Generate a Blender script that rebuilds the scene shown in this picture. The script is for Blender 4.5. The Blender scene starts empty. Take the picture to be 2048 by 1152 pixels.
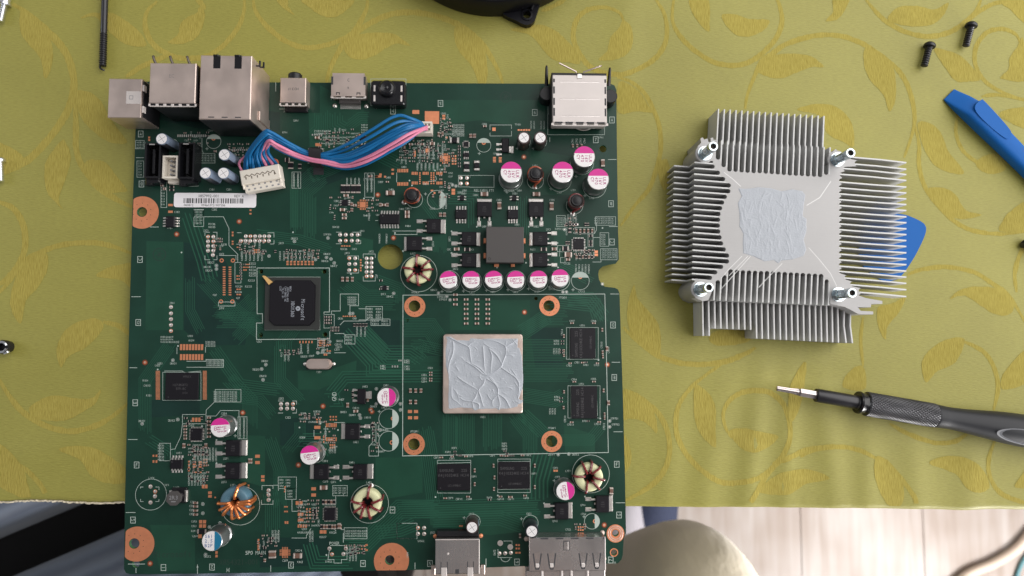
import bpy, math, random
from mathutils import Vector, Matrix
from mathutils.geometry import tessellate_polygon
from bisect import bisect
rad = math.radians
random.seed(7)
S = 0.001                       # all shapes are written in millimetres
scene = bpy.context.scene
COL = scene.collection

# ------------------------------------------------------------------ camera
CAM_H = 323.0                   # lens above the cloth (mm)
FPX = 1400.0                    # focal length in photo pixels (2048 wide)
_d = Vector(((978-1024)/FPX, -(672-576)/FPX, -1.0)).normalized()   # straight down, seen by the camera
_n = -_d
_ex = (Vector((1, 0, 0)) - _n*_n.x).normalized()
_ey = _n.cross(_ex)
ROT = Matrix((_ex, _ey, _n))    # camera axes -> world axes
cam_data = bpy.data.cameras.new('camera')
cam = bpy.data.objects.new('camera', cam_data)
COL.objects.link(cam)
cam.matrix_world = Matrix.Translation((0, 0, CAM_H*S)) @ ROT.to_4x4()
cam_data.sensor_width = 36.0
cam_data.lens = 36.0*FPX/2048
cam_data.clip_start = 0.01
cam_data.clip_end = 20
cam_data.dof.use_dof = True
cam_data.dof.focus_distance = (CAM_H-9)*S
cam_data.dof.aperture_fstop = 10.5
scene.camera = cam

# ------------------------------------------------------------------ light
world = bpy.data.worlds.new('World')
scene.world = world
world.use_nodes = True
wn = world.node_tree
bg = wn.nodes['Background']
bg.inputs[0].default_value = (0.96, 0.965, 1.0, 1)
bg.inputs[1].default_value = 0.25

def area_light(name, loc, target, size_x, size_y, power, col):
    L = bpy.data.lights.new(name, 'AREA')
    L.shape = 'RECTANGLE'; L.size = size_x; L.size_y = size_y
    L.energy = power; L.color = col
    o = bpy.data.objects.new(name, L); COL.objects.link(o)
    o.location = loc
    o.rotation_euler = (Vector(target)-Vector(loc)).to_track_quat('-Z', 'Y').to_euler()
    return o
area_light('window_light', (0.84, 0.36, 0.84), (0.05, 0.0, 0.0), 1.7, 1.5, 24.0, (1.0, 0.975, 0.95))
area_light('far_window_light', (-1.1, 0.25, 0.62), (-0.1, 0, 0), 0.45, 0.5, 2.2, (0.95, 0.97, 1.0))
area_light('low_fill_light', (0.95, -0.66, -0.02), (0.16, -0.24, -0.30), 0.5, 0.5, 22.0, (1.0, 0.975, 0.96))  # added lamp below table level, brightens the floor and the knee
sp_ = bpy.data.lights.new('knee_fill_spot', 'SPOT'); sp_.energy = 42; sp_.spot_size = rad(24); sp_.spot_blend = 0.6; sp_.shadow_soft_size = 0.12; sp_.color = (0.97, 0.97, 1.0)  # added narrow spot that brightens only the right side of the knee
so_ = bpy.data.objects.new('knee_fill_spot', sp_); COL.objects.link(so_); so_.location = (0.80, -0.42, -0.03)
so_.rotation_euler = (Vector((0.20, -0.24, -0.26))-so_.location).to_track_quat('-Z', 'Y').to_euler()
scene.view_settings.view_transform = 'Standard'
scene.view_settings.look = 'None'
scene.view_settings.exposure = 0.0
scene.view_settings.gamma = 1.0
scene.view_settings.use_curve_mapping = False
scene.cycles.use_denoising = True
scene.cycles.max_bounces = 8
scene.cycles.sample_clamp_indirect = 4.0

# ------------------------------------------------------------------ pixel -> place
ZB = 5.0                        # top of the circuit board above the cloth
def P(px, py, z=0.0):
    """the point at height z (mm) seen at photo pixel (px, py)"""
    r = ROT @ Vector(((px-1024)/FPX, -(py-576)/FPX, -1.0))
    t = (z-CAM_H)/r.z
    return Vector((r.x*t, r.y*t, z))
def B(px, py, h=0.0):
    return P(px, py, ZB+h)
def mmpp(h):                    # millimetres per pixel at height h above the board
    return (CAM_H-ZB-h)/FPX*1.0

# ------------------------------------------------------------------ materials
def mat(name, col, rough=0.5, metal=0.0, spec=0.5, bump=None, vary=None, coat=0.0, aniso=0.0, sheen=0.0):
    m = bpy.data.materials.new(name); m.use_nodes = True
    nt = m.node_tree; b = nt.nodes['Principled BSDF']
    b.inputs['Base Color'].default_value = (*col, 1)
    b.inputs['Roughness'].default_value = rough
    b.inputs['Metallic'].default_value = metal
    b.inputs['Specular IOR Level'].default_value = spec
    b.inputs['Coat Weight'].default_value = coat
    b.inputs['Anisotropic'].default_value = aniso
    b.inputs['Sheen Weight'].default_value = sheen
    tc = nt.nodes.new('ShaderNodeTexCoord')
    if vary:                    # (scale, amount) soft uneven colour
        no = nt.nodes.new('ShaderNodeTexNoise'); no.inputs['Scale'].default_value = vary[0]
        no.inputs['Detail'].default_value = 5
        nt.links.new(tc.outputs['Object'], no.inputs['Vector'])
        mr = nt.nodes.new('ShaderNodeMapRange')
        mr.inputs['From Min'].default_value = 0.3; mr.inputs['From Max'].default_value = 0.7
        mr.inputs['To Min'].default_value = 1-vary[1]; mr.inputs['To Max'].default_value = 1+vary[1]
        nt.links.new(no.outputs['Fac'], mr.inputs['Value'])
        mx = nt.nodes.new('ShaderNodeVectorMath'); mx.operation = 'SCALE'
        mx.inputs[0].default_value = col
        nt.links.new(mr.outputs['Result'], mx.inputs['Scale'])
        nt.links.new(mx.outputs['Vector'], b.inputs['Base Color'])
        if len(vary) > 2:       # uneven gloss too
            m2 = nt.nodes.new('ShaderNodeMapRange')
            m2.inputs['From Min'].default_value = 0.3; m2.inputs['From Max'].default_value = 0.7
            m2.inputs['To Min'].default_value = max(0.02, rough-vary[2]); m2.inputs['To Max'].default_value = rough+vary[2]
            nt.links.new(no.outputs['Fac'], m2.inputs['Value'])
            nt.links.new(m2.outputs['Result'], b.inputs['Roughness'])
    if bump:                    # (scale, strength, distance)
        n2 = nt.nodes.new('ShaderNodeTexNoise'); n2.inputs['Scale'].default_value = bump[0]
        n2.inputs['Detail'].default_value = 4
        mp = nt.nodes.new('ShaderNodeMapping')
        if len(bump) > 3: mp.inputs['Scale'].default_value = bump[3]
        nt.links.new(tc.outputs['Object'], mp.inputs['Vector'])
        nt.links.new(mp.outputs['Vector'], n2.inputs['Vector'])
        bp = nt.nodes.new('ShaderNodeBump'); bp.inputs['Strength'].default_value = bump[1]
        bp.inputs['Distance'].default_value = bump[2]
        nt.links.new(n2.outputs['Fac'], bp.inputs['Height'])
        nt.links.new(bp.outputs['Normal'], b.inputs['Normal'])
    return m

M = {}
M['mask'] = mat('solder mask', (0.0102, 0.042, 0.028), 0.33, spec=0.28, vary=(60, 0.18), bump=(900, 0.12, 0.0001))
M['mask_pour'] = mat('solder mask over copper', (0.0140, 0.060, 0.037), 0.33, spec=0.28, vary=(80, 0.12))
M['mask_dark'] = mat('solder mask over bare board', (0.0085, 0.031, 0.025), 0.33, spec=0.28, vary=(80, 0.15))
M['trace'] = mat('solder mask over trace', (0.020, 0.086, 0.053), 0.3, spec=0.3)
M['edge'] = mat('board edge', (0.05, 0.16, 0.07), 0.7)
M['silk'] = mat('silkscreen ink', (0.43, 0.50, 0.455), 0.6, spec=0.2)
M['copper'] = mat('bare copper', (0.76, 0.29, 0.15), 0.42, metal=0.6, vary=(500, 0.06))
M['solder'] = mat('solder', (0.78, 0.74, 0.70), 0.30, metal=0.9, bump=(1500, 0.3, 0.0002))
M['solder_dull'] = mat('dull solder', (0.62, 0.50, 0.44), 0.5, metal=0.6)
M['hole'] = mat('plated hole', (0.030, 0.018, 0.010), 0.6)
M['black'] = mat('black epoxy', (0.010, 0.009, 0.012), 0.42, spec=0.25, bump=(4000, 0.15, 0.0001))
M['black_soft'] = mat('black plastic', (0.011, 0.011, 0.013), 0.40, spec=0.4, bump=(2500, 0.1, 0.0001))
M['black_gloss'] = mat('glossy black plastic', (0.008, 0.008, 0.010), 0.25, spec=0.5)
M['ferrite'] = mat('grey ferrite', (0.078, 0.072, 0.070), 0.55, spec=0.3, bump=(1500, 0.12, 0.0001, (0.2, 3, 1)))
M['brown'] = mat('ceramic brown', (0.16, 0.085, 0.06), 0.5)
M['tin'] = mat('tinned steel', (0.66, 0.545, 0.49), 0.42, metal=0.85, vary=(90, 0.05, 0.08), bump=(150, 0.10, 0.0005))
M['tin_bright'] = mat('bright tinned steel', (0.64, 0.585, 0.56), 0.55, metal=0.25, vary=(90, 0.05, 0.06), bump=(120, 0.10, 0.0005))
M['tin_dark'] = mat('brushed steel shell', (0.60, 0.565, 0.55), 0.27, metal=0.95, vary=(60, 0.06, 0.06), bump=(300, 0.10, 0.0003, (4, 0.3, 1)))
M['can'] = mat('aluminium can', (0.40, 0.41, 0.41), 0.30, metal=0.9)
M['term'] = mat('tinned chip end', (0.50, 0.43, 0.39), 0.45, metal=0.5)
M['can_top'] = mat('can top lacquer', (0.80, 0.775, 0.775), 0.5, metal=0.1, spec=0.4)
M['magenta'] = mat('magenta ink', (0.62, 0.022, 0.27), 0.5)
M['magenta_text'] = mat('magenta lettering', (0.36, 0.02, 0.15), 0.6)
M['blue_ink'] = mat('blue ink', (0.008, 0.16, 0.29), 0.5)
M['blue_text'] = mat('blue lettering', (0.10, 0.16, 0.34), 0.6)
M['sleeve_grey'] = mat('grey blue sleeve', (0.15, 0.19, 0.26), 0.28, spec=0.6)
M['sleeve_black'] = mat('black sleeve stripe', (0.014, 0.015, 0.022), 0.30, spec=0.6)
M['sleeve_brown'] = mat('brown sleeve', (0.045, 0.026, 0.026), 0.28, spec=0.6)
M['cream'] = mat('cream toroid coating', (0.66, 0.66, 0.40), 0.5, vary=(300, 0.05))
M['toroid_blue'] = mat('blue toroid coating', (0.075, 0.16, 0.215), 0.5)
M['wire_red'] = mat('dark red enamel wire', (0.17, 0.022, 0.024), 0.25, spec=0.6, coat=0.4)
M['wire_copper'] = mat('copper enamel wire', (0.66, 0.22, 0.07), 0.28, metal=0.7, coat=0.3)
M['wire_orange'] = mat('orange enamel wire', (0.42, 0.085, 0.035), 0.28, spec=0.6, coat=0.3)
M['blue_wire'] = mat('blue insulation', (0.005, 0.120, 0.305), 0.42, spec=0.35)
M['pink_wire'] = mat('pink insulation', (0.60, 0.20, 0.31), 0.45, spec=0.35)
M['ivory'] = mat('ivory nylon', (0.72, 0.665, 0.58), 0.45, spec=0.4)
M['ivory_dark'] = mat('dim slot', (0.16, 0.13, 0.10), 0.7)
M['paper'] = mat('white label paper', (0.80, 0.78, 0.80), 0.6, spec=0.2, vary=(120, 0.02))
M['ink'] = mat('black print', (0.04, 0.04, 0.045), 0.7)
M['ink_grey'] = mat('grey print', (0.25, 0.25, 0.26), 0.7)
M['chip_print'] = mat('laser print', (0.30, 0.32, 0.36), 0.7)
M['chip_faint'] = mat('faint laser print', (0.060, 0.058, 0.062), 0.6)
M['substrate'] = mat('brown substrate', (0.028, 0.030, 0.028), 0.45)
M['ihs'] = mat('nickel copper lid', (0.72, 0.58, 0.51), 0.38, metal=0.8, vary=(200, 0.06, 0.08))
M['paste'] = mat('thermal paste', (0.41, 0.435, 0.475), 0.38, spec=0.45, vary=(300, 0.03), bump=(1400, 0.35, 0.0003))
M['gold'] = mat('gold marker', (0.62, 0.38, 0.14), 0.5)
M['alu'] = mat('extruded aluminium', (0.385, 0.378, 0.376), 0.52, metal=0.35, vary=(45, 0.09, 0.10), bump=(500, 0.10, 0.0003, (0.25, 4, 1)))
M['alu_fin'] = mat('aluminium fin', (0.56, 0.56, 0.555), 0.5, metal=0.2)
M['zinc'] = mat('zinc plated steel', (0.60, 0.68, 0.72), 0.22, metal=0.95, vary=(400, 0.15, 0.05))
M['steel'] = mat('bit steel', (0.56, 0.50, 0.49), 0.30, metal=0.95)
M['black_metal'] = mat('black oxide', (0.020, 0.019, 0.023), 0.33, spec=0.6, metal=0.2)
M['handle'] = mat('dark grey handle', (0.020, 0.021, 0.025), 0.42, spec=0.3)
M['handle_inset'] = mat('slate inset', (0.075, 0.080, 0.095), 0.5)
M['blue_plastic'] = mat('blue tool plastic', (0.006, 0.115, 0.42), 0.55, spec=0.22, bump=(900, 0.08, 0.0002))
M['fan_black'] = mat('fan black', (0.006, 0.006, 0.009), 0.42, spec=0.22)
M['screw_silver'] = mat('silver screw', (0.75, 0.77, 0.80), 0.25, metal=0.95)

# ------------------------------------------------------------------ mesh builder (mm)
class MB:
    def __init__(s): s.v = []; s.f = []; s.m = []
    def add(s, vs, fs, mi=0):
        k = len(s.v)
        s.v.extend(vs); s.f.extend([tuple(i+k for i in f) for f in fs]); s.m.extend([mi]*len(fs))
        return s
    def box(s, cx, cy, z0, w, d, h, rot=0, bev=0.0, mi=0):
        c, n = math.cos(rot), math.sin(rot)
        def q(x, y, z): return (cx+x*c-y*n, cy+x*n+y*c, z)
        a, b = w/2, d/2
        if bev <= 0:
            L = [[(-a, -b), (a, -b), (a, b), (-a, b)]]*2; Z = [z0, z0+h]
        else:
            e = bev
            L = [[(-a, -b), (a, -b), (a, b), (-a, b)], [(-a, -b), (a, -b), (a, b), (-a, b)],
                 [(-a+e, -b+e), (a-e, -b+e), (a-e, b-e), (-a+e, b-e)]]
            Z = [z0, z0+h-e, z0+h]
        vs = [q(x, y, z) for r, z in zip(L, Z) for x, y in r]
        fs = [(3, 2, 1, 0)]
        for k in range(len(Z)-1):
            for i in range(4):
                j = (i+1) % 4
                fs.append((k*4+i, k*4+j, k*4+4+j, k*4+4+i))
        t = (len(Z)-1)*4
        fs.append((t, t+1, t+2, t+3))
        return s.add(vs, fs, mi)
    def lathe(s, prof, n=24, cx=0, cy=0, mi=0, tilt=(0, 0), mats=None, caps=True):
        """prof: (r, z) from bottom to top; tilt shifts x, y per mm of height"""
        vs = []; fs = []; k0 = len(s.v); ms = []
        for r, z in prof:
            for i in range(n):
                a = 2*math.pi*i/n
                vs.append((cx+r*math.cos(a)+tilt[0]*z, cy+r*math.sin(a)+tilt[1]*z, z))
        for k in range(len(prof)-1):
            for i in range(n):
                j = (i+1) % n
                fs.append((k*n+i, k*n+j, k*n+n+j, k*n+n+i)); ms.append(mats[k] if mats else mi)
        if caps and prof[0][0] > 1e-4: fs.append(tuple(reversed(range(n)))); ms.append(mats[0] if mats else mi)
        t = (len(prof)-1)*n
        if caps and prof[-1][0] > 1e-4: fs.append(tuple(range(t, t+n))); ms.append(mats[-1] if mats else mi)
        s.add(vs, fs, mi); s.m[-len(fs):] = ms
        return s
    def tube(s, path, r, n=8, mi=0, closed=False, caps=True):
        pts = [Vector(p) for p in path]; rr = r if isinstance(r, (list, tuple)) else [r]*len(pts)
        vs = []; fs = []; up = None; N = len(pts)
        for i, p in enumerate(pts):
            a = pts[(i-1) % N] if closed else pts[max(0, i-1)]
            b = pts[(i+1) % N] if closed else pts[min(N-1, i+1)]
            t = (b-a).normalized() if (b-a).length > 1e-9 else Vector((0, 0, 1))
            if up is None:
                up = Vector((0, 0, 1)) if abs(t.z) < 0.9 else Vector((1, 0, 0))
            u = (up-t*up.dot(t))
            if u.length < 1e-6: u = t.orthogonal()
            u.normalize(); w = t.cross(u); up = u
            for k in range(n):
                an = 2*math.pi*k/n
                vs.append(tuple(p+(u*math.cos(an)+w*math.sin(an))*rr[i]))
        for i in range(N if closed else N-1):
            i2 = (i+1) % N
            for k in range(n):
                k2 = (k+1) % n
                fs.append((i*n+k, i*n+k2, i2*n+k2, i2*n+k))
        if caps and not closed:
            fs.append(tuple(reversed(range(n)))); fs.append(tuple(range((N-1)*n, N*n)))
        return s.add(vs, fs, mi)
    def prism(s, loops, z0, z1, mi=0, side_mi=None):
        """loops: outer ring then holes, (x, y) lists"""
        L = [[Vector((x, y, 0)) for x, y in l] for l in loops]
        flat = [p for l in L for p in l]
        tris = tessellate_polygon(L)
        k = len(flat)
        def up(t):
            a, b, c = (flat[i] for i in t)
            return ((b-a).cross(c-a)).z > 0
        T = [t if up(t) else (t[0], t[2], t[1]) for t in tris]
        s.add([(p.x, p.y, z1) for p in flat], T, mi)
        if z0 is None: return s
        s.add([(p.x, p.y, z0) for p in flat], [(t[0], t[2], t[1]) for t in T], mi)
        for li, l in enumerate(L):
            n = len(l)
            ar = sum(l[i].x*l[(i+1) % n].y-l[(i+1) % n].x*l[i].y for i in range(n))
            fw = (ar > 0) == (li == 0)
            vs = [(p.x, p.y, z0) for p in l]+[(p.x, p.y, z1) for p in l]
            fs = [((i, (i+1) % n, n+(i+1) % n, n+i) if fw else ((i+1) % n, i, n+i, n+(i+1) % n)) for i in range(n)]
            s.add(vs, fs, mi if side_mi is None else side_mi)
        return s
    def sheet(s, loops, z, mi=0): return s.prism(loops, None, z, mi)
    def line(s, pts, w, z, mi=0, closed=False):
        """flat mitred strip through pts"""
        p = [Vector((q[0], q[1])) for q in pts]; n = len(p)
        if n < 2: return s
        L = []; R = []
        for i in range(n):
            a = p[(i-1) % n] if (closed or i > 0) else None
            b = p[(i+1) % n] if (closed or i < n-1) else None
            d1 = (p[i]-a).normalized() if a is not None and (p[i]-a).length > 1e-9 else None
            d2 = (b-p[i]).normalized() if b is not None and (b-p[i]).length > 1e-9 else None
            d1 = d1 or d2; d2 = d2 or d1
            if d1 is None: d1 = d2 = Vector((1, 0))
            t = (d1+d2)
            t = t.normalized() if t.length > 1e-6 else d1
            nr = Vector((-t.y, t.x)); c = max(0.4, nr.dot(Vector((-d1.y, d1.x))))
            o = nr*(w/2/c)
            L.append(p[i]+o); R.append(p[i]-o)
        zz = z if isinstance(z, (list, tuple)) else [z]*n
        vs = [(q.x, q.y, zz[i]) for i, q in enumerate(L)]+[(q.x, q.y, zz[i]) for i, q in enumerate(R)]
        fs = []
        for i in range(n if closed else n-1):
            j = (i+1) % n
            fs.append((n+i, n+j, j, i))
        return s.add(vs, fs, mi)
    def disc(s, cx, cy, r, z, n=20, mi=0, hole=0.0, a0=0, a1=2*math.pi):
        if hole > 0:
            vs = []; fs = []
            for i in range(n):
                a = 2*math.pi*i/n
                vs += [(cx+r*math.cos(a), cy+r*math.sin(a), z), (cx+hole*math.cos(a), cy+hole*math.sin(a), z)]
            for i in range(n):
                j = (i+1) % n
                fs.append((2*i, 2*j, 2*j+1, 2*i+1))
            return s.add(vs, fs, mi)
        vs = [(cx+r*math.cos(a0+(a1-a0)*i/(n-1 if a1-a0 < 6.2 else n)), cy+r*math.sin(a0+(a1-a0)*i/(n-1 if a1-a0 < 6.2 else n)), z) for i in range(n)]
        return s.add(vs, [tuple(range(n))], mi)
    def text(s, txt, x, y, z, size, rot=0, mi=0, mono=0.68, mirror=False, center=True):
        """size = capital height in mm, centred on x, y"""
        c, n = math.cos(rot), math.sin(rot)
        w = len(txt)*mono*size
        for i, ch in enumerate(txt):
            g = GLYPH.get(ch)
            if not g: continue
            gv, gf, gw = g
            fit = min(1.0, mono*0.92/max(gw, 1e-6))
            ox = (-w/2 if center else 0)+(i+0.5)*mono*size-gw*fit*size/2
            vs = []
            for (gx, gy) in gv:
                lx, ly = ox+gx*fit*size, (gy-0.5)*size
                vs.append((x+lx*c-ly*n, y+lx*n+ly*c, z))
            s.add(vs, gf, mi)
        return s
    def mesh(s, name, mats, smooth=True, angle=38):
        me = bpy.data.meshes.new(name)
        me.from_pydata([(x*S, y*S, z*S) for x, y, z in s.v], [], s.f)
        for m in (mats if isinstance(mats, (list, tuple)) else [mats]): me.materials.append(m)
        if len(set(s.m)) > 1 or (s.m and s.m[0]):
            me.polygons.foreach_set('material_index', s.m)
        if smooth:
            me.polygons.foreach_set('use_smooth', [True]*len(me.polygons))
            me.set_sharp_from_angle(angle=rad(angle))
        me.update()
        return me

# glyph outlines from the built-in font, scaled to capital height 1
GLYPH = {}
def load_glyphs(chars):
    tmp = {}
    for ch in chars:
        cu = bpy.data.curves.new('glyph', 'FONT'); cu.body = ch; cu.resolution_u = 2; cu.size = 1.0
        ob = bpy.data.objects.new('glyph', cu); COL.objects.link(ob); tmp[ch] = ob
    dg = bpy.context.evaluated_depsgraph_get()
    for ch, ob in tmp.items():
        me = bpy.data.meshes.new_from_object(ob.evaluated_get(dg))
        xs = [v.co.x for v in me.vertices] or [0]
        x0 = min(xs); k = 1/0.69
        GLYPH[ch] = ([((v.co.x-x0)*k, v.co.y*k) for v in me.vertices], [tuple(p.vertices) for p in me.polygons], (max(xs)-x0)*k)
        bpy.data.meshes.remove(me)
    for ob in tmp.values():
        cu = ob.data; bpy.data.objects.remove(ob); bpy.data.curves.remove(cu)
load_glyphs('ABCDEFGHIJKLMNOPQRSTUVWXYZ0123456789+-.icrosftmx')

# ------------------------------------------------------------------ objects
WM = {}
def link(name, data, loc, rotz=0.0, parent=None, rot=None, scale=None):
    """loc in world mm"""
    o = bpy.data.objects.new(name, data); COL.objects.link(o)
    m = Matrix.Translation(Vector(loc)*S) @ (rot.to_4x4() if rot is not None else Matrix.Rotation(rotz, 4, 'Z'))
    if scale: m = m @ Matrix.Diagonal((*scale, 1))
    o.matrix_basis = m
    if parent is not None:
        o.parent = parent; o.matrix_parent_inverse = WM[parent.name].inverted()
    WM[o.name] = m
    return o
def thing(name, label, cat, loc=(0, 0, 0), group=None, data=None, rotz=0.0, rot=None, kind=None):
    o = link(name, data, loc, rotz, rot=rot)
    o['label'] = label; o['category'] = cat
    if group: o['group'] = group
    if kind: o['kind'] = kind
    return o
def part(name, mb, mats, parent, loc=(0, 0, 0), rotz=0.0, rot=None, kind=None, label=None, smooth=True, angle=38, scale=None):
    me = mb if isinstance(mb, bpy.types.Mesh) else mb.mesh(name, mats, smooth, angle)
    o = link(name, me, loc, rotz, parent, rot, scale)
    if kind: o['kind'] = kind
    if label: o['label'] = label
    return o
def spline(pts, n=8, closed=False):
    """Catmull-Rom through pts (any dimension)"""
    P_ = [Vector(p) for p in pts]; N = len(P_); out = []
    for i in range(N if closed else N-1):
        p0 = P_[(i-1) % N] if closed else P_[max(0, i-1)]
        p1 = P_[i]; p2 = P_[(i+1) % N]
        p3 = P_[(i+2) % N] if closed else P_[min(N-1, i+2)]
        for k in range(n):
            t = k/n
            out.append(0.5*((2*p1)+(p2-p0)*t+(2*p0-5*p1+4*p2-p3)*t*t+(3*p1-p0-3*p2+p3)*t**3))
    if not closed: out.append(P_[-1])
    return out
def XY(v): return (v[0], v[1])
# ================================================================== floor
def floor_material():
    m = bpy.data.materials.new('pale wood laminate'); m.use_nodes = True
    nt = m.node_tree; b = nt.nodes['Principled BSDF']; N = nt.nodes.new; L = nt.links.new
    tc = N('ShaderNodeTexCoord'); mp = N('ShaderNodeMapping'); mp.inputs['Scale'].default_value = (55, 4, 1)
    L(tc.outputs['Object'], mp.inputs['Vector'])
    no = N('ShaderNodeTexNoise'); no.inputs['Scale'].default_value = 1.0; no.inputs['Detail'].default_value = 6
    no.inputs['Distortion'].default_value = 0.6
    L(mp.outputs['Vector'], no.inputs['Vector'])
    n2 = N('ShaderNodeTexNoise'); n2.inputs['Scale'].default_value = 9; L(tc.outputs['Object'], n2.inputs['Vector'])
    ad = N('ShaderNodeMath'); ad.operation = 'ADD'
    L(no.outputs['Fac'], ad.inputs[0]); L(n2.outputs['Fac'], ad.inputs[1])
    cr = N('ShaderNodeValToRGB'); e = cr.color_ramp.elements
    e[0].position = 0.38; e[0].color = (0.22, 0.165, 0.13, 1); e[1].position = 0.62; e[1].color = (0.34, 0.30, 0.275, 1)
    dv = N('ShaderNodeMath'); dv.operation = 'MULTIPLY'; dv.inputs[1].default_value = 0.5
    L(ad.outputs[0], dv.inputs[0]); L(dv.outputs[0], cr.inputs['Fac']); L(cr.outputs['Color'], b.inputs['Base Color'])
    b.inputs['Roughness'].default_value = 0.45
    return m
FZ = -750.0
fl = link('floor', None, (0, 0, FZ)); bpy.data.objects.remove(fl)
mb = MB()
for i in range(-8, 9):          # laminate boards running towards the window wall, hairline joints between them
    x = i*190.0
    mb.box(x, -100, -8, 189.2, 3000, 8, bev=0.4)
fo = link('floor', mb.mesh('floor', floor_material()), (0, 0, FZ)); fo['kind'] = 'structure'
mb = MB(); mb.box(0, -100, -14, 3400, 3100, 4)
so = link('subfloor', mb.mesh('subfloor', mat('subfloor', (0.3, 0.22, 0.16), 0.8)), (0, 0, FZ)); so['kind'] = 'structure'

# ================================================================== tablecloth
def cloth_material(name, ca, cb, sx, sy, rough, spec, sheen, strength):
    m = bpy.data.materials.new(name); m.use_nodes = True
    nt = m.node_tree; b = nt.nodes['Principled BSDF']; N = nt.nodes.new; L = nt.links.new
    tc = N('ShaderNodeTexCoord'); mp = N('ShaderNodeMapping'); mp.inputs['Scale'].default_value = (sx, sy, 300)
    L(tc.outputs['Object'], mp.inputs['Vector'])
    no = N('ShaderNodeTexNoise'); no.inputs['Scale'].default_value = 1.0; no.inputs['Detail'].default_value = 3
    L(mp.outputs['Vector'], no.inputs['Vector'])
    cr = N('ShaderNodeValToRGB'); e = cr.color_ramp.elements
    e[0].position = 0.30; e[0].color = (*ca, 1); e[1].position = 0.62; e[1].color = (*cb, 1)
    L(no.outputs['Fac'], cr.inputs['Fac'])
    n2 = N('ShaderNodeTexNoise'); n2.inputs['Scale'].default_value = 28; n2.inputs['Detail'].default_value = 3
    L(tc.outputs['Object'], n2.inputs['Vector'])
    mr = N('ShaderNodeMapRange'); mr.inputs['From Min'].default_value = 0.3; mr.inputs['From Max'].default_value = 0.7
    mr.inputs['To Min'].default_value = 0.95; mr.inputs['To Max'].default_value = 1.05
    L(n2.outputs['Fac'], mr.inputs['Value'])
    mx = N('ShaderNodeVectorMath'); mx.operation = 'SCALE'
    L(cr.outputs['Color'], mx.inputs[0]); L(mr.outputs['Result'], mx.inputs['Scale'])
    L(mx.outputs['Vector'], b.inputs['Base Color'])
    bp = N('ShaderNodeBump'); bp.inputs['Strength'].default_value = strength; bp.inputs['Distance'].default_value = 0.0004
    L(no.outputs['Fac'], bp.inputs['Height']); L(bp.outputs['Normal'], b.inputs['Normal'])
    b.inputs['Roughness'].default_value = rough; b.inputs['Specular IOR Level'].default_value = spec
    b.inputs['Sheen Weight'].default_value = sheen; b.inputs['Sheen Roughness'].default_value = 0.5
    return m
CLOTH = cloth_material('olive satin weave', (0.284, 0.260, 0.055), (0.330, 0.304, 0.067), 420, 2600, 0.5, 0.42, 0.0, 0.3)
MOTIF = cloth_material('ochre ribbed weave', (0.325, 0.264, 0.056), (0.415, 0.345, 0.084), 2600, 300, 0.8, 0.1, 0.0, 0.45)

FOLDS = [  # px, py, half width mm, half length mm, direction deg, height mm : soft folds and ripples
    (1505, 900, 5, 40, 82, 1.1), (1575, 905, 4, 34, 86, 0.9), (1660, 900, 6, 38, 95, 1.0), (1735, 960, 5, 24, 88, 0.8),
    (1420, 930, 7, 36, 78, 0.9), (1340, 930, 6, 30, 84, 0.7), (1830, 950, 6, 22, 92, 0.7), (1940, 960, 7, 24, 84, 0.8),
    (960, 90, 9, 26, 70, 0.6), (1250, 90, 8, 40, 84, 0.7), (1290, 500, 9, 60, 88, 0.4), (110, 700, 10, 46, 4, 0.6), (90, 905, 9, 40, 20, 0.6), (1560, 740, 8, 40, 12, 0.8), (640, 120, 9, 40, 5, 0.5)]
_F = []
for px, py, hw, hl, dg_, hh in FOLDS:
    p = P(px, py); a = rad(dg_); _F.append((p.x, p.y, math.cos(a), math.sin(a), hw, hl, hh))
def cz(x, y):
    z = 0.0
    for fx, fy, c, n, hw, hl, hh in _F:
        dx, dy = x-fx, y-fy
        u, v = dx*c+dy*n, -dx*n+dy*c
        q = (v/hw)**2+(u/hl)**2
        if q < 6: z += hh*math.exp(-q)
    return z
EDGE_PX = [(-260, 1006), (-60, 1006), (0, 1005), (60, 1002), (110, 1003), (150, 1006), (190, 1007), (245, 1006), (400, 1009), (800, 1012), (1250, 1015), (1450, 1016), (1700, 1018), (1850, 1020), (1930, 1022), (1990, 1020), (2048, 1021), (2400, 1024)]
_EX = [P(*e).x for e in EDGE_PX]; _EY = [P(*e).y for e in EDGE_PX]
def edge_y(x):
    i = min(max(bisect(_EX, x)-1, 0), len(_EX)-2)
    t = (x-_EX[i])/(_EX[i+1]-_EX[i]); t = t*t*(3-2*t) if 0 <= t <= 1 else t
    return _EY[i]+(_EY[i+1]-_EY[i])*t
nx, ny = 330, 170
xs = [-420+840*i/nx for i in range(nx+1)]
vs = []; fs = []
R_ED = 2.6
for i, x in enumerate(xs):
    ey = edge_y(x)
    for j in range(ny+1):
        y = 330+(ey+R_ED-330)*j/ny
        vs.append((x, y, cz(x, y)))
    z0 = cz(x, ey+R_ED)
    wob = 1.4*math.sin(x*0.045)+0.8*math.sin(x*0.11+1)
    for k in range(1, 7):
        a = math.pi/2*k/6
        vs.append((x, ey+R_ED-R_ED*math.sin(a), z0-R_ED*(1-math.cos(a))))
    for k in range(1, 9):
        vs.append((x, ey+0.9*k+wob*k*0.25, z0-R_ED-14*k))
rowlen = ny+1+6+8
for i in range(nx):
    for j in range(rowlen-1):
        a = i*rowlen+j
        fs.append((a, a+1, a+rowlen+1, a+rowlen))
mb = MB().add(vs, fs)
cloth = thing('tablecloth', 'olive green damask tablecloth woven with ochre scrolls and leaves', 'tablecloth', data=mb.mesh('tablecloth', CLOTH, angle=80))
sm = cloth.modifiers.new('cloth thickness', 'SOLIDIFY'); sm.thickness = 0.0005; sm.offset = -1

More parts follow.
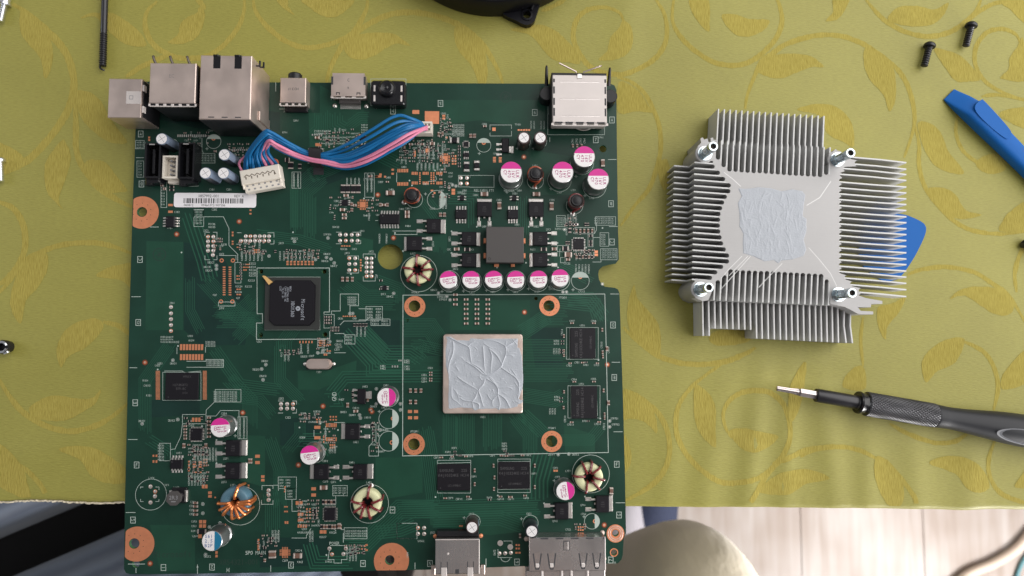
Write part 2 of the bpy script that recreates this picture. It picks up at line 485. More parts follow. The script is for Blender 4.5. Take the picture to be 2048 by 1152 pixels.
SCROLL = [  # width px | points px
 (11, '25,8 60,30 95,62 125,95 140,125 148,165 142,205 125,240 100,275 68,310 40,330 7,345 -10,350'),
 (8, '314,3 295,22 290,46 297,74 312,94 336,108 356,115 383,117 416,112 448,90 476,55 488,22 488,-8'),
 (8, '391,-4 402,6 409,20'), (8, '340,109 304,124 280,135 252,154'),
 (8, '506,-6 511,22 533,52 563,77 593,92 618,96 648,92 678,82 705,66 724,38 734,14 735,-6'),
 (9, '652,172 656,153 664,131 678,104 694,79 716,63 741,46 768,33 795,26 828,25 858,29 891,38 921,52 946,71 970,96 987,123 1000,150 1006,170'),
 (8, '1247,44 1239,27 1219,17 1197,15 1173,21 1155,37 1147,61 1148,83 1158,105 1175,129 1200,144 1224,149 1249,149 1285,134 1312,115 1329,90 1334,61 1329,29 1317,7 1308,-6'),
 (7, '1234,156 1261,164 1288,186 1307,220 1319,256 1321,301 1312,340 1297,379 1268,413 1241,452'),
 (7, '1083,22 1107,12 1134,-3'),
 (8, '1348,-5 1345,41 1364,77 1397,107 1432,126 1468,131 1501,123 1534,98 1555,71 1564,41 1558,8 1548,-8'),
 (8, '1490,218 1495,189 1509,153 1523,123 1545,107 1569,90 1605,77 1643,70 1681,72 1720,85 1747,101 1775,122 1796,140 1814,169 1826,208 1829,243 1823,273 1808,315'),
 (8, '1731,-2 1752,24 1775,45 1811,64 1856,73 1897,65 1927,47 1951,24 1963,-4'), (7, '1920,52 1957,24 1983,9 2012,2'),
 (7, '2040,86 2031,68 2004,58 1974,65 1954,89 1949,119 1957,145 1974,166 2004,184 2060,204'),
 (6, '1963,193 1998,190 2055,201'), (6, '1915,229 1912,267 1927,303 1957,327 1976,342'),
 (7, '1828,244 1838,289 1838,330 1849,372 1873,407 1908,442 1946,461 2001,468 2055,462'),
 (6, '2030,550 2040,508 2055,478'), (7, '1815,550 1843,539 1893,534 1947,544 1983,566 2019,593 2052,648'), (6, '2033,585 2030,535 2052,488'),
 (7, '1929,684 1965,702 1987,733 1996,774 1987,820'), (5, '1726,634 1721,684 1726,733'),
 (7, '1600,914 1633,897 1675,893 1717,900 1750,916'), (7, '1772,920 1804,960 1829,997 1829,1015'),
 (7, '1779,847 1817,868 1867,885 1908,883 1933,868'), (7, '1990,880 1977,918 1979,952 2000,985 2037,1002 2060,1006'),
 (8, '1246,654 1275,682 1316,711 1356,725 1401,729 1450,723 1491,707 1511,695'),
 (8, '1450,723 1414,748 1381,776 1356,813 1352,862 1369,903 1401,939 1442,964 1483,964 1524,952 1556,923 1577,882 1577,841 1564,805 1536,784 1495,782 1462,797 1446,825 1450,854 1464,876'),
 (8, '1545,928 1577,915 1617,899 1670,894'), (8, '1556,923 1532,952 1511,988 1494,1012'),
 (8, '1270,786 1312,821 1334,862 1338,907 1324,947 1295,976 1250,1002'),
 (9, '146,180 151,220 152,262 152,293 158,319 173,345 193,371 215,388 241,403 266,415'),
 (9, '-8,402 24,415 42,439 50,467 49,501 35,533 14,557 -8,573'),
 (8, '-8,592 21,560 45,526 80,505 118,491 156,486 194,486 229,494 264,507'), (7, '206,644 236,651 262,670'),
 (8, '-6,750 16,788 45,823 80,846 116,859 151,862 190,852 225,833 258,805'), (7, '42,929 64,949 84,974 97,1001')]
LEAF = ['43,21 39,43 43,68 63,95 82,120 89,156 101,142 106,109 101,79 82,49 60,27', '161,37 180,26 202,26 227,27 251,41 276,60 294,89 273,93 246,86 221,66 202,45 189,33',
 '396,16 405,15 410,30 405,55 391,77 366,87 336,85 355,71 361,49 375,34 394,26', '687,90 708,72 741,66 774,66 795,72 820,92 795,87 774,96 749,112 722,120 697,113',
 '910,55 909,79 921,107 946,137 957,168 972,168 975,137 970,104 951,74 929,52', '552,-2 566,16 589,30 577,14 574,-2', '607,-2 620,16 642,31 664,35 686,26 706,-2',
 '1246,42 1261,54 1266,81 1256,107 1231,120 1197,120 1214,103 1220,76 1236,59', '1021,60 1048,52 1083,50 1112,62 1136,83 1156,107 1160,127 1136,125 1107,120 1085,98 1061,71',
 '1236,168 1256,168 1280,186 1297,212 1305,225 1273,223 1236,225', '1378,-2 1389,33 1416,64 1419,41 1416,-2', '1443,30 1473,30 1498,38 1539,41 1523,63 1490,74 1462,63',
 '1512,139 1528,118 1564,108 1605,109 1627,115 1648,134 1624,134 1594,145 1561,157 1534,153', '1731,95 1728,128 1740,160 1767,190 1778,223 1790,202 1792,166 1784,128 1761,107',
 '1594,220 1630,208 1666,211 1695,232 1707,261 1707,294 1689,285 1654,267 1640,232', '1775,36 1796,15 1835,12 1867,19 1897,6 1885,33 1861,50 1823,53 1790,47',
 '2001,6 2022,21 2056,50 2056,-2 2006,-2', '2046,77 2056,157 2001,157 2016,140 2019,116 2034,95', '1868,99 1894,101 1927,116 1960,157 1939,163 1912,162 1891,137', '1666,-2 1666,24 1651,42 1678,36 1699,-2',
 '1998,229 2019,218 2056,218 2056,257 2022,246', '1953,322 1974,310 1994,308 2013,324 2008,341 1981,348 1956,337', '1835,247 1862,247 1883,268 1897,303 1928,344 1901,346 1869,330 1849,299',
 '1856,377 1887,376 1911,390 1932,421 1963,430 1925,438 1890,428 1866,400', '2000,462 2005,442 2022,421 2056,405 2056,462', '1899,598 1920,580 1956,573 2001,580 2028,607 2019,629 1992,629 1960,611 1929,591',
 '1929,679 1893,679 1857,702 1843,729 1852,765 1875,742 1911,724', '2001,774 2010,742 2056,698 2056,760 2019,778', '1755,616 1784,607 1811,593 1798,625 1775,652 1771,679 1757,656',
 '1685,774 1699,742 1726,733 1730,778', '1750,914 1748,952 1762,989 1779,1012 1800,1012 1808,985 1796,947 1771,918', '1858,927 1883,914 1925,914 1962,935 1979,972 1958,985 1933,977 1908,947', '2029,972 2056,936 2056,972',
 '1254,633 1259,593 1269,570 1275,597 1307,633 1320,662 1318,711 1291,690 1263,670', '1389,772 1414,784 1430,813 1430,866 1430,894 1405,874 1389,837', '1458,862 1487,856 1515,862 1556,872 1536,894 1507,905 1479,894',
 '1577,788 1585,756 1609,723 1609,764 1597,821 1577,845', '1532,964 1568,943 1617,939 1658,956 1613,968 1577,988 1532,988 1515,980', '1246,780 1279,792 1307,821 1314,866 1291,845 1263,837 1244,837', '1246,870 1261,898 1261,927 1244,947',
 '1418,674 1440,660 1505,662 1500,680 1470,690 1430,690', '124,280 94,319 89,345 94,384 111,404 125,418 118,395 138,338 141,309 134,290', '173,322 195,320 215,328 232,351 255,380 241,385 208,385 182,361 169,341',
 '150,186 175,183 202,202 221,238 254,284 219,284 186,262 161,232', '-8,288 15,292 35,303 48,318 30,335 10,345 -8,350', '49,526 69,508 94,508 95,540 76,574 52,602 42,647 24,623 21,595 31,557', '193,553 215,536 243,529 266,529 266,576 240,560',
 '115,699 128,665 156,644 191,637 208,651 194,675 167,699 139,713 122,735', '58,817 84,798 116,791 161,798 186,795 202,778 193,804 161,827 128,841 96,841 67,833', '119,899 154,891 193,897 225,917 252,938 252,965 209,965 180,949 161,920',
 '-8,888 26,907 48,936 55,965 61,1000 32,990 -8,962', '1316,330 1332,318 1340,345 1330,380 1318,360']
from mathutils.geometry import delaunay_2d_cdt
mb = MB()
def jag(a): return a+random.uniform(-0.16, 0.16)
ZM = [0.05]
def ground(x, y): return cz(x, y)+ZM[0]
for wpx, s in SCROLL:
    ZM[0] += 0.0006
    pts = [P(*map(float, q.split(','))) for q in s.split()]
    c = spline([(p.x, p.y) for p in pts], 7)
    n = len(c); w0 = wpx*0.231*1.35
    path = []; wd = []
    for i, q in enumerate(c):
        t = i/(n-1)
        path.append(Vector((q.x, q.y))); wd.append(w0*(0.45+0.55*min(1, 5*t, 5*(1-t)))*random.uniform(0.9, 1.1))
    path = [q for q in path if q.y > edge_y(q.x)+R_ED]
    if len(path) < 2: continue
    L = []; R = []
    for i, q in enumerate(path):
        d = (path[min(i+1, len(path)-1)]-path[max(i-1, 0)])
        if d.length < 1e-6: d = Vector((1, 0))
        d.normalize(); nr = Vector((-d.y, d.x))
        a = q+nr*wd[i]/2; b = q-nr*wd[i]/2
        a.y = jag(a.y); b.y = jag(b.y)
        L.append((a.x, a.y, ground(a.x, a.y))); R.append((b.x, b.y, ground(b.x, b.y)))
    k = len(path)
    mb.add(L+R, [(k+i, k+i+1, i+1, i) for i in range(k-1)])
for s in LEAF:
    ZM[0] += 0.0006
    pts = [P(*map(float, q.split(','))) for q in s.split()]
    c = [Vector((jag(q.x), jag(q.y))) for q in spline([(p.x, p.y) for p in pts], 5, closed=True)]
    if sum(c[i].x*c[(i+1) % len(c)].y-c[(i+1) % len(c)].x*c[i].y for i in range(len(c))) < 0: c.reverse()
    n = len(c); inner = []
    x0, x1 = min(p.x for p in c), max(p.x for p in c); y0, y1 = min(p.y for p in c), max(p.y for p in c)
    y = y0+2
    while y < y1:
        x = x0+2
        while x < x1:
            ins = False
            for i in range(n):
                a, b = c[i], c[(i+1) % n]
                if (a.y > y) != (b.y > y) and x < a.x+(y-a.y)/(b.y-a.y)*(b.x-a.x): ins = not ins
            if ins: inner.append(Vector((x, y)))
            x += 4
        y += 4
    res = delaunay_2d_cdt(c+inner, [(i, (i+1) % n) for i in range(n)], [], 1, 1e-4)
    V = [(p.x, max(p.y, edge_y(p.x)+R_ED*0.6)) for p in res[0]]
    mb.add([(x, y, ground(x, y)) for x, y in V], res[2])
wp = part('woven_motif', mb, MOTIF, cloth, smooth=True, angle=80)
mb = MB()                       # pale frayed hem that shows along the front edge
c = [(x, edge_y(x)-0.1+random.uniform(-0.25, 0.25), -R_ED*0.5+cz(x, edge_y(x))+random.uniform(-0.3, 0.4)) for x in [P(-60, 1005).x+i*0.8 for i in range(86)]]
mb.tube(c, [0.35+0.18*random.random() for _ in c], 6)
part('hem', mb, mat('pale hem thread', (0.62, 0.55, 0.42), 0.9, bump=(3000, 0.5, 0.0004)), cloth)

# ================================================================== photographer's leg under the table edge
def limb(mb, pts, n=22):
    path = spline([(x, y, z, r) for x, y, z, r in pts], 6)
    p3 = [Vector((q[0], q[1], q[2])) for q in path]; r = [q[3] for q in path]
    d0 = (p3[0]-p3[1]).normalized(); d1 = (p3[-1]-p3[-2]).normalized()
    p3 = [p3[0]+d0*r[0]*0.6]+p3+[p3[-1]+d1*r[-1]*0.6]; r = [r[0]*0.5]+r+[r[-1]*0.5]
    mb.tube(p3, r, n)
K = P(1382, 1036, -225)         # front of the knee
F1 = P(1262, 1030, -715)
mb = MB()
limb(mb, [(K.x+46, K.y-330, -262, 104), (K.x+34, K.y-210, -258, 90), (K.x+20, K.y-125, -252, 71), (K.x+8, K.y-62, -250, 51), (K.x+1, K.y-72, -312, 44), (K.x-5, K.y-120, -450, 42), (K.x-10, K.y-160, -600, 36), (K.x-10, K.y-172, -690, 34)])
limb(mb, [(K.x-230, K.y-340, -255, 96), (K.x-190, K.y-270, -252, 84), (K.x-140, K.y-196, -262, 60), (K.x-110, K.y-188, -330, 50), (K.x-40, K.y-190, -450, 46), (F1.x-34, F1.y-52, -620, 38), (F1.x-22, F1.y-44, -690, 34)])
limb(mb, [(K.x-310, K.y-390, -240, 108), (K.x-130, K.y-400, -235, 120), (K.x+40, K.y-390, -240, 108)])
KHAKI = mat('khaki cotton', (0.50, 0.44, 0.34), 0.85, sheen=0.2, bump=(22, 0.5, 0.010, (1, 1, 0.5)))
body = thing('person', 'person sitting at the table in khaki trousers, one bent knee showing past the cloth', 'person', (0, 0, 0), data=mb.mesh('person', KHAKI, angle=180))
rm = body.modifiers.new('one surface', 'REMESH'); rm.mode = 'VOXEL'; rm.voxel_size = 0.007; rm.use_smooth_shade = True
sm = body.modifiers.new('soft cloth', 'SMOOTH'); sm.factor = 0.6; sm.iterations = 6
SHIRT = mat('dark olive shirt', (0.035, 0.034, 0.030), 0.9)
mb = MB()                       # upper body leaning in over the table to take the picture
limb(mb, [(K.x-130, K.y-400, -230, 122), (K.x-130, K.y-400, 0, 128), (K.x-130, K.y-380, 180, 138), (K.x-130, K.y-330, 330, 120), (K.x-130, K.y-290, 420, 70)])
for sx in (-1, 1): limb(mb, [(K.x-130+sx*150, K.y-330, 330, 62), (K.x-130+sx*230, K.y-260, 200, 50), (K.x-130+sx*180, K.y-120, 330, 42), (sx*60-20, -70, 420, 30)])
sh = part('shirt', mb, SHIRT, body, angle=180)
rm = sh.modifiers.new('one surface', 'REMESH'); rm.mode = 'VOXEL'; rm.voxel_size = 0.010; rm.use_smooth_shade = True
mb = MB(); limb(mb, [(K.x-130, K.y-290, 430, 56), (K.x-130, K.y-262, 500, 72), (K.x-130, K.y-235, 560, 84), (K.x-130, K.y-225, 630, 70)])
part('head', mb, mat('skin', (0.42, 0.25, 0.18), 0.6), body, angle=180)
for kx, dx in ((F1.x, 26),):
    mb = MB()
    pts = spline([(0, -110, 2, 30), (dx*0.3, -60, 6, 38), (dx*0.6, 0, 2, 37), (dx, 70, -6, 35), (dx*1.25, 105, -12, 22)], 5)
    mb.tube([Vector((q[0], q[1], q[2])) for q in pts], [q[3] for q in pts], 18)
    part('slipper', mb, mat('navy slipper', (0.022, 0.030, 0.065), 0.85, bump=(300, 0.4, 0.002)), body, (kx+14, F1.y+6, -712))
    mb = MB()
    pts = spline([(-12, -86, 60, 38), (-8, -40, 40, 38), (-4, 0, 30, 31), (4, 26, 18, 22), (8, 40, 10, 10)], 5)
    mb.tube([Vector((q[0], q[1], q[2])) for q in pts], [q[3] for q in pts], 18)
    part('sock', mb, mat('white sock', (0.36, 0.34, 0.37), 0.9, bump=(600, 0.3, 0.001)), body, (kx-16, F1.y+2, -712))

# ================================================================== chair pushed under the table corner
def rib_material():
    m = mat('slate blue ribbed upholstery', (0.060, 0.078, 0.115), 0.85, sheen=0.3)
    nt = m.node_tree; b = nt.nodes['Principled BSDF']; N = nt.nodes.new; L = nt.links.new
    tc = N('ShaderNodeTexCoord'); w = N('ShaderNodeTexWave'); w.inputs['Scale'].default_value = 26; w.bands_direction = 'Y'
    w.inputs['Distortion'].default_value = 1.2; w.inputs['Detail'].default_value = 1
    L(tc.outputs['Object'], w.inputs['Vector'])
    cr = N('ShaderNodeValToRGB'); e = cr.color_ramp.elements
    e[0].color = (0.085, 0.105, 0.150, 1); e[1].color = (0.145, 0.172, 0.225, 1)
    L(w.outputs['Color'], cr.inputs['Fac']); L(cr.outputs['Color'], b.inputs['Base Color'])
    bp = N('ShaderNodeBump'); bp.inputs['Strength'].default_value = 0.5; bp.inputs['Distance'].default_value = 0.003
    L(w.outputs['Fac'], bp.inputs['Height']); L(bp.outputs['Normal'], b.inputs['Normal'])
    return m
RIB = rib_material()
def pillow(w, d, h, n=16, sag=0.0):
    mb = MB(); k = n+1; vs = []; fs = []
    for sgn in (1, -1):
        for i in range(k):
            for j in range(k):
                u, v = -1+2*i/n, -1+2*j/n
                f = (max(0, 1-abs(u)**5)*max(0, 1-abs(v)**4))**0.5
                vs.append((u*w/2, v*d/2, sgn*h/2*f-sag*v))
    for s_ in (0, 1):
        o = s_*k*k
        for i in range(n):
            for j in range(n):
                q = (o+i*k+j, o+(i+1)*k+j, o+(i+1)*k+j+1, o+i*k+j+1)
                fs.append(q if s_ == 0 else tuple(reversed(q)))
    return mb.add(vs, fs)
g0, g1 = P(0, 1108, -215), P(228, 1012, -215)
ang = math.atan2(g1.y-g0.y, g1.x-g0.x)
C0 = (g0+g1)/2
nrm = Vector((-math.sin(ang), math.cos(ang), 0))
chair = thing('upholstered_chair', 'slate blue chair with ribbed cushions pushed under the table corner', 'chair', (C0.x, C0.y, FZ))
part('seat_cushion', pillow(470, 260, 120), RIB, chair, tuple(C0-nrm*140+Vector((-65, -40, -62))), ang)
part('back_cushion', pillow(470, 170, 130), RIB, chair, tuple(C0+nrm*88+Vector((-20, 0, -78))), ang)
DARKW = mat('dark chair frame', (0.012, 0.011, 0.012), 0.7)
mb = MB(); mb.box(0, 0, 0, 440, 380, 40, bev=6); part('seat_frame', mb, DARKW, chair, tuple(C0-nrm*60+Vector((-50, -10, -190))), ang)
for sx in (-1, 1):
    for sy in (-1, 1):
        mb = MB(); mb.lathe([(16, 0), (22, 555)], 12)
        q = C0-nrm*60+Vector((-50, -10, 0))+Vector((math.cos(ang), math.sin(ang), 0))*190*sx+nrm*160*sy
        part('leg', mb, DARKW, chair, (q.x, q.y, FZ))

# ================================================================== cords on the floor, bottom corner
def floor_cord(name, label, pts, r, col):
    path = [P(x, y, FZ+r) for x, y in pts]
    o0 = path[0]
    mb = MB(); mb.tube([p-o0 for p in spline(path, 8)], r, 10)
    thing(name, label, 'cord', tuple(o0), data=mb.mesh(name, mat(label, col, 0.6)))
floor_cord('floor_cord', 'thick beige cord curving over the pale wood floor', [(1890, 1190), (1935, 1150), (1985, 1128), (2024, 1105), (2050, 1080), (2090, 1030)], 7, (0.62, 0.50, 0.40))
floor_cord('floor_cord', 'thin teal cord at the corner of the pale floor', [(2030, 1170), (2036, 1145), (2046, 1122), (2062, 1100)], 3, (0.10, 0.24, 0.27))
# ================================================================== circuit board
def nums(s): return [float(q) for q in s.replace(',', ' ').split()]
def pts(s):
    a = nums(s); return [(a[i], a[i+1]) for i in range(0, len(a), 2)]
def bx(s): return [XY(B(x, y)) for x, y in pts(s)]
c0 = B(745, 655)
board = thing('circuit_board', 'large green circuit board crowded with chips and capacitors, overhanging the cloth edge', 'circuit board', (c0.x, c0.y, ZB))
OUT = bx('280,163 400,164 700,165.5 1000,167 1222,168 1229,171 1232.5,179 1234,300 1236,450 1237.7,519 1231.5,527 1218,529 1205,533 1198,540 1196.4,548 1198,559 1203,568 1210,573.5 1229.8,575.6 1236,579 1239,586 1246,800 1250,950 1252,1066 1247.5,1077 1245.5,1110 1243,1119 1236,1126.5 1100,1130.5 850,1139.5 560,1145 300,1148.5 260,1148.5 252,1146 248,1138 250,1000 257,700 265,420 271,262')
HOLES = [(284, 424, 9.3), (268.5, 1087, 9.2), (779.5, 1120, 8.6), (829, 612, 10.8), (1098, 611.5, 10.6), (828, 888.5, 10.8), (1103.5, 882.5, 10.8), (780.5, 513.5, 25.6), (1206, 297.5, 7.4), (1231, 1066, 6), (1228, 1105, 5.5), (522, 543, 4.6), (648.5, 543, 4.6), (521, 670, 4.8), (650, 669, 4.8), (815, 640, 3.5), (1072, 597, 3.6), (272, 1128, 7)]
def ring(cx, cy, r, n=28): return [(cx+r*math.cos(-2*math.pi*i/n), cy+r*math.sin(-2*math.pi*i/n)) for i in range(n)]
holes = []
for x, y, r in HOLES:
    b = B(x, y); holes.append(ring(b.x, b.y, r*mmpp(0)))
mb = MB(); mb.prism([OUT]+holes, -1.6, 0, 0, 1)
part('board_laminate', mb, [M['mask'], M['edge']], board, (0, 0, ZB), smooth=False)
k = mmpp(0)                     # mm per pixel on the board

# ---- copper under the mask: pours and traces
mb = MB(); zp = 0.001
for mi, s in [(0, '595,741 655,741 713,721 712,743 687,751 662,769 637,779 597,779'), (0, '293,482 366,484 366,660 291,660'), (0, '751,915 845,915 845,985 760,1000 751,985'), (0, '580,377 596,377 596,455 582,455'),
 (1, '368,484 440,500 470,560 500,620 490,690 400,690 368,660'), (0, '855,330 890,330 890,345 855,345'), (1, '660,640 800,640 800,720 760,700 700,700'), (0, '640,170 735,225 735,300 620,310 617,226 640,226'),
 (1, '585,345 690,330 740,330 700,352 640,375 600,375'), (0, '880,200 1090,200 1090,262 960,240 880,250'), (1, '300,190 400,200 560,225 560,262 400,258 300,235'), (0, '1060,300 1190,320 1190,390 1060,390'), (1, '520,1075 660,1075 660,1130 520,1135'),
 (0, '700,470 746,480 746,560 700,560'), (1, '1060,655 1125,655 1125,735 1070,735'), (0, '900,600 1060,600 1060,660 900,660'), (0, '1128,850 1190,870 1190,905 1130,905'),
 (1, '300,800 400,800 400,830 300,835'), (0, '480,870 530,872 530,975 480,960'), (0, '300,1050 390,1050 390,1140 320,1142'), (1, '560,840 640,830 640,900 560,890'), (0, '860,1010 1075,1005 1075,1060 980,1070 860,1050')]:
    zp += 0.0004; mb.sheet([bx(s)], zp, mi)
part('copper_pour', mb, [M['mask_pour'], M['mask_dark']], board, (0, 0, ZB), kind='stuff', smooth=False)
TR = '''14 3.4 1.3|603,458 603,380 640,348
9 3.4 1.5|618,352 660,336 690,322
8 3.3 1.3|620,395 620,470
12 3.6 1.2|690,570 730,600 790,600
9 5.2 2.2|718,668 774,724 808,724
6 5.2 2.0|730,664 770,705 820,705 842,720
5 6 2.2|690,668 745,728 745,740 800,740
8 4 1.5|806,728 884,728
5 5.5 2.2|664,785 690,754 880,752
6 5 2|664,790 668,800 664,800
12 3.2 1.2|808,655 860,655 884,690
7 3.2 1.2|826,690 840,690 855,706
14 3.2 1.2|1048,700 1130,700
12 3.2 1.2|1048,745 1140,745
9 3.4 1.3|1048,790 1110,800 1128,790
10 3.2 1.2|1042,667 1090,635 1130,635
8 3.4 1.3|1046,660 1100,632
9 3.4 1.3|900,830 900,900
12 3.3 1.3|930,832 930,898 925,905
12 3.3 1.3|985,832 985,895
9 3.4 1.3|1030,832 1060,870 1060,905
7 4 2|1046,828 1075,855 1090,870
10 3.4 1.2|440,640 510,640
9 3.4 1.2|430,622 480,625 505,600
10 3.6 1.2|410,560 470,625 520,660
8 3.4 1.2|470,680 500,648 510,648
7 3.6 1.3|560,690 560,760 600,800
6 4.5 1.6|430,700 480,770 560,780
8 3.6 1.2|600,640 570,680 570,700
6 5 2.0|655,905 640,880 600,880
9 4.4 1.8|696,1085 730,1085 766,1050 800,1018 870,1018
8 4.6 1.8|800,1020 940,1016 1075,1012
7 4.6 1.8|870,1040 1000,1036 1040,1050
6 5 2|756,1065 800,1060 830,1048
5 6 2.4|620,1090 630,1125 700,1125
7 4 1.6|880,500 880,440 850,400
6 4 1.6|700,250 720,235 735,235
6 4.4 1.6|640,230 640,258 625,270
7 5 1.8|670,228 670,250 690,262
6 5 1.6|740,300 800,330
9 4 1.5|870,1000 860,920 850,860
6 8 3|1090,905 1075,960 1075,1000
7 4 1.4|540,880 560,940 560,1010
6 4 1.3|575,900 600,870 600,840
8 4 1.4|545,1060 545,1010 540,985
5 8 2.4|380,430 410,520 420,560
6 4 1.4|520,470 600,480 660,500
7 4.4 1.6|1100,600 1190,610 1200,640
6 5 2|1135,598 1180,598 1205,630
6 4 1.4|1110,880 1180,880 1205,850
6 5 1.8|950,450 950,395 900,395
7 4 1.4|1045,400 1045,470
6 4 1.5|1120,440 1120,530 1180,560
8 3.4 1.2|340,690 290,760 290,860
7 3.6 1.2|430,790 520,800 545,830
6 3.6 1.2|400,660 380,620 380,560
8 4 1.3|460,760 500,800 500,850
5 5 1.6|300,880 340,905 340,915
6 4.2 1.5|940,700 880,700 840,690
5 4 1.5|760,560 800,575 800,600'''
mb = MB(); q = 0
for ln in TR.split('\n'):
    head, s = ln.split('|'); n, sp, w = nums(head); p = [Vector(a) for a in pts(s)]
    for i in range(int(n)):
        off = (i-(n-1)/2)*sp
        L = []
        for j, a in enumerate(p):
            d1 = (a-p[j-1]).normalized() if j else None
            d2 = (p[j+1]-a).normalized() if j < len(p)-1 else None
            d1 = d1 or d2; d2 = d2 or d1
            t = (d1+d2).normalized() if (d1+d2).length > 0.1 else d1
            nr = Vector((-t.y, t.x)); c = max(0.5, nr.dot(Vector((-d1.y, d1.x))))
            e = a+nr*off/c
            if j in (0, len(p)-1): e += (d1 if j else -d1)*random.uniform(-6, 8)
            L.append(XY(B(e.x, e.y)))
        q += 1
        mb.line(L, w*k*random.uniform(0.8, 1.1), 0.0112+0.00003*(q % 400))
part('copper_trace', mb, M['trace'], board, (0, 0, ZB), kind='stuff', smooth=False)

# ---- bare copper, rings, pads
for i, (x, y, ro, rh) in enumerate([(284.5, 425, 32.5, 9.3), (274, 1088, 33, 9.2), (783, 1121.5, 34, 8.6), (829.5, 613, 21, 10.8), (1099, 611.5, 20.5, 10.6), (828, 888.5, 21.2, 10.8), (1103.5, 882.8, 20.8, 10.8), (1231, 1067, 17.5, 6), (1228, 1105, 8.2, 5.5)]):
    b = B(x, y); hx, hy = next((hx, hy) for hx, hy, hr in HOLES if abs(hx-x) < 7 and abs(hy-y) < 7)
    hb = B(hx, hy)
    poly = ring(b.x, b.y, ro*k, 48); poly.reverse()
    if i < 3:                   # cut by the board edge
        def inside_x(px_): return px_
        c2 = []
        for X, Y in poly:
            if i < 2:
                y0, y1 = OUT[-3], OUT[-1]
                ex = B(265 if i == 0 else 249.4, y).x+0.25
                X = max(X, ex+ (0.0))
            else:
                Y = max(Y, B(783, 1140.6).y)
            c2.append((X, Y))
        poly = c2
    mb = MB(); mb.sheet([poly, ring(hb.x, hb.y, rh*k+0.15)], 0.03)
    o = part('mounting_ring', mb, M['copper'], board, (0, 0, ZB), smooth=False)
    mb = MB()
    for a in range(10):
        an = a*2*math.pi/10+0.3; rr = (ro*0.74 if i > 2 else ro*0.55)*k
        mb.disc((b.x if i > 2 else hb.x)+rr*math.cos(an), (b.y if i > 2 else hb.y)+rr*math.sin(an), 0.17, 0.036, 8)
    if i < 7: part('via', mb, M['hole'], o, (0, 0, ZB), kind='stuff', smooth=False)
    if i == 7:
        mb = MB()
        for r_ in (14.5, 11): mb.tube([(b.x+r_*k*math.cos(t*0.2618), b.y+r_*k*math.sin(t*0.2618), 0.05) for t in range(24)], 0.16, 6, closed=True)
        part('groove', mb, M['solder_dull'], o, (0, 0, ZB))
# rusty test vias
mb = MB()
for x, y in pts('478.5,443 353.5,468.5 290,725 485.5,825.5 597,930 646,812.5 743.7,823 787,475.7 755.8,389.7 1047.9,314 1049,624.4 1214.8,729.3 300.3,1127 1208.7,1050 742,820'):
    b = B(x, y); mb.disc(b.x, b.y, 5.4*k, 0.028, 16, 0); mb.disc(b.x, b.y, 3.2*k, 0.034, 12, 1); mb.disc(b.x-0.1, b.y+0.1, 1.5*k, 0.040, 8, 2)
part('test_via', mb, [mat('bare via ring', (0.17, 0.035, 0.012), 0.4), M['copper'], M['solder']], board, (0, 0, ZB), kind='stuff', smooth=False)
# round solder pads of empty headers: (r px, material) | points
mb = MB(); mh = MB()
def grid(xs, ys): return [(x, y) for x in xs for y in ys]
HEAD = grid((416.1, 426.7), (473.4, 482.7, 491.9, 501.2))+[(425.8, 510)]+[(491.7+9.3*i, 472.5) for i in range(6)]+[(482+9.3*i, 481.7) for i in range(7)]
HEAD += grid((680.2, 691.6, 703.6, 715.3), (469.5, 481.3))+grid((698.6, 710.4), (516.5, 527.9, 540.2))+grid((733.3, 743), (516.8, 525.8, 534.4, 543.7, 552.5))
HEAD += grid((342,), (614, 626.7, 638.2, 650, 661.8))+grid((562, 574.3, 586), (808, 817))+grid((921.7, 934), (355.8, 366.9))+grid((537.3,), (980.7, 989.5, 999.6))
HEAD += pts('301,973 310.5,983 310,992.5 301,1004.8 659,1097 691.8,1096.8 664,1108.5 687,1108 999,1106.8 1010.4,1106.4 1022,1105.5')+grid((836, 848.3), (1055.8, 1067.6))
for i, (x, y) in enumerate(HEAD):
    b = B(x, y); r = 3.9*k
    mb.disc(b.x, b.y, r, 0.03, 14, 0 if i % 5 else 2)
    mb.lathe([(r*0.72, 0.032), (r*0.55, 0.10), (r*0.25, 0.15), (0.0, 0.16)], 10, b.x, b.y, 1)
for x, y in pts('1000.4,1086.2 1020.6,1094'):
    b = B(x, y); mb.disc(b.x, b.y, 5.5*k, 0.03, 18, 1)
for x, y in pts('443.4,520.9 465.9,520.9 442,603 464.8,603 967.5,285.5 427,277 1160.5,553.8 783.5,885 786,837 1190,1042.5'):
    b = B(x, y); mb.disc(b.x, b.y, 4.2*k, 0.03, 16, 2); mb.disc(b.x, b.y, 2.2*k, 0.036, 12, 3)
for x, y in pts('589,482.7 656,476 653,515 662,518 668.4,526 631,519 787.4,586.8 877,586 893.7,593 900,599.6 531.6,729.3 523.3,738 526,759.7 345.8,720.5 284.3,847.5 355.5,839 433,531 433,538 538,512 659.3,683.6 635.6,705.6 645.8,701.7 752.8,777.7 752.5,807.7 801,807.7 699.7,627 705.5,627 801,819.6 719,830 720.8,836 760.4,860 1219.3,842 1219.3,853.6 1116.4,909 1137.5,908 405.8,1008 405.8,1026.5 440,1046 419,1054 411,1109 1129,459 1205,568 1126,584 1133,584 912,372 905,370 898,375'):
    b = B(x, y); mb.disc(b.x, b.y, 3.3*k, 0.03, 12, 4, hole=2.5*k); mb.disc(b.x, b.y, 1.7*k, 0.032, 10, 1)
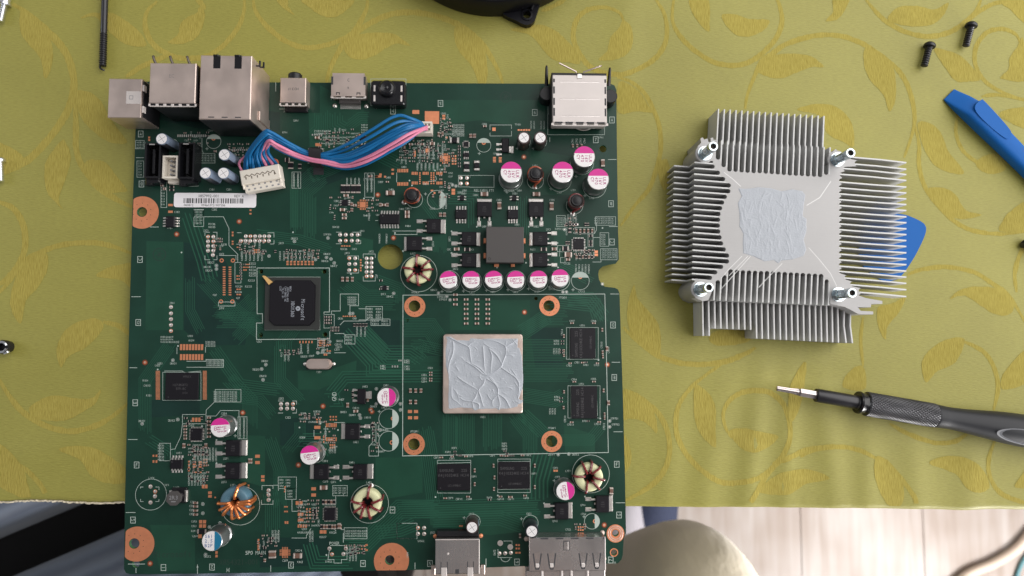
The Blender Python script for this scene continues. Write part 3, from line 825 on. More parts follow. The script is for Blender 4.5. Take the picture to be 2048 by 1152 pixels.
for x, y in pts('363,505 548,561 586,464.5 1205,456 357,446 398.5,297.5 806,502 790,466 725,531 702,548 903,462.5 903,506 953.5,453.5 1057.5,453.5 1115,486 1116,535 1172.5,495 994,535 1052,525.5 433,880 433,926.5 404,852.5 342,1000 676,930 681,961 676,860 641,847 599,855 1088,1006.5 1170,993 871,994 995.5,991 1197,720 1200.5,837 315.5,739 356,692 706,780 652,1021 386,918.5 395,1134 653,1110 535,985.5 824,371 819,361 870,341 884,339 746,397 728,397'):
    b = B(x, y); mb.disc(b.x, b.y, 1.7*k, 0.03, 8, 4)
part('solder_pad', mb, [M['solder_dull'], M['solder'], M['copper'], M['hole'], M['silk']], board, (0, 0, ZB), kind='stuff', smooth=True)
# flat copper pads of empty footprints: x y w h, or rows
mb = MB()
def pad(x, y, w, h, mi=0):
    b = B(x, y); mb.box(b.x, b.y, 0, w*k, h*k, 0.035, mi=mi)
def prow(x0, y0, dx, dy, n, w, h, mi=0):
    for i in range(n): pad(x0+dx*i, y0+dy*i, w, h, mi)
for s in '''341,410,9,4.5 341,423.5,9,4.5 501,420.5,4,3 501,427.5,4,3 298.4,275,4,4 298.4,280,4,4 831.7,224,14,8 887.6,231.5,6,4 887.6,237,6,4 515,912.5,9,6 515,925,9,6 525.6,953,6.5,5
525.6,960.3,6.5,5 406.4,973,5,7 412.6,973,5,7 420,985.5,7,5 420,992.5,7,5 401.4,1043.5,6,6.5 409,1043.5,6,6.5 401.4,1052,6,6.5 409,1052,6,6.5 400,1072.5,7,7 627.3,977.6,9,6 627.3,990,9,6 594.5,1006,6,7 602,1006,6,7
601.3,1028.5,11,6 601.3,1040,11,6 642.6,1063.7,6,6.5 649.6,1063.7,6,6.5 820,823,8,6 832,823,8,6 820,835.4,8,6 832,835.4,8,6 1192.5,503.5,7,5 1192.5,509.6,7,5 906.7,380.4,7,5.5 906.7,386.6,7,5.5 634.7,854.7,12,6 634.7,875.4,12,6
988,258.5,7,7 829.6,307.5,4,12 855,301,8,8 1109,941.5,4,4 1113.6,941.5,4,4 753.5,353.5,5,4 761,349,5,4 785.5,339.5,5,4 785.5,347.5,5,4 757,353,12,4 783.5,513,4,0.1 770,353.4,4,4 636.7,289.3,12,6 893,275,4,4 720,270,5,3 864,381,5,3 869,386,4,4'''.split():
    pad(*nums(s))
b = B(864, 235); mb.box(b.x, b.y, 0, 29*k, 26*k, 0.035)
for a in [(796, 341.2, 3.2, 0, 7, 2.2, 7), (796, 368, 3.2, 0, 7, 2.2, 7), (824.5, 346.7, 3.2, 0, 4, 2.2, 6), (824.5, 366, 3.2, 0, 4, 2.2, 6), (846.5, 346.7, 3.2, 0, 4, 2.2, 6), (846.5, 366, 3.2, 0, 4, 2.2, 6), (874, 346.7, 3.2, 0, 4, 2.2, 6), (874, 366, 3.2, 0, 4, 2.2, 6),
 (839.8, 346, 0, 4.2, 6, 3, 2.6), (862.5, 346, 0, 4.2, 6, 3, 2.6), (867.4, 346, 0, 4.2, 6, 3, 2.6), (653, 850.3, 3.2, 0, 7, 2.3, 7.5), (653, 878.4, 3.2, 0, 7, 2.3, 7.5), (989, 315, 0, 2.9, 4, 6, 1.9), (1000.5, 315, 0, 2.9, 4, 6, 1.9), (905.5, 312, 0, 5.2, 4, 3.5, 3.4), (911, 312, 0, 5.2, 4, 3.5, 3.4),
 (362.2, 694.3, 6, 0, 8, 4.4, 11.5), (362.2, 714.2, 6, 0, 8, 4.4, 11.5), (448.3, 534.4, 0, 4.58, 13, 5.2, 2.6), (460, 534.4, 0, 4.58, 13, 5.2, 2.6), (315.8, 742.5, 0, 2.42, 24, 8.2, 1.5), (409.6, 742.5, 0, 2.42, 24, 7.6, 1.5),
 (388.8, 924, 0, 4.8, 3, 6, 3), (400.3, 924, 0, 4.8, 3, 6, 3), (386.3, 839.5, 6.3, 0, 3, 4.6, 8), (408, 919, 5, 0, 2, 3.4, 3.4), (408, 925, 5, 0, 2, 3.4, 3.4), (408, 931, 5, 0, 2, 3.4, 3.4), (378, 923, 0, 6, 4, 3.4, 3.2), (386.5, 944.6, 5, 0, 4, 3.4, 2.6), (307, 911.5, 6, 0, 2, 3.4, 4), (307, 923, 6, 0, 2, 3.4, 5),
 (614, 1018, 0, 6, 4, 3.2, 3.2), (620, 1018, 0, 6, 4, 3.2, 3.2), (597, 1052, 5, 0, 4, 3.4, 6), (1037.5, 260, 5.2, 0, 5, 4, 3.4), (661, 833.5, 5.6, 0, 3, 3, 3), (661, 839.5, 5.6, 0, 3, 3, 3), (661, 890, 4, 0, 3, 3, 3.4), (661, 895, 4, 0, 3, 3, 3.4), (634, 839, 5.5, 0, 2, 3.2, 3.2), (634, 844, 5.5, 0, 2, 3.2, 3.2), (647.5, 874, 0, 5, 3, 3, 3),
 (687, 632.5, 4, 0, 3, 3, 2.2), (700, 632.5, 5, 0, 3, 3.4, 2.2), (575, 523.5, 7.2, 0, 8, 4.4, 3.4), (575, 528.5, 7.2, 0, 8, 4.4, 3.4), (494, 528.8, 4, 0, 2, 3, 2.2), (494, 534.6, 4, 0, 2, 3, 2.2), (488, 534.5, 4, 0, 2, 3, 2.4), (488, 540, 4, 0, 2, 3, 2.4), (475, 552, 5, 0, 2, 4, 2.6), (475, 558, 5, 0, 2, 4, 2.6), (475, 578.6, 5, 0, 2, 4, 2.6), (475, 589, 5, 0, 2, 4, 2.6),
 (465.3, 465, 0, 5.6, 2, 3.4, 3.6), (465.3, 483, 0, 5, 2, 3.4, 3), (475, 494.5, 4, 0, 2, 3, 2.4), (509, 500, 4.4, 0, 3, 3.2, 3), (509, 504.5, 4.4, 0, 3, 3.2, 3), (684, 492, 5, 0, 4, 3.6, 2.4), (721.5, 520, 0, 5.2, 5, 3.2, 3.2), (640, 681, 4.4, 0, 3, 3.4, 3), (640, 686, 4.4, 0, 3, 3.4, 3), (640, 691, 4.4, 0, 3, 3.4, 3), (655, 689.4, 5, 0, 2, 3.4, 2.6), (655, 702, 5, 0, 2, 3.4, 2.6), (649, 709, 4, 0, 2, 3, 4.4), (600, 684, 6, 0, 5, 2.6, 4.6),
 (570, 974, 0, 4.5, 3, 3.5, 3), (497, 971, 0, 5, 3, 3.2, 3.4), (570, 1013.5, 4, 0, 2, 3.2, 2.6), (570, 1023, 4, 0, 2, 3.2, 3), (571, 1045, 4, 0, 2, 3.2, 5), (517, 1080, 0, 6, 2, 3.4, 4), (517, 1092, 0, 6, 2, 3.6, 5), (433, 1105, 0, 7, 2, 4.4, 5), (724, 1092, 6, 0, 2, 4, 3), (724, 1098, 6, 0, 2, 4, 3), (733, 1090, 0, 10, 2, 5, 3.4), (1033, 1090, 5, 0, 2, 3.4, 3.4), (1033, 1097, 5, 0, 2, 3.4, 3.4), (1033, 1105.5, 6, 0, 2, 4.4, 3.4), (1157, 1054, 4.4, 0, 4, 2.8, 3), (1157, 1060, 4.4, 0, 3, 2.8, 3), (920, 1052, 4, 0, 2, 3, 3), (430.5, 995, 0, 5, 1, 3, 3)]:
    prow(*a)
for x, y, n in [(890, 317, 5.5), (725.5, 409.4, 5.6), (570, 1105, 6)]:  # empty quad footprints
    pad(x, y, n*2, n*2)
    for i in range(4):
        o = -4.8+3.2*i
        pad(x+o, y-n-2.8, 1.7, 4); pad(x+o, y+n+2.8, 1.7, 4); pad(x-n-2.8, y+o, 4, 1.7); pad(x+n+2.8, y+o, 4, 1.7)
prow(356, 271.5, 4.2, 0, 14, 2.2, 5, 1); prow(470, 270, 4.2, 0, 10, 2, 4, 1); prow(460, 300, 4.2, 0, 9, 2.6, 2.6, 1); prow(625, 269.5, 4.6, 0, 5, 2.6, 3, 1); prow(798, 721, 4, 0, 2, 2.6, 3, 1); prow(785, 733, 5, 0, 3, 2.6, 4, 1); prow(1139, 449, 5.4, 0, 4, 3, 4, 1)
part('copper_pad', mb, [M['copper'], M['solder']], board, (0, 0, ZB), kind='stuff', smooth=False)

# ---- silkscreen
mb = MB()
def sl(s, w=0.9, closed=False): mb.line(bx(s), w*k, 0.045, closed=closed)
def srect(x0, y0, x1, y1, w=0.9): sl(f'{x0},{y0} {x1},{y0} {x1},{y1} {x0},{y1}', w, True)
def scirc(x, y, r, w=0.9, n=44):
    b = B(x, y); mb.line([(b.x+r*k*math.cos(2*math.pi*i/n), b.y+r*k*math.sin(2*math.pi*i/n)) for i in range(n)], w*k, 0.045, closed=True)
def tx(t, x, y, size=4.6, rot=0):
    b = B(x, y); mb.text(t, b.x, b.y, 0.045, size*k, rad(rot))
sl('806,590.3 1209.6,588 1213,720 1216.6,905 1100,907 805.2,911.8', 1.3, True)
sl('514,536 659,536 659,624 648,624 648,640 659.5,640', 1.2); sl('659.5,662 659.5,678 513,679 513,646 525,646 525,627.5 514.3,627.5 514,536', 1.2)
sl('532,554 640,554 640,660 530,660', 0.7, True)
for s in '''272,315.5 288,315.5|300,454 317.7,454|263,593.5 281.5,593.5|259,735.5 274.5,735.5|256,879 275,879|251.5,1025 271,1025|1216,319 1233,319|1218,453 1235.5,453|1220.5,588 1238,588|1223.5,724.5 1240,724.5|1227,863.5 1245,863.5|1231,1005.5 1250,1005.5|395,1129 395,1147|541.5,1131 541.5,1143|830,1125 830,1138|972,1117 972,1133|551.5,165 551.5,183|1099.5,275 1099.5,284|256,1128 290,1128|272,1136 272,1146|686.7,1085 686.7,1066'''.split('|'): sl(s, 1.1)
for t, x, y, r in [('A', 281.5, 268, 0), ('B', 283, 368, 180), ('C', 280, 519, 90), ('D', 276.5, 645, 180), ('E', 270.5, 805.5, 90), ('F', 273.3, 930, 0), ('G', 266, 1040, 90), ('4', 786, 222, 0), ('5', 881, 207, 180), ('6', 1069.5, 225, 0), ('7', 1191.5, 279.5, 0), ('A', 1224, 240, 0), ('B', 1222, 407.5, 180), ('C', 1224, 484, 90), ('D', 1226, 650, 180), ('E', 1228.5, 755, 180), ('F', 1233.5, 928.5, 0), ('G', 1238, 1030, 90), ('1', 327, 1135, 90), ('2', 424, 1134, 180), ('3', 582, 1130, 180), ('4', 726, 1127, 90), ('5', 860, 1127, 180), ('6', 1034, 1124, 90), ('7', 1221.5, 1120, 90), ('3', 633, 342, 0), ('4', 785, 1020, 90)]:
    tx(t, x, y, 6.6, r); srect(x-4.7, y-6, x+4.7, y+6, 1.1)
for x, y, r in [(1021.5, 357.5, 24), (1119, 360, 24), (1163.5, 326, 24), (1189, 372.5, 24), (899, 562, 21), (942.6, 563, 21), (987, 562.5, 21), (1031, 562, 21), (1076, 562.5, 21), (1119, 560, 21), (1160.6, 561.5, 18), (967.6, 290.5, 14.3), (427.5, 283, 14.3), (873.5, 399.5, 19), (777.5, 837.5, 19.3), (777.5, 882.3, 19.3), (1184, 1042.5, 15), (452.5, 851.3, 20.5), (629.4, 904.8, 20.5), (777, 793, 20.5), (1128, 977.7, 20.5), (439, 1071, 21), (837.5, 547, 36.5), (739, 1007.5, 37), (1181.5, 947.7, 37), (481, 1011, 37), (828.7, 398.9, 16.5), (1070.7, 362, 16.5), (1149.3, 411, 17), (302, 989, 29.5), (1047.5, 283, 13.5), (1080.5, 283, 13.5), (345, 289, 11), (946, 1043, 14), (1061, 1046, 15)]:
    scirc(x, y, r, 0.85)
for x, y, r, a in [(967.6, 290.5, 14.3, 90), (427.5, 283, 14.3, 90), (873.5, 399.5, 19, 0), (777.5, 837.5, 19.3, 0), (777.5, 882.3, 19.3, 0), (1160.6, 561.5, 18, 90), (1184, 1042.5, 15, 0)]:   # filled polarity half of empty capacitor rings
    b = B(x, y); a = rad(a); h = math.acos(0.36)
    mb.sheet([[(b.x+r*k*math.cos(a-h+2*h*i/16), b.y+r*k*math.sin(a-h+2*h*i/16)) for i in range(17)]], 0.042)
for x, y in pts('1014,384.5 1102,377.5 1152,352.5 1170,391.5 884,583 927,582 973,580.5 1016,579.5 1057,577.5 1099,574 1146,579.5 958.5,307 1034.5,297 1066.5,297 414,297.5 851,388 758.5,823 757,871.5 470.5,871.5 1108.5,961.5 928.5,1035.5 1043,1037.5 1168,1033.5 836,290'):
    sl(f'{x-3},{y} {x+3},{y}', 1); sl(f'{x},{y-3} {x},{y+3}', 1)
# outlines around parts
for a in [(1133, 655, 1196.5, 718.5), (1135.8, 771.5, 1200, 836), (875, 920.5, 941.5, 986), (995.5, 918, 1060.5, 985), (325.5, 744.5, 402, 800.5), (1095.5, 228, 1209, 269.5), (741.5, 158, 812, 211), (917, 350.8, 939.5, 373.8), (939.5, 350.8, 988, 374.5), (367, 364.5, 396.5, 372.5), (1115, 491, 1137.5, 503.5), (1113, 431, 1130.5, 453), (1191, 433.5, 1231, 450.5), (1149.5, 455, 1188.5, 467.5), (1200, 465.5, 1217.5, 492.5), (1201, 497.5, 1234, 519.5), (1176, 468, 1186, 493.5), (729.5, 346, 748.5, 394.5), (388, 420, 407.5, 433.5), (388, 419, 407.5, 453), (584, 344, 601.5, 376.5), (396, 342.5, 396.6, 343), (396, 307, 430, 326), (430.5, 779, 482, 804), (319, 886.5, 341, 921.5), (476, 833.5, 494, 877.5), (556.5, 954, 593, 977), (571, 977, 592.5, 998.5), (665.5, 971, 694.5, 991.5), (688.5, 1055.5, 734, 1077.5), (740, 660, 709, 688), (689.5, 669.5, 710, 688), (732, 613, 765, 640), (742, 638, 780, 651), (648, 629, 668.5, 656), (635, 680, 648.5, 695), (738, 745, 738.1, 746), (794, 1046.5, 834, 1077.5), (322, 357, 333.5, 415), (271, 281, 288.5, 297.5), (274, 322, 287.5, 354.5), (470, 525, 482, 566), (1121, 515, 1130, 525.5)]:
    if a[2]-a[0] > 1 and a[3]-a[1] > 1: srect(*a, 0.8)
for s in '''1139,655 1139,718|1189.5,655 1191,714 1186,718.5|1141.5,771.5 1142,836|1193,771.5 1195,831 1190,836|876,926.5 941.5,925|876,980 941.5,979.5|996,923.5 1060,922.5|996,979 1060.5,978
410,465 410,472|411,464.5 420,464.5|426,464.5 434,464.5 434,478|410,511 410,519.5 420,519.5|427,519.5 434,519.5 434,511|438,511 472,511 472,520|437,604 437,612 470,612 470,604|474,465.5 483,465.5|473,488.5 483,488.5|535,465.5 548,465.5 548,475|540,488 548,488 548,480
672,464.5 683,464.5|705,464.5 721.5,464.5 721.5,472|672,487.5 683,487.5|711,487.5 721.5,487.5 721.5,480|694,512 717,512 717,520|694,546 717,546 717,538|726.5,516 726.5,508 750.5,508 750.5,516|726.5,553 726.5,562 750.5,562 750.5,553|437,604 470,604|556,802 568,802|585,802 593,802 593,809|556,826 566,826|585,826 593,826 593,818
407.5,433.5 447,433.5 458,457 458,491 475.5,508.5 475.5,525|430,803 412.5,820 412.5,828|412,826 412,877|365,829 412,829|412,832 432,832 441,821 478,821 478,833|412,847.5 365,847.5 365,829|365,847.5 362,872 350,898 341,899|980,249 980,260|980,250 1023,250 1023,258|980,265 980,272 1023,272 1023,262|940,356 940,350.8
750.5,441 756,441|788,469 834,469 834,462 785,462|687,988 687,991 671.5,991 671.5,1009|645,1009.5 671,1009.5|584,998 584,1022.5 610,1022.5|645,1057.5 668,1057.5 672,1062|682,1059 688.5,1059|660,1093 656,1119 668,1119 668,1126 683,1126 683,1119 694,1119 694,1092|660,1091 692,1091|583,1076 613,1076 613,1071 622,1057
804,1046.5 794,1046.5 794,1077.5 833,1077.5|1007,1082 1024,1082 1024,1090|996,1098 996,1115 1024,1115|557,981.5 557,970.5 546,970.5|524,980 524,971 546,971 546,978|523,1000 523,1008.5 546,1008.5 546,1000|281,977 281,974 287,974|281,998 281,1003 287,1003|311,974 318,974 318,980|311,1003 318,1003 318,998
741.5,617.5 717.5,617.5|680.5,588 717,588 717,611.5 700,611.5 700,632|680.5,588 680.5,622 663,622 663,630|717.5,640 732,640 740,634|680,650 688,642 731,642 738,636|669,667 687,667 692,672|669,705.5 692,705.5|737,554 737,550 750,550|745,550 754,550 754,556|1189,467 1193,460 1193,446 1191,446|1186.5,475 1200,475|1185,524 1202,524 1202,519|1120,497 1119,513
328.5,742 365,742 368,745 402,742|373,722.5 412,722.5 412,719 447,719 447,734.5 412,734.5 373,734.5|354,695 354,708|411,694 411,705|793.5,345 793.5,365|856,363 870,361|871,352 873,358 870,363|668,845 690,845|628,860 628,873|651,852 651,880|741,848 752,848 752,885 757,892 757,912 738,912 738,893 745,885 745,852 741,848
283,361 295,361 292,352|291,285 291,288|300,355 312,362 322,362|404,276 404,300 407,307|1096,228 1096,213|558,218 618,218|618,166 618,214|663,194 663,199'''.replace('\n', '|').split('|'): sl(s, 0.9)
b = B(1011, 1115)
mb.line([(b.x+9*k*math.cos(math.pi+math.pi*i/14), b.y+8*k*math.sin(math.pi+math.pi*i/14)) for i in range(15)], 0.9*k, 0.045)
tx('RELIABILITY', 968, 381, 5.4); tx('HEADER', 1021-26, 381, 5.4) if False else tx('HEADER', 1018.5, 381, 5.2)
tx('GND', 668.5, 793, 8.5, 90); tx('5P0 MAIN', 511, 1105.5, 7.2); tx('POWER', 669, 1086.5, 5.8); tx('H', 456, 1140, 8)
LAB = '''C6A4 1047 296|C6A5 1079 296|C7B1 1146 340|C7B7 1119 385|C7B8 1183 396|C6B1 1039 381|Q6B1 969 453|Q6B2 1072 453|U6B1 1034 449|C6B2 951 390|C6B5 998 400|C7B5 1104 400|L6B1 1070 331|L7B1 1147 380|Q6B1 928 387|D5B1 1030 387|C5B2 865 417|J5B1 929 381
C5C2 898 583|C5C1 944 585|C6C1 986 584|C6C2 1031 584|C6C3 1074 583|C7C12 1104 578|C7C13 1163 583|Q5C1 899 478 90|Q5C2 911 538|Q7C1 1097 459|U7C1 1165 505|STP7C1 1118 458|C7C22 1134 527|R5C1 943 499|R6C1 1066 499|C5C 898 499|L5C1 826 507|Q5C4 866 488 90
U7D1 1165 651|C7D7 1144 642|C7D8 1187 642|R7D2 1113 682|R7D3 1113 687.5|C7D14 1124 665 90|C7E2 1138 731|C7E1 1154 725|R7E1 1172 730|C7E3 1193 730|C7D11 1217 700 90|C7D13 1203 690 90|U7E1 1163 768|C7E4 1148 759|C7E5 1187 758|R7E4 1114 794|R7E5 1114 800|C7E13 1141 849|C7E14 1195 848|R7E8 1170 842|C7E10 1130 838 90|STP7E1 1229 837|STP7E2 1231 849|C7E12 1208 853 90
MTG6F1 1104 856|MTG5F1 829 863|MTG6D1 1126 595|MTG4D1 831 585|U5E1 966 834|DB7F1 1103 909|DB7F2 1151 909|C6F1 985 911|C6F2 1057 910|C5F2 941 912|C5F3 873 915|C5F1 904 917|R5F1 909 896|R5F2 896 904|R6F1 1009 887|R6F2 1009 892|C6F3 1009 898|U6F1 1068 947|U5F1 948 953|C5F9 901 996|C5F10 918 998|C5F8 938 998|R6F4 979 995|C6F10 1001 998|C6F11 1022 998|C6F8 1052 996|C7F2 1115 954|C7F1 1111 936|L7F1 1136 942|Q7G1 1166 1010|Q7G2 1110 1042|C7G2 1167 1028|C5G2 943 1028|C6G1 1058 1027|C7G2 1136 1059
C4E1 772 771|U4E2 730 773|DB4E4 747 813|C4E3 768 815|C4E10 735 835|C4E11 712 816|DB4E2 770 860|C4F7 764 903|Q4E1 712 884|C3F4 650 922|Q4F1 704 925|Q3F1 667 964|C3F3 651 963|L4F1 738 965|R4E7 683 799|C3E2 576 835|U3E2 651 867 90|J2E2 562 797|R3E9 607 827|R3E7 613 837|R3E10 634 823|DB3E1 687 824|DB4E1 705 830|R3E8 605 875|L2F1 466 970|Q2F1 452 917|Q2F2 448 964|C2E4 448 827|U1F1 358 906|L1F4 303 956|L1F2 353 975|DB1E2 343 841|DB1E1 284 842|U1E2 383 851|L1F1 333 970
U1D1 381 672|R1D2 353 684|R1D4 383 681|U1E1 315 731|U2E1 320 727|DB1D1 347 727|R1E4 291 761|C1E10 294 771|R1E1 298 791|DB2D1 530 722|DB2D2 512 739|DB2D3 526 752|Y2E1 638 744|R1C26 424 448|R2C25 424 454|J2C1 412 461|J2C2 443 508|DB2C7 422 525|DB1C8 414 534|DB2C4 418 541|R2C8 448 489|J2C3 562 486|DB3C2 589 477|J2D1 344 606|J2D2 443 616|R2C24 478 573|R2C25 497 573|R2C26 477 584|R2D22 505 527|R2C34 505 534|R2C36 505 540|R2C38 505 546|R2C20 505 551|R2C23 503 561|N27 430 590|A27 476 596|R3C22 672 454|STP3D1 655 469|J3C1 724 462|R3C26 688 498|C4C1 709 498|J4C3 694 506|J4C2 742 503|DB4C3 654 508|DB4C6 650 522|DB4C7 668 532|DB4C2 780 593|Q4C1 767 588|U3C1 519 683|DB5C1 868 580|STP5D2 882 594|STP5D3 886 599|R4D1 814 721|R4D2 814 725|R4E1 766 732|R4E2 766 737|C4E1 814 733|C4E2 814 738|C5E1 861 736|C5E2 848 750|C5E3 848 757|C5E4 848 763|DB3D2 679 682|C3D12 676 689|C3D11 678 694|C3D5 674 699|C3D1 601 706|C3D7 623 712|R3D17 698 674|R3D15 698 680|R3D5 698 686|DB3D5 608 713
R3D3 740 618|R3D4 757 618|R3D5 740 624|R3D14 759 624|R3D6 740 630|R3D7 757 630|R3D8 740 635|R3D9 757 635|R3D10 751 642|R3D11 770 642|R3D12 751 648|R3D13 770 648|CR31 681 637|CR8 709 637|U4B1 808 334|JP4 CTRL 737 358|Q4B1 777 355|C4B9 761 364|L4B1 783 379|C3B10 697 395|C3B1 673 402|R4B15 734 431|C4B11 817 417|R4B4 816 452|C4B5 803 418|Q5B3 920 385|C5B11 852 368|JP2 MAIN 802 320|U5A1 992 307|C5B6 969 248|TP6B1 1036 249|J2A1 572 222|J3A1 701 215|J4A1 757 215|Q3A1 592 241|U5A2 887 227|C5A1 895 233 90|DB2A1 445 260|C2A1 421 261|R7A1 570 265|C7A1 1145 282 90|C7A2 1153 282 90|C7A3 1161 282 90|C7A4 1169 282 90|U7A1 1202 275|J1B1 320 283|U1B1 340 456|C1B1 424 379|C2B1 458 379|C1B2 354 424|C2B2 429 419|Y4 1230 1126 90|SW5G2 842 1082|SW4G2 657 1123|U3G1 609 1058|R3G17 646 1074|R3G26 666 1065|C3G14 597 1101|J5G2 865 1065|J6G1 1094 1077|C4G4 815 1110 90|D6G2 989 1105 90|DB2F2 415 1113|C2F2 386 1004|C2F6 384 1012|C2F1 384 1020|C2F5 384 1028|C1F3 388 1043|C2G1 388 1052|R2F1 388 1062|C2G4 390 1072|L3F5 599 1013|R3G3 600 1124|C2G9 570 1121'''.replace('\n', '|').split('|')
for l in LAB:
    a = l.split(); 
    try: float(a[-3]); has3 = True
    except (ValueError, IndexError): has3 = False
    if has3: x, y, r = map(float, a[-3:]); t = ' '.join(a[:-3])
    else: x, y = map(float, a[-2:]); r = 0; t = ' '.join(a[:-2])
    tx(t, x, y, 3.9, r)
for (x0, y0, nx_, ny_, dx, dy, t, r) in [(1195, 437, 3, 3, 13, 4.6, 'R7C1', 0), (1205, 470, 1, 5, 0, 4.6, 'C7C3', 0), (1208, 501, 3, 4, 10, 4.6, 'C7C', 0), (1118, 436, 2, 4, 8, 4.4, 'R7', 0), (1136, 432, 4, 3, 5.4, 4.6, 'C7', 90), (1152, 533, 5, 3, 6.4, 4.6, 'R7C', 90), (393, 424, 2, 5, 8, 5.6, 'C2', 0), (326, 364, 1, 9, 0, 5.6, 'R1', 0), (588, 350, 2, 5, 8, 5.6, 'R4B', 90), (402, 311, 5, 3, 6, 5, 'C1', 0), (277, 285, 2, 3, 7, 5, 'R1', 0), (280, 327, 1, 5, 0, 5.6, 'C1', 0), (910, 250, 3, 5, 7, 4.6, 'R5A', 0), (908, 262, 3, 3, 8, 4.6, 'C6A', 0), (1062, 245, 2, 3, 6, 5, 'C6', 90), (1082, 245, 2, 3, 6, 5, 'R6', 90), (435, 784, 3, 5, 16, 4.4, 'R1E12', 0), (322, 891, 1, 6, 10, 5.6, 'R2E2', 0), (480, 838, 2, 7, 8, 5.6, 'R2E', 90), (562, 960, 2, 3, 14, 6, 'C3F', 0), (580, 982, 1, 3, 0, 5.6, 'R3F', 0), (670, 976, 3, 3, 9, 5, 'C3', 0), (696, 1062, 4, 3, 11, 5, 'R3G', 0), (600, 1065, 3, 1, 9, 5, 'R3G', 0), (700, 590+5, 2, 4, 8, 4.6, 'R3D', 0), (714, 659, 3, 3, 8, 4.6, 'R3D', 90), (658, 598, 0, 0, 1, 1, '', 0), (602, 692, 2, 3, 14, 5, 'R3D', 90), (570, 704, 2, 4, 7, 5, 'C2', 90), (325, 674, 4, 3, 6, 5, 'R1', 0), (415, 684, 3, 3, 6, 4, 'R1', 0), (418, 722, 4, 3, 8, 4.4, 'R1E', 0), (484, 507, 6, 3, 8, 5, 'R2C', 90), (560, 507, 9, 3, 8, 5, 'C2C', 90), (633, 262, 4, 2, 8, 5, 'R3A', 0), (650, 275, 6, 3, 8, 6, 'R4A', 0), (726, 250, 2, 4, 6, 5, 'R4', 0), (840, 290, 6, 5, 9, 6, 'C5A', 90), (835, 330, 6, 2, 8, 6, 'R5B', 90), (694, 360, 4, 2, 8, 7, 'C3B', 90), (735, 350, 2, 6, 8, 6, 'R4B', 90), (660, 906-8, 3, 2, 5, 5, 'C3', 90), (390, 900, 8, 4, 6, 6, 'C2F', 90), (378, 952, 6, 3, 6, 7, 'R2F', 90), (545, 1065, 3, 3, 6, 7, 'R3G', 90), (620, 1065, 2, 4, 5, 5, 'C3', 90), (700, 1096, 3, 4, 6, 7, 'R4G', 90), (1100, 820, 3, 2, 5, 5, 'R7', 90), (1108, 700, 3, 2, 5, 5, 'C7', 90), (880, 395, 3, 4, 6, 6, 'R5B', 90), (759, 472, 2, 3, 14, 5, 'R4C', 90)]:
    for i in range(nx_):
        for j in range(ny_): tx(t+str((i*3+j*7) % 10), x0+dx*i, y0+dy*j, 3.4, r)
ZONES = [(458, 288, 506, 326, 26), (640, 258, 716, 300, 26), (800, 280, 872, 326, 34), (880, 238, 906, 276, 12), (572, 500, 642, 520, 22), (378, 888, 422, 966, 30), (598, 1000, 640, 1058, 24), (690, 1090, 738, 1112, 12), (480, 478, 530, 510, 18), (600, 828, 645, 848, 10), (430, 476, 446, 500, 6), (1130, 436, 1152, 470, 8), (880, 330, 905, 400, 14), (735, 400, 760, 440, 8), (660, 395, 712, 440, 12), (560, 700, 606, 716, 8), (636, 676, 664, 710, 10), (745, 845, 760, 905, 8), (640, 835, 672, 905, 14), (370, 265, 420, 300, 10), (1140, 500, 1190, 520, 12), (516, 1070, 560, 1100, 10), (1150, 1048, 1172, 1064, 6), (878, 284, 912, 330, 10)]
rz = random.Random(17); SMALL = []
for x0, y0, x1, y1, n_ in ZONES:
    cells = [(x, y) for x in range(int(x0), int(x1)-3, 9) for y in range(int(y0), int(y1)-2, 7)]
    rz.shuffle(cells)
    for i, (x, y) in enumerate(cells[:n_*2]):
        if i < n_: SMALL.append((x+rz.uniform(0, 2), y+rz.uniform(0, 1.5), rz.random() < 0.35, rz.choice('ccrrs')))
        elif i < n_*1.6: tx(rz.choice('CR')+str(rz.randint(1, 7))+rz.choice('ABCDEFG')+str(rz.randint(1, 9)), x+3, y+2, 3.3, rz.choice((0, 0, 90)))
part('silkscreen_print', mb, M['silk'], board, (0, 0, ZB), smooth=False)
# etched marks in the mask
ETCH = mat('etched mark', (0.010, 0.032, 0.022), 0.6)
for x, y, r in [(1011.5, 194, 11.5), (319, 509, 13)]:
    b = B(x, y); mb = MB(); mb.disc(0, 0, r*k, 0.02, 32, hole=(r-1.6)*k)
    for a in (0.3, 1.2, 2.1): mb.line([(-r*0.6*k*math.cos(a), -r*0.6*k*math.sin(a)), (r*0.6*k*math.cos(a), r*0.6*k*math.sin(a))], 1.2*k, 0.02+0.002*a)
    part('etched_logo', mb, ETCH, board, (b.x, b.y, ZB), smooth=False)
for t, x, y, s in (('Microsoft', 345, 1108, 12), ('X854321-001', 478, 1124, 10)):
    b = B(x, y); mb = MB(); mb.text(t, 0, 0, 0.02, s*k); part('etched_word', mb, ETCH, board, (b.x, b.y, ZB), smooth=False)
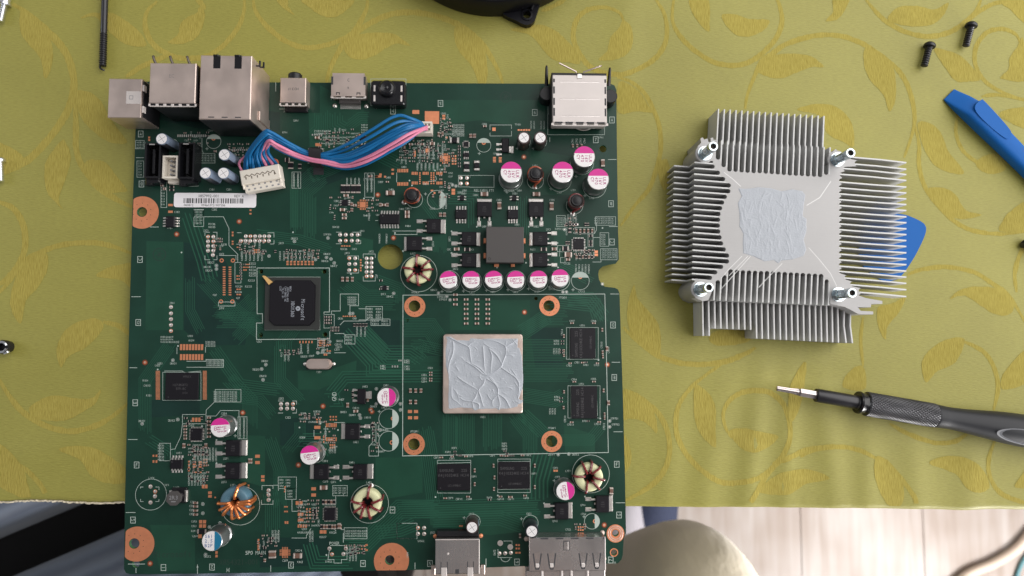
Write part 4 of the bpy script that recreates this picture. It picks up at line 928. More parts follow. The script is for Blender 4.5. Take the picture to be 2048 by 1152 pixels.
# label sticker
b = B(430.5, 400.5); w, d = 162*k, 29*k
mb = MB(); rr = 5*k
cor = []
for cx_, cy_, a0 in ((w/2-rr, d/2-rr, 0), (-w/2+rr, d/2-rr, 90), (-w/2+rr, -d/2+rr, 180), (w/2-rr, -d/2+rr, 270)):
    cor += [(cx_+rr*math.cos(rad(a0+t*18)), cy_+rr*math.sin(rad(a0+t*18))) for t in range(6)]
mb.prism([cor], 0, 0.09)
st = part('barcode_sticker', mb, M['paper'], board, (b.x, b.y, ZB+0.045), smooth=False)
mb = MB(); x = -0.383*w
rr_ = random.Random(3)
while x < 0.34*w:
    bw = rr_.choice([0.22, 0.22, 0.3, 0.45, 0.6]); mb.sheet([[(x, -0.22*d), (x+bw, -0.22*d), (x+bw, 0.13*d), (x, 0.13*d)]], 0.1); x += bw+rr_.choice([0.2, 0.25, 0.4, 0.55])
mb.text('X857992-001', -0.08*w, 0.29*d, 0.1, 0.19*d); mb.text('REV A', 0.29*w, 0.29*d, 0.1, 0.19*d); mb.text('060812', -0.32*w, -0.35*d, 0.1, 0.16*d); mb.text('094603721907506', -0.02*w, -0.35*d, 0.1, 0.16*d)
part('barcode_print', mb, M['ink'], st, (b.x, b.y, ZB+0.045), smooth=False)

# ================================================================== small parts
def unit_chip(kind):
    m = MB()
    if kind == 'c':
        m.box(0, 0, 0, 0.56, 0.94, 0.95, bev=0.06, mi=0)
        for s_ in (-1, 1): m.box(s_*0.39, 0, 0, 0.22, 1, 1, bev=0.08, mi=1)
    else:
        m.box(0, 0, 0, 0.66, 0.96, 0.95, bev=0.04, mi=0)
        for s_ in (-1, 1): m.box(s_*0.42, 0, 0, 0.16, 1, 0.9, bev=0.06, mi=1)
    return m.mesh('chip_'+kind, [M['brown'] if kind == 'c' else M['black'], M['term']], smooth=False)
UNIT = {q: unit_chip(q) for q in 'cr'}
UNAME = {'c': 'chip_capacitor', 'r': 'chip_resistor'}
def smd(kind, x, y, w, h):
    b = B(x, y); W, H = w*k, h*k
    rot = 0
    if h > w: W, H = H, W; rot = math.pi/2
    z = min(H*0.75, 1.3) if kind == 'c' else min(H*0.5, 0.6)
    part(UNAME[kind], UNIT[kind], None, board, (b.x, b.y, ZB+0.02), rot+random.uniform(-0.03, 0.03), scale=(W, H, z))
for s in '''968.8,389,15,8 1072.5,389,15,8 998.6,412,8,15 1102.9,413,8,16 1205,327,7.5,15 781,386.6,17,9 692.5,391.5,10,5 685.5,420,10,6 689,429.6,9,4.5 689,436.7,9,4.5 814.7,425.2,9,7 814.7,433,9,7 881,430,6,8 889,430,6,8
685.5,558.6,5,9 695,558.6,5,9 705,558.6,5,9 913.4,498.6,11,6 1108,498.2,10,6 1135.8,509.6,15,10 1135.8,519.3,8,5 821,781,5,8 831.6,781,5,8 842,781,5,8 821,803.7,5,8 831.6,803.7,5,8 1213.6,697.3,5,9 1216.6,805.4,5,9 1222,981,7,13
391.7,1005.4,9,4 391.7,1012.4,9,4 391.7,1020.7,9,4 391.7,1028.6,9,4 648,974.3,14,8 596,1110.3,16,9 545.5,1107.7,13,14 368.7,891,5,9 412.6,891,5,9 635,276,9,5 877.5,269,4,9 885.4,268,4,9 821.7,289,7,4 844.6,289,7,4 864.8,288,10,6 941.5,272.6,6,8 949,272.6,6,8 969.6,253,7,4
1145.4,292,4,7 1154,292,4,7 1163,292,4,7 1020.6,993.7,9,4 501.4,921.3,7,9 530,1120,4,6 768,410.3,8,5 775,410,5,7 761,410,5,7 710,411,6,5 704,420,5,7 704,409,5,7 736,799,4,8 695.7,810,5,9 712,822,9,5 679,1051,6,10 1040,1071,4,8 1207,780.8,3.4,7 1204.3,659.5,3.4,7 1205,704.4,3.4,7 1205.5,713,3.4,7 1144,646.4,7,3 1187.6,646.4,7,3 1127.8,672,3.4,7 1127.8,701.7,3.4,6 1127.8,710.5,3.4,6 1140,726.3,6,3 1164.8,725,6,3 1194.6,726.3,6,3 1148.4,763.3,7,3 1187.6,763,7,3 1128,783.5,3.4,6 1143,844.3,7,3 1198,843.6,7,3 1209,828,3,6 1209,836,3,6 1127,815,3.4,6
882.6,914.6,7,3 932,912.5,7,3 1003,911,7,3 1012.7,911.6,7,3 1045,910.4,7,3 904.5,913,6,3 949.4,940.6,3.4,7 949.4,967.9,3.4,7 987.2,931,3.4,7 989,954.7,3.4,7 988,977.5,3.4,7 1069.5,931,3.4,7 1069.5,974,3.4,7 890.5,996,7,3 936,993,7,3 1001,992.8,7,3 1050,990.7,7,3 903,253,5,3 775,364,6,3 741,353,8,4
325,371,5,5 330,378,5,5 431,303,5,4 866,392,4,6 880,385,5,4'''.split(): smd('c', *nums(s))
for col, n in ((910.8, 3), (932.2, 6), (953.8, 6), (975.4, 6)):
    for i in range(n): smd('c', col, (589.6 if n == 3 else 599)+9.6*i, 8.5, 4.4)
for i in range(4): smd('c', 861.5, (744.8, 750, 757, 761.5)[i], 6, 3)
for i in range(5): smd('c', 371.3, 852+6.2*i, 6, 3.6)
for i in range(6): smd('c', 418.7, 835+7.6*i, 7, 4)
for i in range(5): smd('c' if i % 2 else 'r', 646.6+5.5*i, 1003.6, 4, 8.5)
for i in range(8): smd('c' if i % 3 else 'r', 643+5.5*i, 1053, 4, 8.5)
for i in range(4): smd('c', 880+9.8*i, 1062, 5, 4)
for i in range(5): smd('c', 1152.5+7.9*i, 462, 4, 8)
for i in range(6): smd('r' if i % 2 else 'c', 1153+6.2*i, 514, 4, 7)
for s in '''686.3,378,8.5,17 696,378,8.5,17 706.9,378,8.5,17 717,378,8.5,17 934.5,499,12,7 1087.4,498.7,12,7 1130.5,497.3,12,9 404.4,1062.5,17,8 344,368,9,4 344,374,9,4 344,380,9,4 395,292,9,4 395,298,9,4 395,304,9,4 393,334,5,7 396,354,5,7 1125,682,6,3 1125,687.5,6,3 1122.6,700,6,3 1122.6,705,6,3 910,903,5,3 910,909,5,3 918,911,4,3 922,911,4,3 1010,902,5,3 1014,907,5,3 1020,911,4,3 1026,911,4,3 1122,796,6,3 1122,803,6,3 1172,724.5,5,3 1176,842,5,3 979,999,6,4
918.6,293,5,4 918.6,299,5,4 918.6,305,5,4 918.6,311,5,4 918.6,319,5,4 918.6,327,5,4 918.6,333,5,4 808.5,290,4,6 808.5,299,4,6 815,304,4,6 655,282,5,7 677,281,4,7 694,281,4,7 1133,449,4,6 1140,449,4,6 1146,449,4,6 1152,449,4,6 1139,461,5,8 1171,449,4,6 1176,449,4,6 1181,472,7,5 1181,483,7,5 1181,490,7,5 1180,503,4,7 1173,504,4,7 1133,486,4,6 1138,486,4,6 582,331,10,14 600,333,6,10 575,320,9,8 630,1020,7,3 630,1025,7,3 630,1031,7,3 630,1036,7,3 437,478,4,3 437,483,4,3 443,478,4,3 443,483,4,3 494,503,4,4 503,503,4,4 524,503,5,3 530,503,5,3 551,503,4,5 482,529,4,3 482,535,4,3 482,541,4,3 482,546,4,3 482,552,4,3 482,558,4,3 490,529,4,3 762,578,6,4 762,561,6,4 651,634,4,4 656,634,4,4 661,634,4,4 651,640,4,4 656,640,4,4 661,640,4,4 651,646,4,4 656,646,4,4 661,646,4,4 664,655,4,4 670,655,4,4 676,655,4,4 664,661,4,4 670,661,4,4 676,661,4,4 709,650,4,6 715,650,4,6 721,650,4,6 727,650,4,6 733,650,4,6 570,702,3,4 576,702,3,4 570,707,3,4 576,707,3,4 706,785,4,6 706,793,4,6 693,780,6,3 612,830,3,4 618,833,3,4 745,850,5,8 747,862,4,5 747,872,4,5 747,880,5,4 728,1105,4,5 716,1098,4,5 705,1100,4,5 711,1106,4,5 702,1108,4,5 541,1076,5,4 546,1076,5,4 541,1082,5,4 530,1095,5,5 523,1110,4,5 372,836,6,4 380,842,6,4 376,847,6,4 404,836,4,6 414,845,4,5 388,893,5,3 394,893,5,3 400,896,5,3 385,900,4,6 391,905,4,6 399,905,4,6 407,905,4,6 414,908,4,5 378,938,5,3 384,958,4,5 396,962,4,4 412,958,5,3 408,965,5,3 1001,1102,0.2,0.1 1160,466,4,6 885,248,4,5 893,262,4,6 897,245,5,4 850,296,4,5 838,298,4,5 846,305,5,4 862,300,4,5 868,296,4,5 874,302,5,4 878,310,4,5 833,288,5,4'''.split():
    a = nums(s)
    if a[2] > 1: smd('r', *a)
mb = MB()                       # the finest passives, a few hundred specks between the larger parts
for x, y, v_, q in SMALL:
    b = B(x, y); w, h = (5.0*k, 2.8*k); r_ = math.pi/2 if v_ else 0
    if q == 's': mb.box(b.x, b.y, 0, w*0.45, h, 0.12, r_, mi=2); continue
    cs, sn = math.cos(r_), math.sin(r_)
    mb.box(b.x, b.y, 0, w*0.5, h*0.95, 0.4, r_, mi=0 if q == 'c' else 1)
    for s_ in (-1, 1): mb.box(b.x+s_*w*0.38*cs, b.y+s_*w*0.38*sn, 0, w*0.26, h, 0.42, r_, mi=2)
part('fine_chip', mb, [M['brown'], M['black'], M['term']], board, (0, 0, ZB+0.02), kind='stuff', smooth=False)
# ---- gull-wing chips: body x0 y0 x1 y1, leads on sides 'h' (left/right) or 'v' (top/bottom), count, lead length px, height mm
def crect(x0, y0, x1, y1, h=0.0):
    a, b = B(x0, y0, h), B(x1, y1, h)
    c = (a+b)/2
    return (c.x, c.y, ZB), abs(b.x-a.x), abs(b.y-a.y)
def soic(x0, y0, x1, y1, side, n, ll, h=1.5, lw=2.6, name='chip', bodymat='black', label=None):
    c, w, d = crect(x0, y0, x1, y1, h)
    m = MB(); m.box(0, 0, 0.12, w, d, h-0.12, bev=min(0.35, w*0.1), mi=0)
    m.disc(-w*0.34, d*0.30, 0.28, h+0.004, 10, 2)
    L = ll*k
    for i in range(n):
        t = (i-(n-1)/2)/n
        for s_ in (-1, 1):
            if side in 'vq':
                xx = t*w*0.98
                m.box(xx, s_*(d/2+L*0.2), h*0.35, lw*k, L*0.4, 0.18, mi=1); m.box(xx, s_*(d/2+L*0.42), 0.05, lw*k, 0.18, h*0.42, mi=1); m.box(xx, s_*(d/2+L*0.72), 0.03, lw*k, L*0.6, 0.16, bev=0.05, mi=1)
            if side in 'hq':
                yy = t*d*0.98
                m.box(s_*(w/2+L*0.2), yy, h*0.35, L*0.4, lw*k, 0.18, mi=1); m.box(s_*(w/2+L*0.42), yy, 0.05, 0.18, lw*k, h*0.42, mi=1); m.box(s_*(w/2+L*0.72), yy, 0.03, L*0.6, lw*k, 0.16, bev=0.05, mi=1)
    return part(name, m, [M[bodymat], M['solder'], M['chip_faint']], board, c, label=label, smooth=False)
soic(330.9, 432.3, 348.4, 454.2, 'h', 4, 7); soic(759.3, 427.9, 798.8, 448, 'v', 7, 7.5, lw=3); soic(910.8, 419, 933.6, 437.5, 'v', 4, 8, lw=3); soic(1015.3, 419, 1036.8, 437.5, 'v', 4, 8, lw=3)
soic(340, 920.4, 364.3, 938, 'v', 4, 8, lw=3.2); soic(682.8, 398.8, 696, 411, 'h', 3, 3.5, 0.9, 2); soic(927, 283, 937, 293, 'q', 4, 2.4, 0.8, 1.3); soic(926.5, 305, 938, 313.5, 'v', 3, 4, 1.0, 2)
soic(919.5, 390, 928, 401, 'h', 2, 4.4, 1.0, 2.4); soic(1024, 390, 1033, 401, 'h', 2, 4.4, 1.0, 2.4); soic(764, 571, 773, 580, 'h', 2, 4, 1.0, 2); soic(720, 271, 733, 279, 'v', 2, 4, 1.2, 3); soic(720, 289, 732, 297, 'v', 2, 4, 1.2, 3)
soic(1146.3, 477, 1168.3, 499, 'q', 7, 3, 0.9, 1.3); soic(380.4, 857, 403.8, 881, 'q', 8, 3, 0.9, 1.3); soic(647.9, 1016, 671, 1041, 'q', 8, 3, 0.9, 1.3); soic(621, 294, 640, 327, 'h', 8, 6, 1.4, 1.6)
# flat shrouded parts beside the regulator chips
for x, y, w, h in [(909, 281.4, 20, 12), (933.3, 334, 11, 21), (953.8, 332, 11, 21)]:
    c = B(x, y); m = MB()
    W, H = w*k, h*k
    m.box(0, 0, 0.1, W*0.9 if h > w else W*0.42, H*0.42 if h > w else H*0.9, 1.2, bev=0.2)
    for s_ in (-1, 1):
        m.box(0 if h > w else s_*W*0.36, s_*H*0.36 if h > w else 0, 0, W if h > w else W*0.24, H*0.26 if h > w else H, 1.0, bev=0.2, mi=1)
    part('shunt', m, [M['black'], M['solder']], board, (c.x, c.y, ZB), smooth=False)
# ---- power transistors (body rect, side of the metal tab, leg positions)
def dpak(x0, y0, x1, y1, tab, tabw, legs, legend, thick=2.2):
    c, w, d = crect(x0, y0, x1, y1, thick)
    m = MB(); m.box(0, 0, 0.25, w, d, thick-0.25, bev=0.3)
    t = part('transistor', m, M['black'], board, c, smooth=False)
    m = MB(); tw = tabw*k; dx, dy = {'r': (1, 0), 'l': (-1, 0), 't': (0, 1), 'b': (0, -1)}[tab]
    if dx: m.box(dx*(w/2+tw/2-0.2), 0, 0.05, tw+0.4, d*0.98, 0.75, bev=0.15)
    else: m.box(0, dy*(d/2+tw/2-0.2), 0.05, w*0.98, tw+0.4, 0.75, bev=0.15)
    m.box(dx*(w/2+tw*0.9), dy*(d/2+tw*0.9), 0.0, (0.9 if dx else w), (0.9 if dy else d), 0.3, bev=0.12)
    part('tab', m, M['solder'], t, c, smooth=False)
    for lp in legs:
        e = B(*((legend, lp) if dx else (lp, legend)))
        m = MB(); L = abs(e.x-c[0])-w/2 if dx else abs(e.y-c[1])-d/2
        if dx:
            ly = 0; m.box(-dx*L*0.22, ly, 0.75, L*0.5, 0.85, 0.35, bev=0.1); m.box(-dx*L*0.5, ly, 0.1, 0.35, 0.85, 0.95, bev=0.05); m.box(-dx*L*0.75, ly, 0.08, L*0.55, 1.35, 0.3, bev=0.1); m.box(-dx*L*0.78, ly, 0.0, L*0.65, 1.75, 0.12, bev=0.05)
            pos = (c[0]-dx*w/2, B(c[0], lp).y if False else e.y, ZB)
        else:
            m.box(0, -dy*L*0.22, 0.75, 0.85, L*0.5, 0.35, bev=0.1); m.box(0, -dy*L*0.5, 0.1, 0.85, 0.35, 0.95, bev=0.05); m.box(0, -dy*L*0.75, 0.08, 1.35, L*0.55, 0.3, bev=0.1); m.box(0, -dy*L*0.78, 0.0, 1.75, L*0.65, 0.12, bev=0.05)
            pos = (e.x, c[1]-dy*d/2, ZB)
        part('leg', m, M['solder'], t, pos, smooth=False)
    m = MB()
    if dx: m.box(-dx*(w/2+0.3), 0, 0.75, 0.7, 0.8, 0.35, bev=0.1)
    else: m.box(0, -dy*(d/2+0.3), 0.75, 0.8, 0.7, 0.35, bev=0.1)
    part('stub', m, M['solder'], t, c, smooth=False)
    m = MB()
    for i, tt in enumerate(('IRFR', '3709Z', 'P124')): m.text(tt, 0, (0.9-0.95*i) if dx else (0.9-0.95*i), thick+0.005, 0.55)
    part('marking', m, M['chip_faint'], t, c, smooth=False)
dpak(953.8, 403, 983.7, 433, 't', 6, (958, 979), 451); dpak(1057.5, 403, 1087.4, 433, 't', 6, (1062.5, 1082.7), 451)
dpak(923.6, 463.6, 953, 491, 'r', 6, (467, 487), 905); dpak(923.6, 506, 953, 534, 'r', 6, (510, 530.7), 905)
dpak(1066.3, 463.6, 1095.3, 490.8, 'l', 6, (466.6, 487), 1112); dpak(1066.3, 505.3, 1095.3, 533.4, 'l', 6, (509, 530), 1112.5)
dpak(853.3, 437.5, 881.5, 466, 'r', 8, (442.6, 462), 835.5); dpak(812.9, 472.5, 843.7, 501.2, 'l', 4, (477.3, 497.5), 862.5)
dpak(451.3, 881.2, 480.3, 912.5, 'r', 9.5, (886, 907), 433); dpak(450.5, 926.6, 480, 958.5, 'r', 9.5, (931.5, 953.5), 433)
dpak(690, 847.7, 719, 879.3, 'l', 8, (852.6, 873), 738.5); dpak(627.3, 929.4, 656.7, 959.3, 'l', 8, (934, 955.5), 676.5); dpak(706.2, 929.4, 734, 959.3, 'r', 9.5, (934, 955.5), 687.5)
dpak(1110, 1006.6, 1137.5, 1039, 'r', 7, (1011, 1033), 1090); dpak(1192, 992.5, 1219, 1025, 'r', 7, (998, 1018.5), 1172.5)
def sot223(x0, y0, x1, y1, tx1, ty0, ty1, lx, lys):
    c, w, d = crect(x0, y0, x1, y1, 1.6)
    m = MB(); m.box(0, 0, 0.1, w, d, 1.5, bev=0.3); t = part('regulator', m, M['black'], board, c, smooth=False)
    m = MB(); tw = (tx1-x1)*k; th = (ty1-ty0)*k; cy = B(0, (ty0+ty1)/2).y-c[1]
    m.box(w/2+tw*0.3, cy, 0.5, tw*0.6, th*0.9, 0.3, bev=0.1); m.box(w/2+tw*0.7, cy, 0.05, tw*0.6, th, 0.3, bev=0.1); part('tab', m, M['solder'], t, c, smooth=False)
    for ly in lys:
        m = MB(); L = (x0-lx)*k; m.box(-L*0.25, 0, 0.5, L*0.5, 0.8, 0.3, bev=0.1); m.box(-L*0.7, 0, 0.05, L*0.6, 1.1, 0.3, bev=0.1)
        part('leg', m, M['solder'], t, (c[0]-w/2, B(0, ly).y, ZB), smooth=False)
sot223(1004, 276, 1018, 304.5, 1027.5, 283.5, 298, 992.5, (280.2, 290.8, 301)); sot223(714.7, 778.2, 730.5, 808, 742, 784.4, 799.3, 704.5, (781.7, 792.8, 803.3))
# ================================================================== tall parts on the board
def top_at(px, py, h):          # base point under a top-face pixel at height h above the board
    p = B(px, py, h); return (p.x, p.y, ZB)
def topk(h): return (CAM_H-ZB-h)/FPX
def segment_poly(r, a, frac, n=18):
    h = math.acos(frac)
    return [(r*math.cos(a-h+2*h*i/n), r*math.sin(a-h+2*h*i/n)) for i in range(n+1)]
def polymer_cap(px, py, rp, h, band, kind='magenta', lines=(), ang=0.0, frac=0.30, size=1.0, step=1.0):
    """solid polymer can: band = screen direction of the coloured segment (deg, ccw from right)"""
    c = top_at(px, py, h); r = rp*topk(h)
    m = MB()
    m.lathe([(r*0.80, 0.15), (r*1.03, 0.2), (r*1.05, 0.9), (r*0.99, 1.3), (r*0.93, 1.6), (r*0.93, 1.9), (r, 2.3), (r, h-0.55), (r*0.975, h-0.2), (r*0.93, h)], 40)
    o = part('capacitor', m, M['can'], board, c, angle=30)
    m = MB(); m.disc(0, 0, r*0.925, h+0.01, 40)
    part('can_top', m, M['can_top'], o, c, smooth=False)
    m = MB(); m.sheet([segment_poly(r*0.95, rad(band), frac)], h+0.02)
    part('polarity_band', m, M['magenta' if kind == 'magenta' else 'blue_ink'], o, c, smooth=False)
    m = MB(); a = rad(band-180 if ang is None else ang); n = len(lines)
    # text runs along direction a; lines stack across
    ca, sa = math.cos(a), math.sin(a)
    ub, vb = math.cos(rad(band)), math.sin(rad(band))
    for i, t in enumerate(lines):
        off = ((n-1)/2-i)*step
        s0 = frac-0.13 if kind == 'magenta' else -0.30
        sx_, sy_ = ub*r*s0, vb*r*s0
        for e_ in (0, 0.09):
            m.text(t, sx_-sa*(off+e_), sy_+ca*(off+e_), h+0.02+e_*0.01, size, a, mono=0.86, center=(kind != 'magenta'))
    part('lettering', m, M['magenta_text' if kind == 'magenta' else 'blue_text'], o, c, smooth=False)
    return o
ULR = ('ULR', '16V', '470', 'CY')
for x, y in ((1022.4, 344.4), (1125.4, 344.4), (1168.6, 313.3), (1196.6, 358.4)):
    polymer_cap(x, y, 22.7, 12, 90, lines=ULR, ang=-90, size=1.35, step=1.8, frac=0.32)
UL2 = ('ULR', '2.5', '820', 'CD')
for x, y, t in ((897.1, 559.5, 98), (942.4, 559.4, 91), (987.4, 558.9, 96), (1031.5, 559.2, 93), (1077.2, 558.5, 92), (1120.3, 556.0, 92)):
    polymer_cap(x, y, 18.4, 8.2, t, lines=UL2, ang=None, size=1.08, step=1.36, frac=0.32)
polymer_cap(773.0, 794.5, 19.3, 8.2, 2, lines=UL2, ang=None, size=1.08, step=1.36, frac=0.26)
polymer_cap(440.3, 855.4, 19.6, 9.0, 93, lines=UL2, ang=None, size=1.08, step=1.36, frac=0.28)
polymer_cap(619.6, 910.4, 19.5, 9.0, 96, lines=UL2, ang=None, size=1.08, step=1.36, frac=0.28)
polymer_cap(1130.8, 981.9, 19.0, 8.2, 8, lines=UL2, ang=None, size=1.08, step=1.36, frac=0.26)
polymer_cap(423.7, 1082.0, 20.0, 11.5, 0, kind='blue', lines=('561', '2.5', 'B2P'), ang=0, size=1.35, step=1.9, frac=0.26)
def electrolytic(px, py, rp, h, sleeve, stripe, sa, rbase=None, wide=0.55):
    c = top_at(px, py, h); rt = rp*topk(h); r = rbase or rt*1.14
    m = MB(); n = 32
    prof = [(r*0.9, 0.2), (r, 0.5), (r, 1.2), (r*0.95, 1.5), (r*0.95, 1.8), (r, 2.2), (r, h-0.5), (r*0.93, h-0.05), (rt*0.98, h-0.08)]
    m.lathe(prof, n, mats=[0]*len(prof))
    o = part('capacitor', m, M[sleeve], board, c, angle=30)
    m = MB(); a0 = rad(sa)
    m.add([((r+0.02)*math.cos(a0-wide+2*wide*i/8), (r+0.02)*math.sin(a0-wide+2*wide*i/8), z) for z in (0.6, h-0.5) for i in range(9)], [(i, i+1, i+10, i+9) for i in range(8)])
    part('polarity_shade_stripe', m, M[stripe], o, c)
    m = MB(); m.disc(0, 0, rt*0.99, h-0.02, 28)
    for a in (0.6, 2.2): m.line([(-rt*0.8*math.cos(a), -rt*0.8*math.sin(a)), (rt*0.8*math.cos(a), rt*0.8*math.sin(a))], 0.16, h-0.012+0.003*a, 1)
    part('can_top', m, [M['can_top'], M['ink_grey']], o, c, smooth=False)
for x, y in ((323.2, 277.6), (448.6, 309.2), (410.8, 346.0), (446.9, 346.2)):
    electrolytic(x, y, 10.6, 12.5, 'sleeve_grey', 'sleeve_black', 262, wide=0.9)  # stripe turned and widened so its black also stands for the sleeve's shaded side
electrolytic(1047.9, 275.2, 10.3, 11.5, 'sleeve_brown', 'sleeve_black', 200, 2.95); electrolytic(1081, 275.2, 10.3, 11.5, 'sleeve_brown', 'sleeve_black', 200, 2.95)
electrolytic(944.2, 1054.9, 10.2, 10.5, 'sleeve_brown', 'sleeve_grey', -5, 2.8); electrolytic(1063.7, 1062.8, 10.6, 12.0, 'sleeve_black', 'sleeve_grey', 0, 2.9)

# ---- toroid inductors
def toroid(px, py, ro_p, ri_p, ht, coat, wire, ends, wr=0.55, lead=None):
    c = top_at(px, py, ht); kk = topk(ht); ro, ri = ro_p*kk, ri_p*kk
    o = None
    R_, mn = (ro+ri)/2, (ro-ri)/2
    m = MB(); n = 56; q = 20; vs = []; fs = []
    for i in range(n):
        a = 2*math.pi*i/n
        for j in range(q):
            b_ = 2*math.pi*j/q; cb, sb = math.cos(b_), math.sin(b_)
            e = 0.55
            rr = R_+mn*math.copysign(abs(cb)**e, cb); z = 0.3+ht/2+(ht/2)*math.copysign(abs(sb)**e, sb)
            vs.append((rr*math.cos(a), rr*math.sin(a), z))
    for i in range(n):
        for j in range(q):
            fs.append((i*q+j, ((i+1) % n)*q+j, ((i+1) % n)*q+(j+1) % q, i*q+(j+1) % q))
    m.add(vs, fs); o = part('toroid_inductor', m, M[coat], board, c, angle=60)
    for ex, ey in ends:
        a = math.atan2(-(ey-py), ex-px); sw = random.uniform(-0.12, 0.12)
        def pt(r, z, t=0): return (r*math.cos(a+t), r*math.sin(a+t), z)
        H = ht+0.3
        path = spline([pt(ro+wr*0.9, 0.3, -sw), pt(ro+wr*1.0, ht*0.5, -sw*0.5), pt(ro+wr*0.75, H-0.2, 0), pt(ro-mn*0.35, H+wr*0.8, 0.0), pt(R_, H+wr*0.9, sw*0.5), pt(ri+mn*0.3, H+wr*0.8, sw), pt(ri-wr*0.6, H-0.5, sw*1.5), pt(ri-wr, ht*0.4, sw*1.6)], 5)
        m = MB(); m.tube(path, wr, 8); part('winding', m, M[wire], o, c)
    m = MB()
    if lead:
        e = B(*lead); a = math.atan2(e.y-c[1], e.x-c[0])
        m.tube(spline([((ro+0.2)*math.cos(a), (ro+0.2)*math.sin(a), 2.5), (e.x-c[0], e.y-c[1], 1.5), (e.x-c[0], e.y-c[1], 0)], 5), wr, 8)
        m.lathe([(1.3, 0), (0.9, 0.4), (0.5, 0.8), (0, 0.9)], 12, e.x-c[0], e.y-c[1], 1)
        part('lead', m, [M[wire], M['solder']], o, c)
    m = MB(); m.disc(0, 0, ri*0.99, 0.06, 24); part('hole_disc', m, M['black_soft'], o, c, smooth=False)  # flat black disc fills the toroid's hole
def zp(u, v, x0, y0): return (x0+u/5.689, y0+v/5.689)
toroid(834.9, 539.5, 27.3, 10.6, 5.5, 'cream', 'wire_red', [zp(u, v, 580, 440) for u, v in ((1440, 395), (1590, 460), (1635, 560), (1575, 680), (1458, 745), (1330, 690), (1265, 540))])
toroid(733.7, 1006.6, 28, 10.8, 5.5, 'cream', 'wire_red', [zp(u, v, 560, 960) for u, v in ((1015, 75), (1165, 220), (1140, 355), (1030, 440), (915, 435), (825, 375), (805, 240))], lead=(741.5, 972))
toroid(1178.8, 955.6, 28, 10.8, 5.5, 'cream', 'wire_red', [zp(u, v, 880, 800) for u, v in ((1735, 690), (1825, 765), (1875, 910), (1830, 1030), (1655, 1065), (1515, 865), (1620, 720))])
toroid(468.2, 1004.8, 29, 8.6, 7, 'toroid_blue', 'wire_copper', [zp(u, v, 230, 960) for u, v in ((1395, 90), (1535, 235), (1545, 275), (1535, 345), (1490, 400), (1420, 440), (1335, 450), (1220, 410), (1175, 350), (1170, 265))], wr=0.62, lead=(482, 976))
# ---- drum inductors
M['coil_dark'] = mat('dark lacquered coil', (0.024, 0.009, 0.007), 0.3, spec=0.5)
def drum(px, py, h=8.0, rt=11.3, rw=16.3, tail=(0, -1), wire='wire_orange'):
    c = top_at(px, py, h); kk = topk(h); r = rt*kk; R_ = rw*kk*0.98
    m = MB(); m.lathe([(r*0.9, 0.2), (r*0.95, 1), (r*0.95, h-1.6), (r, h-1.4), (r, h-0.25), (r*0.93, h)], 28); m.lathe([(r*0.72, h), (r*0.66, h+0.06)], 24)
    o = part('drum_inductor', m, M['black_soft'], board, c, angle=30)
    path = []
    for i in range(0, 5*18+1):
        t = i/18; path.append(((R_-0.55)*math.cos(2*math.pi*t+0.7), (R_-0.55)*math.sin(2*math.pi*t+0.7), 1.0+t*(h-2.2)/5*1.05))
    m = MB(); m.tube(path, 0.62, 8); part('winding', m, M['coil_dark'], o, c)
    m = MB(); m.tube([((R_-0.35)*math.cos(2*math.pi*i/18+0.4), (R_-0.35)*math.sin(2*math.pi*i/18+0.4), h-2.6+i*0.035) for i in range(27)], 0.55, 8); part('top_turn', m, M[wire], o, c)
    m = MB()
    pth = [((R_-1.3)*math.cos(2*math.pi*i/18+2), (R_-1.3)*math.sin(2*math.pi*i/18+2), 0.8+i/18*(h-1.8)/4) for i in range(73)]
    m.tube(pth, 0.62, 6); part('inner_winding', m, M['coil_dark'], o, c)
    a = math.atan2(tail[1], tail[0]); m = MB()
    m.tube(spline([((R_-0.5)*math.cos(a+1.2), (R_-0.5)*math.sin(a+1.2), h-1.6), ((R_)*math.cos(a+0.5), R_*math.sin(a+0.5), h-2.6), ((R_+0.6)*math.cos(a), (R_+0.6)*math.sin(a), 2.4), ((R_+1.2)*math.cos(a), (R_+1.2)*math.sin(a), 0.1)], 6), 0.55, 8)
    m.lathe([(1.2, 0), (0.8, 0.5), (0, 0.8)], 12, (R_+1.2)*math.cos(a), (R_+1.2)*math.sin(a), 1)
    part('lead', m, [M[wire], M['solder']], o, c)
drum(823.5, 389.2, tail=(-1, -0.45)); drum(1071.6, 346.0, tail=(0.02, -1)); drum(1153.7, 400.6, tail=(-0.2, -1), wire='wire_red')
# shielded octagonal inductor
h = 6.0; c = top_at(346.9, 997, h); m = MB(); r = 14.6*topk(h)
oc = [(r*math.cos(math.pi/8+math.pi/4*i), r*math.sin(math.pi/8+math.pi/4*i)) for i in range(8)]
m.prism([oc], h-1.2, h); o = part('octagonal_inductor', m, M['ferrite'], board, c, smooth=False)
m = MB(); m.lathe([(r*0.8, 0.8), (r*0.8, h-1.2)], 24); part('core', m, M['black'], o, c)
m = MB(); m.box(0.3, 0.3, 0, r*2.0, r*2.0, 1.3, bev=0.2); part('base', m, M['black_soft'], o, c, smooth=False)
for s_ in (-1, 1):
    m = MB(); m.box(0, 0, 0, 1.2, r*1.5, 1.6, bev=0.2); part('terminal', m, M['solder'], o, (c[0]+s_*r*1.02, c[1], ZB), smooth=False)
m = MB(); m.text('2R3', 0, 0.35, h+0.01, 1.6, 0, mono=0.85); m.box(0, -1.35, h, 2.0, 0.35, 0.012); part('marking', m, M['ink_grey'], o, c, smooth=False)
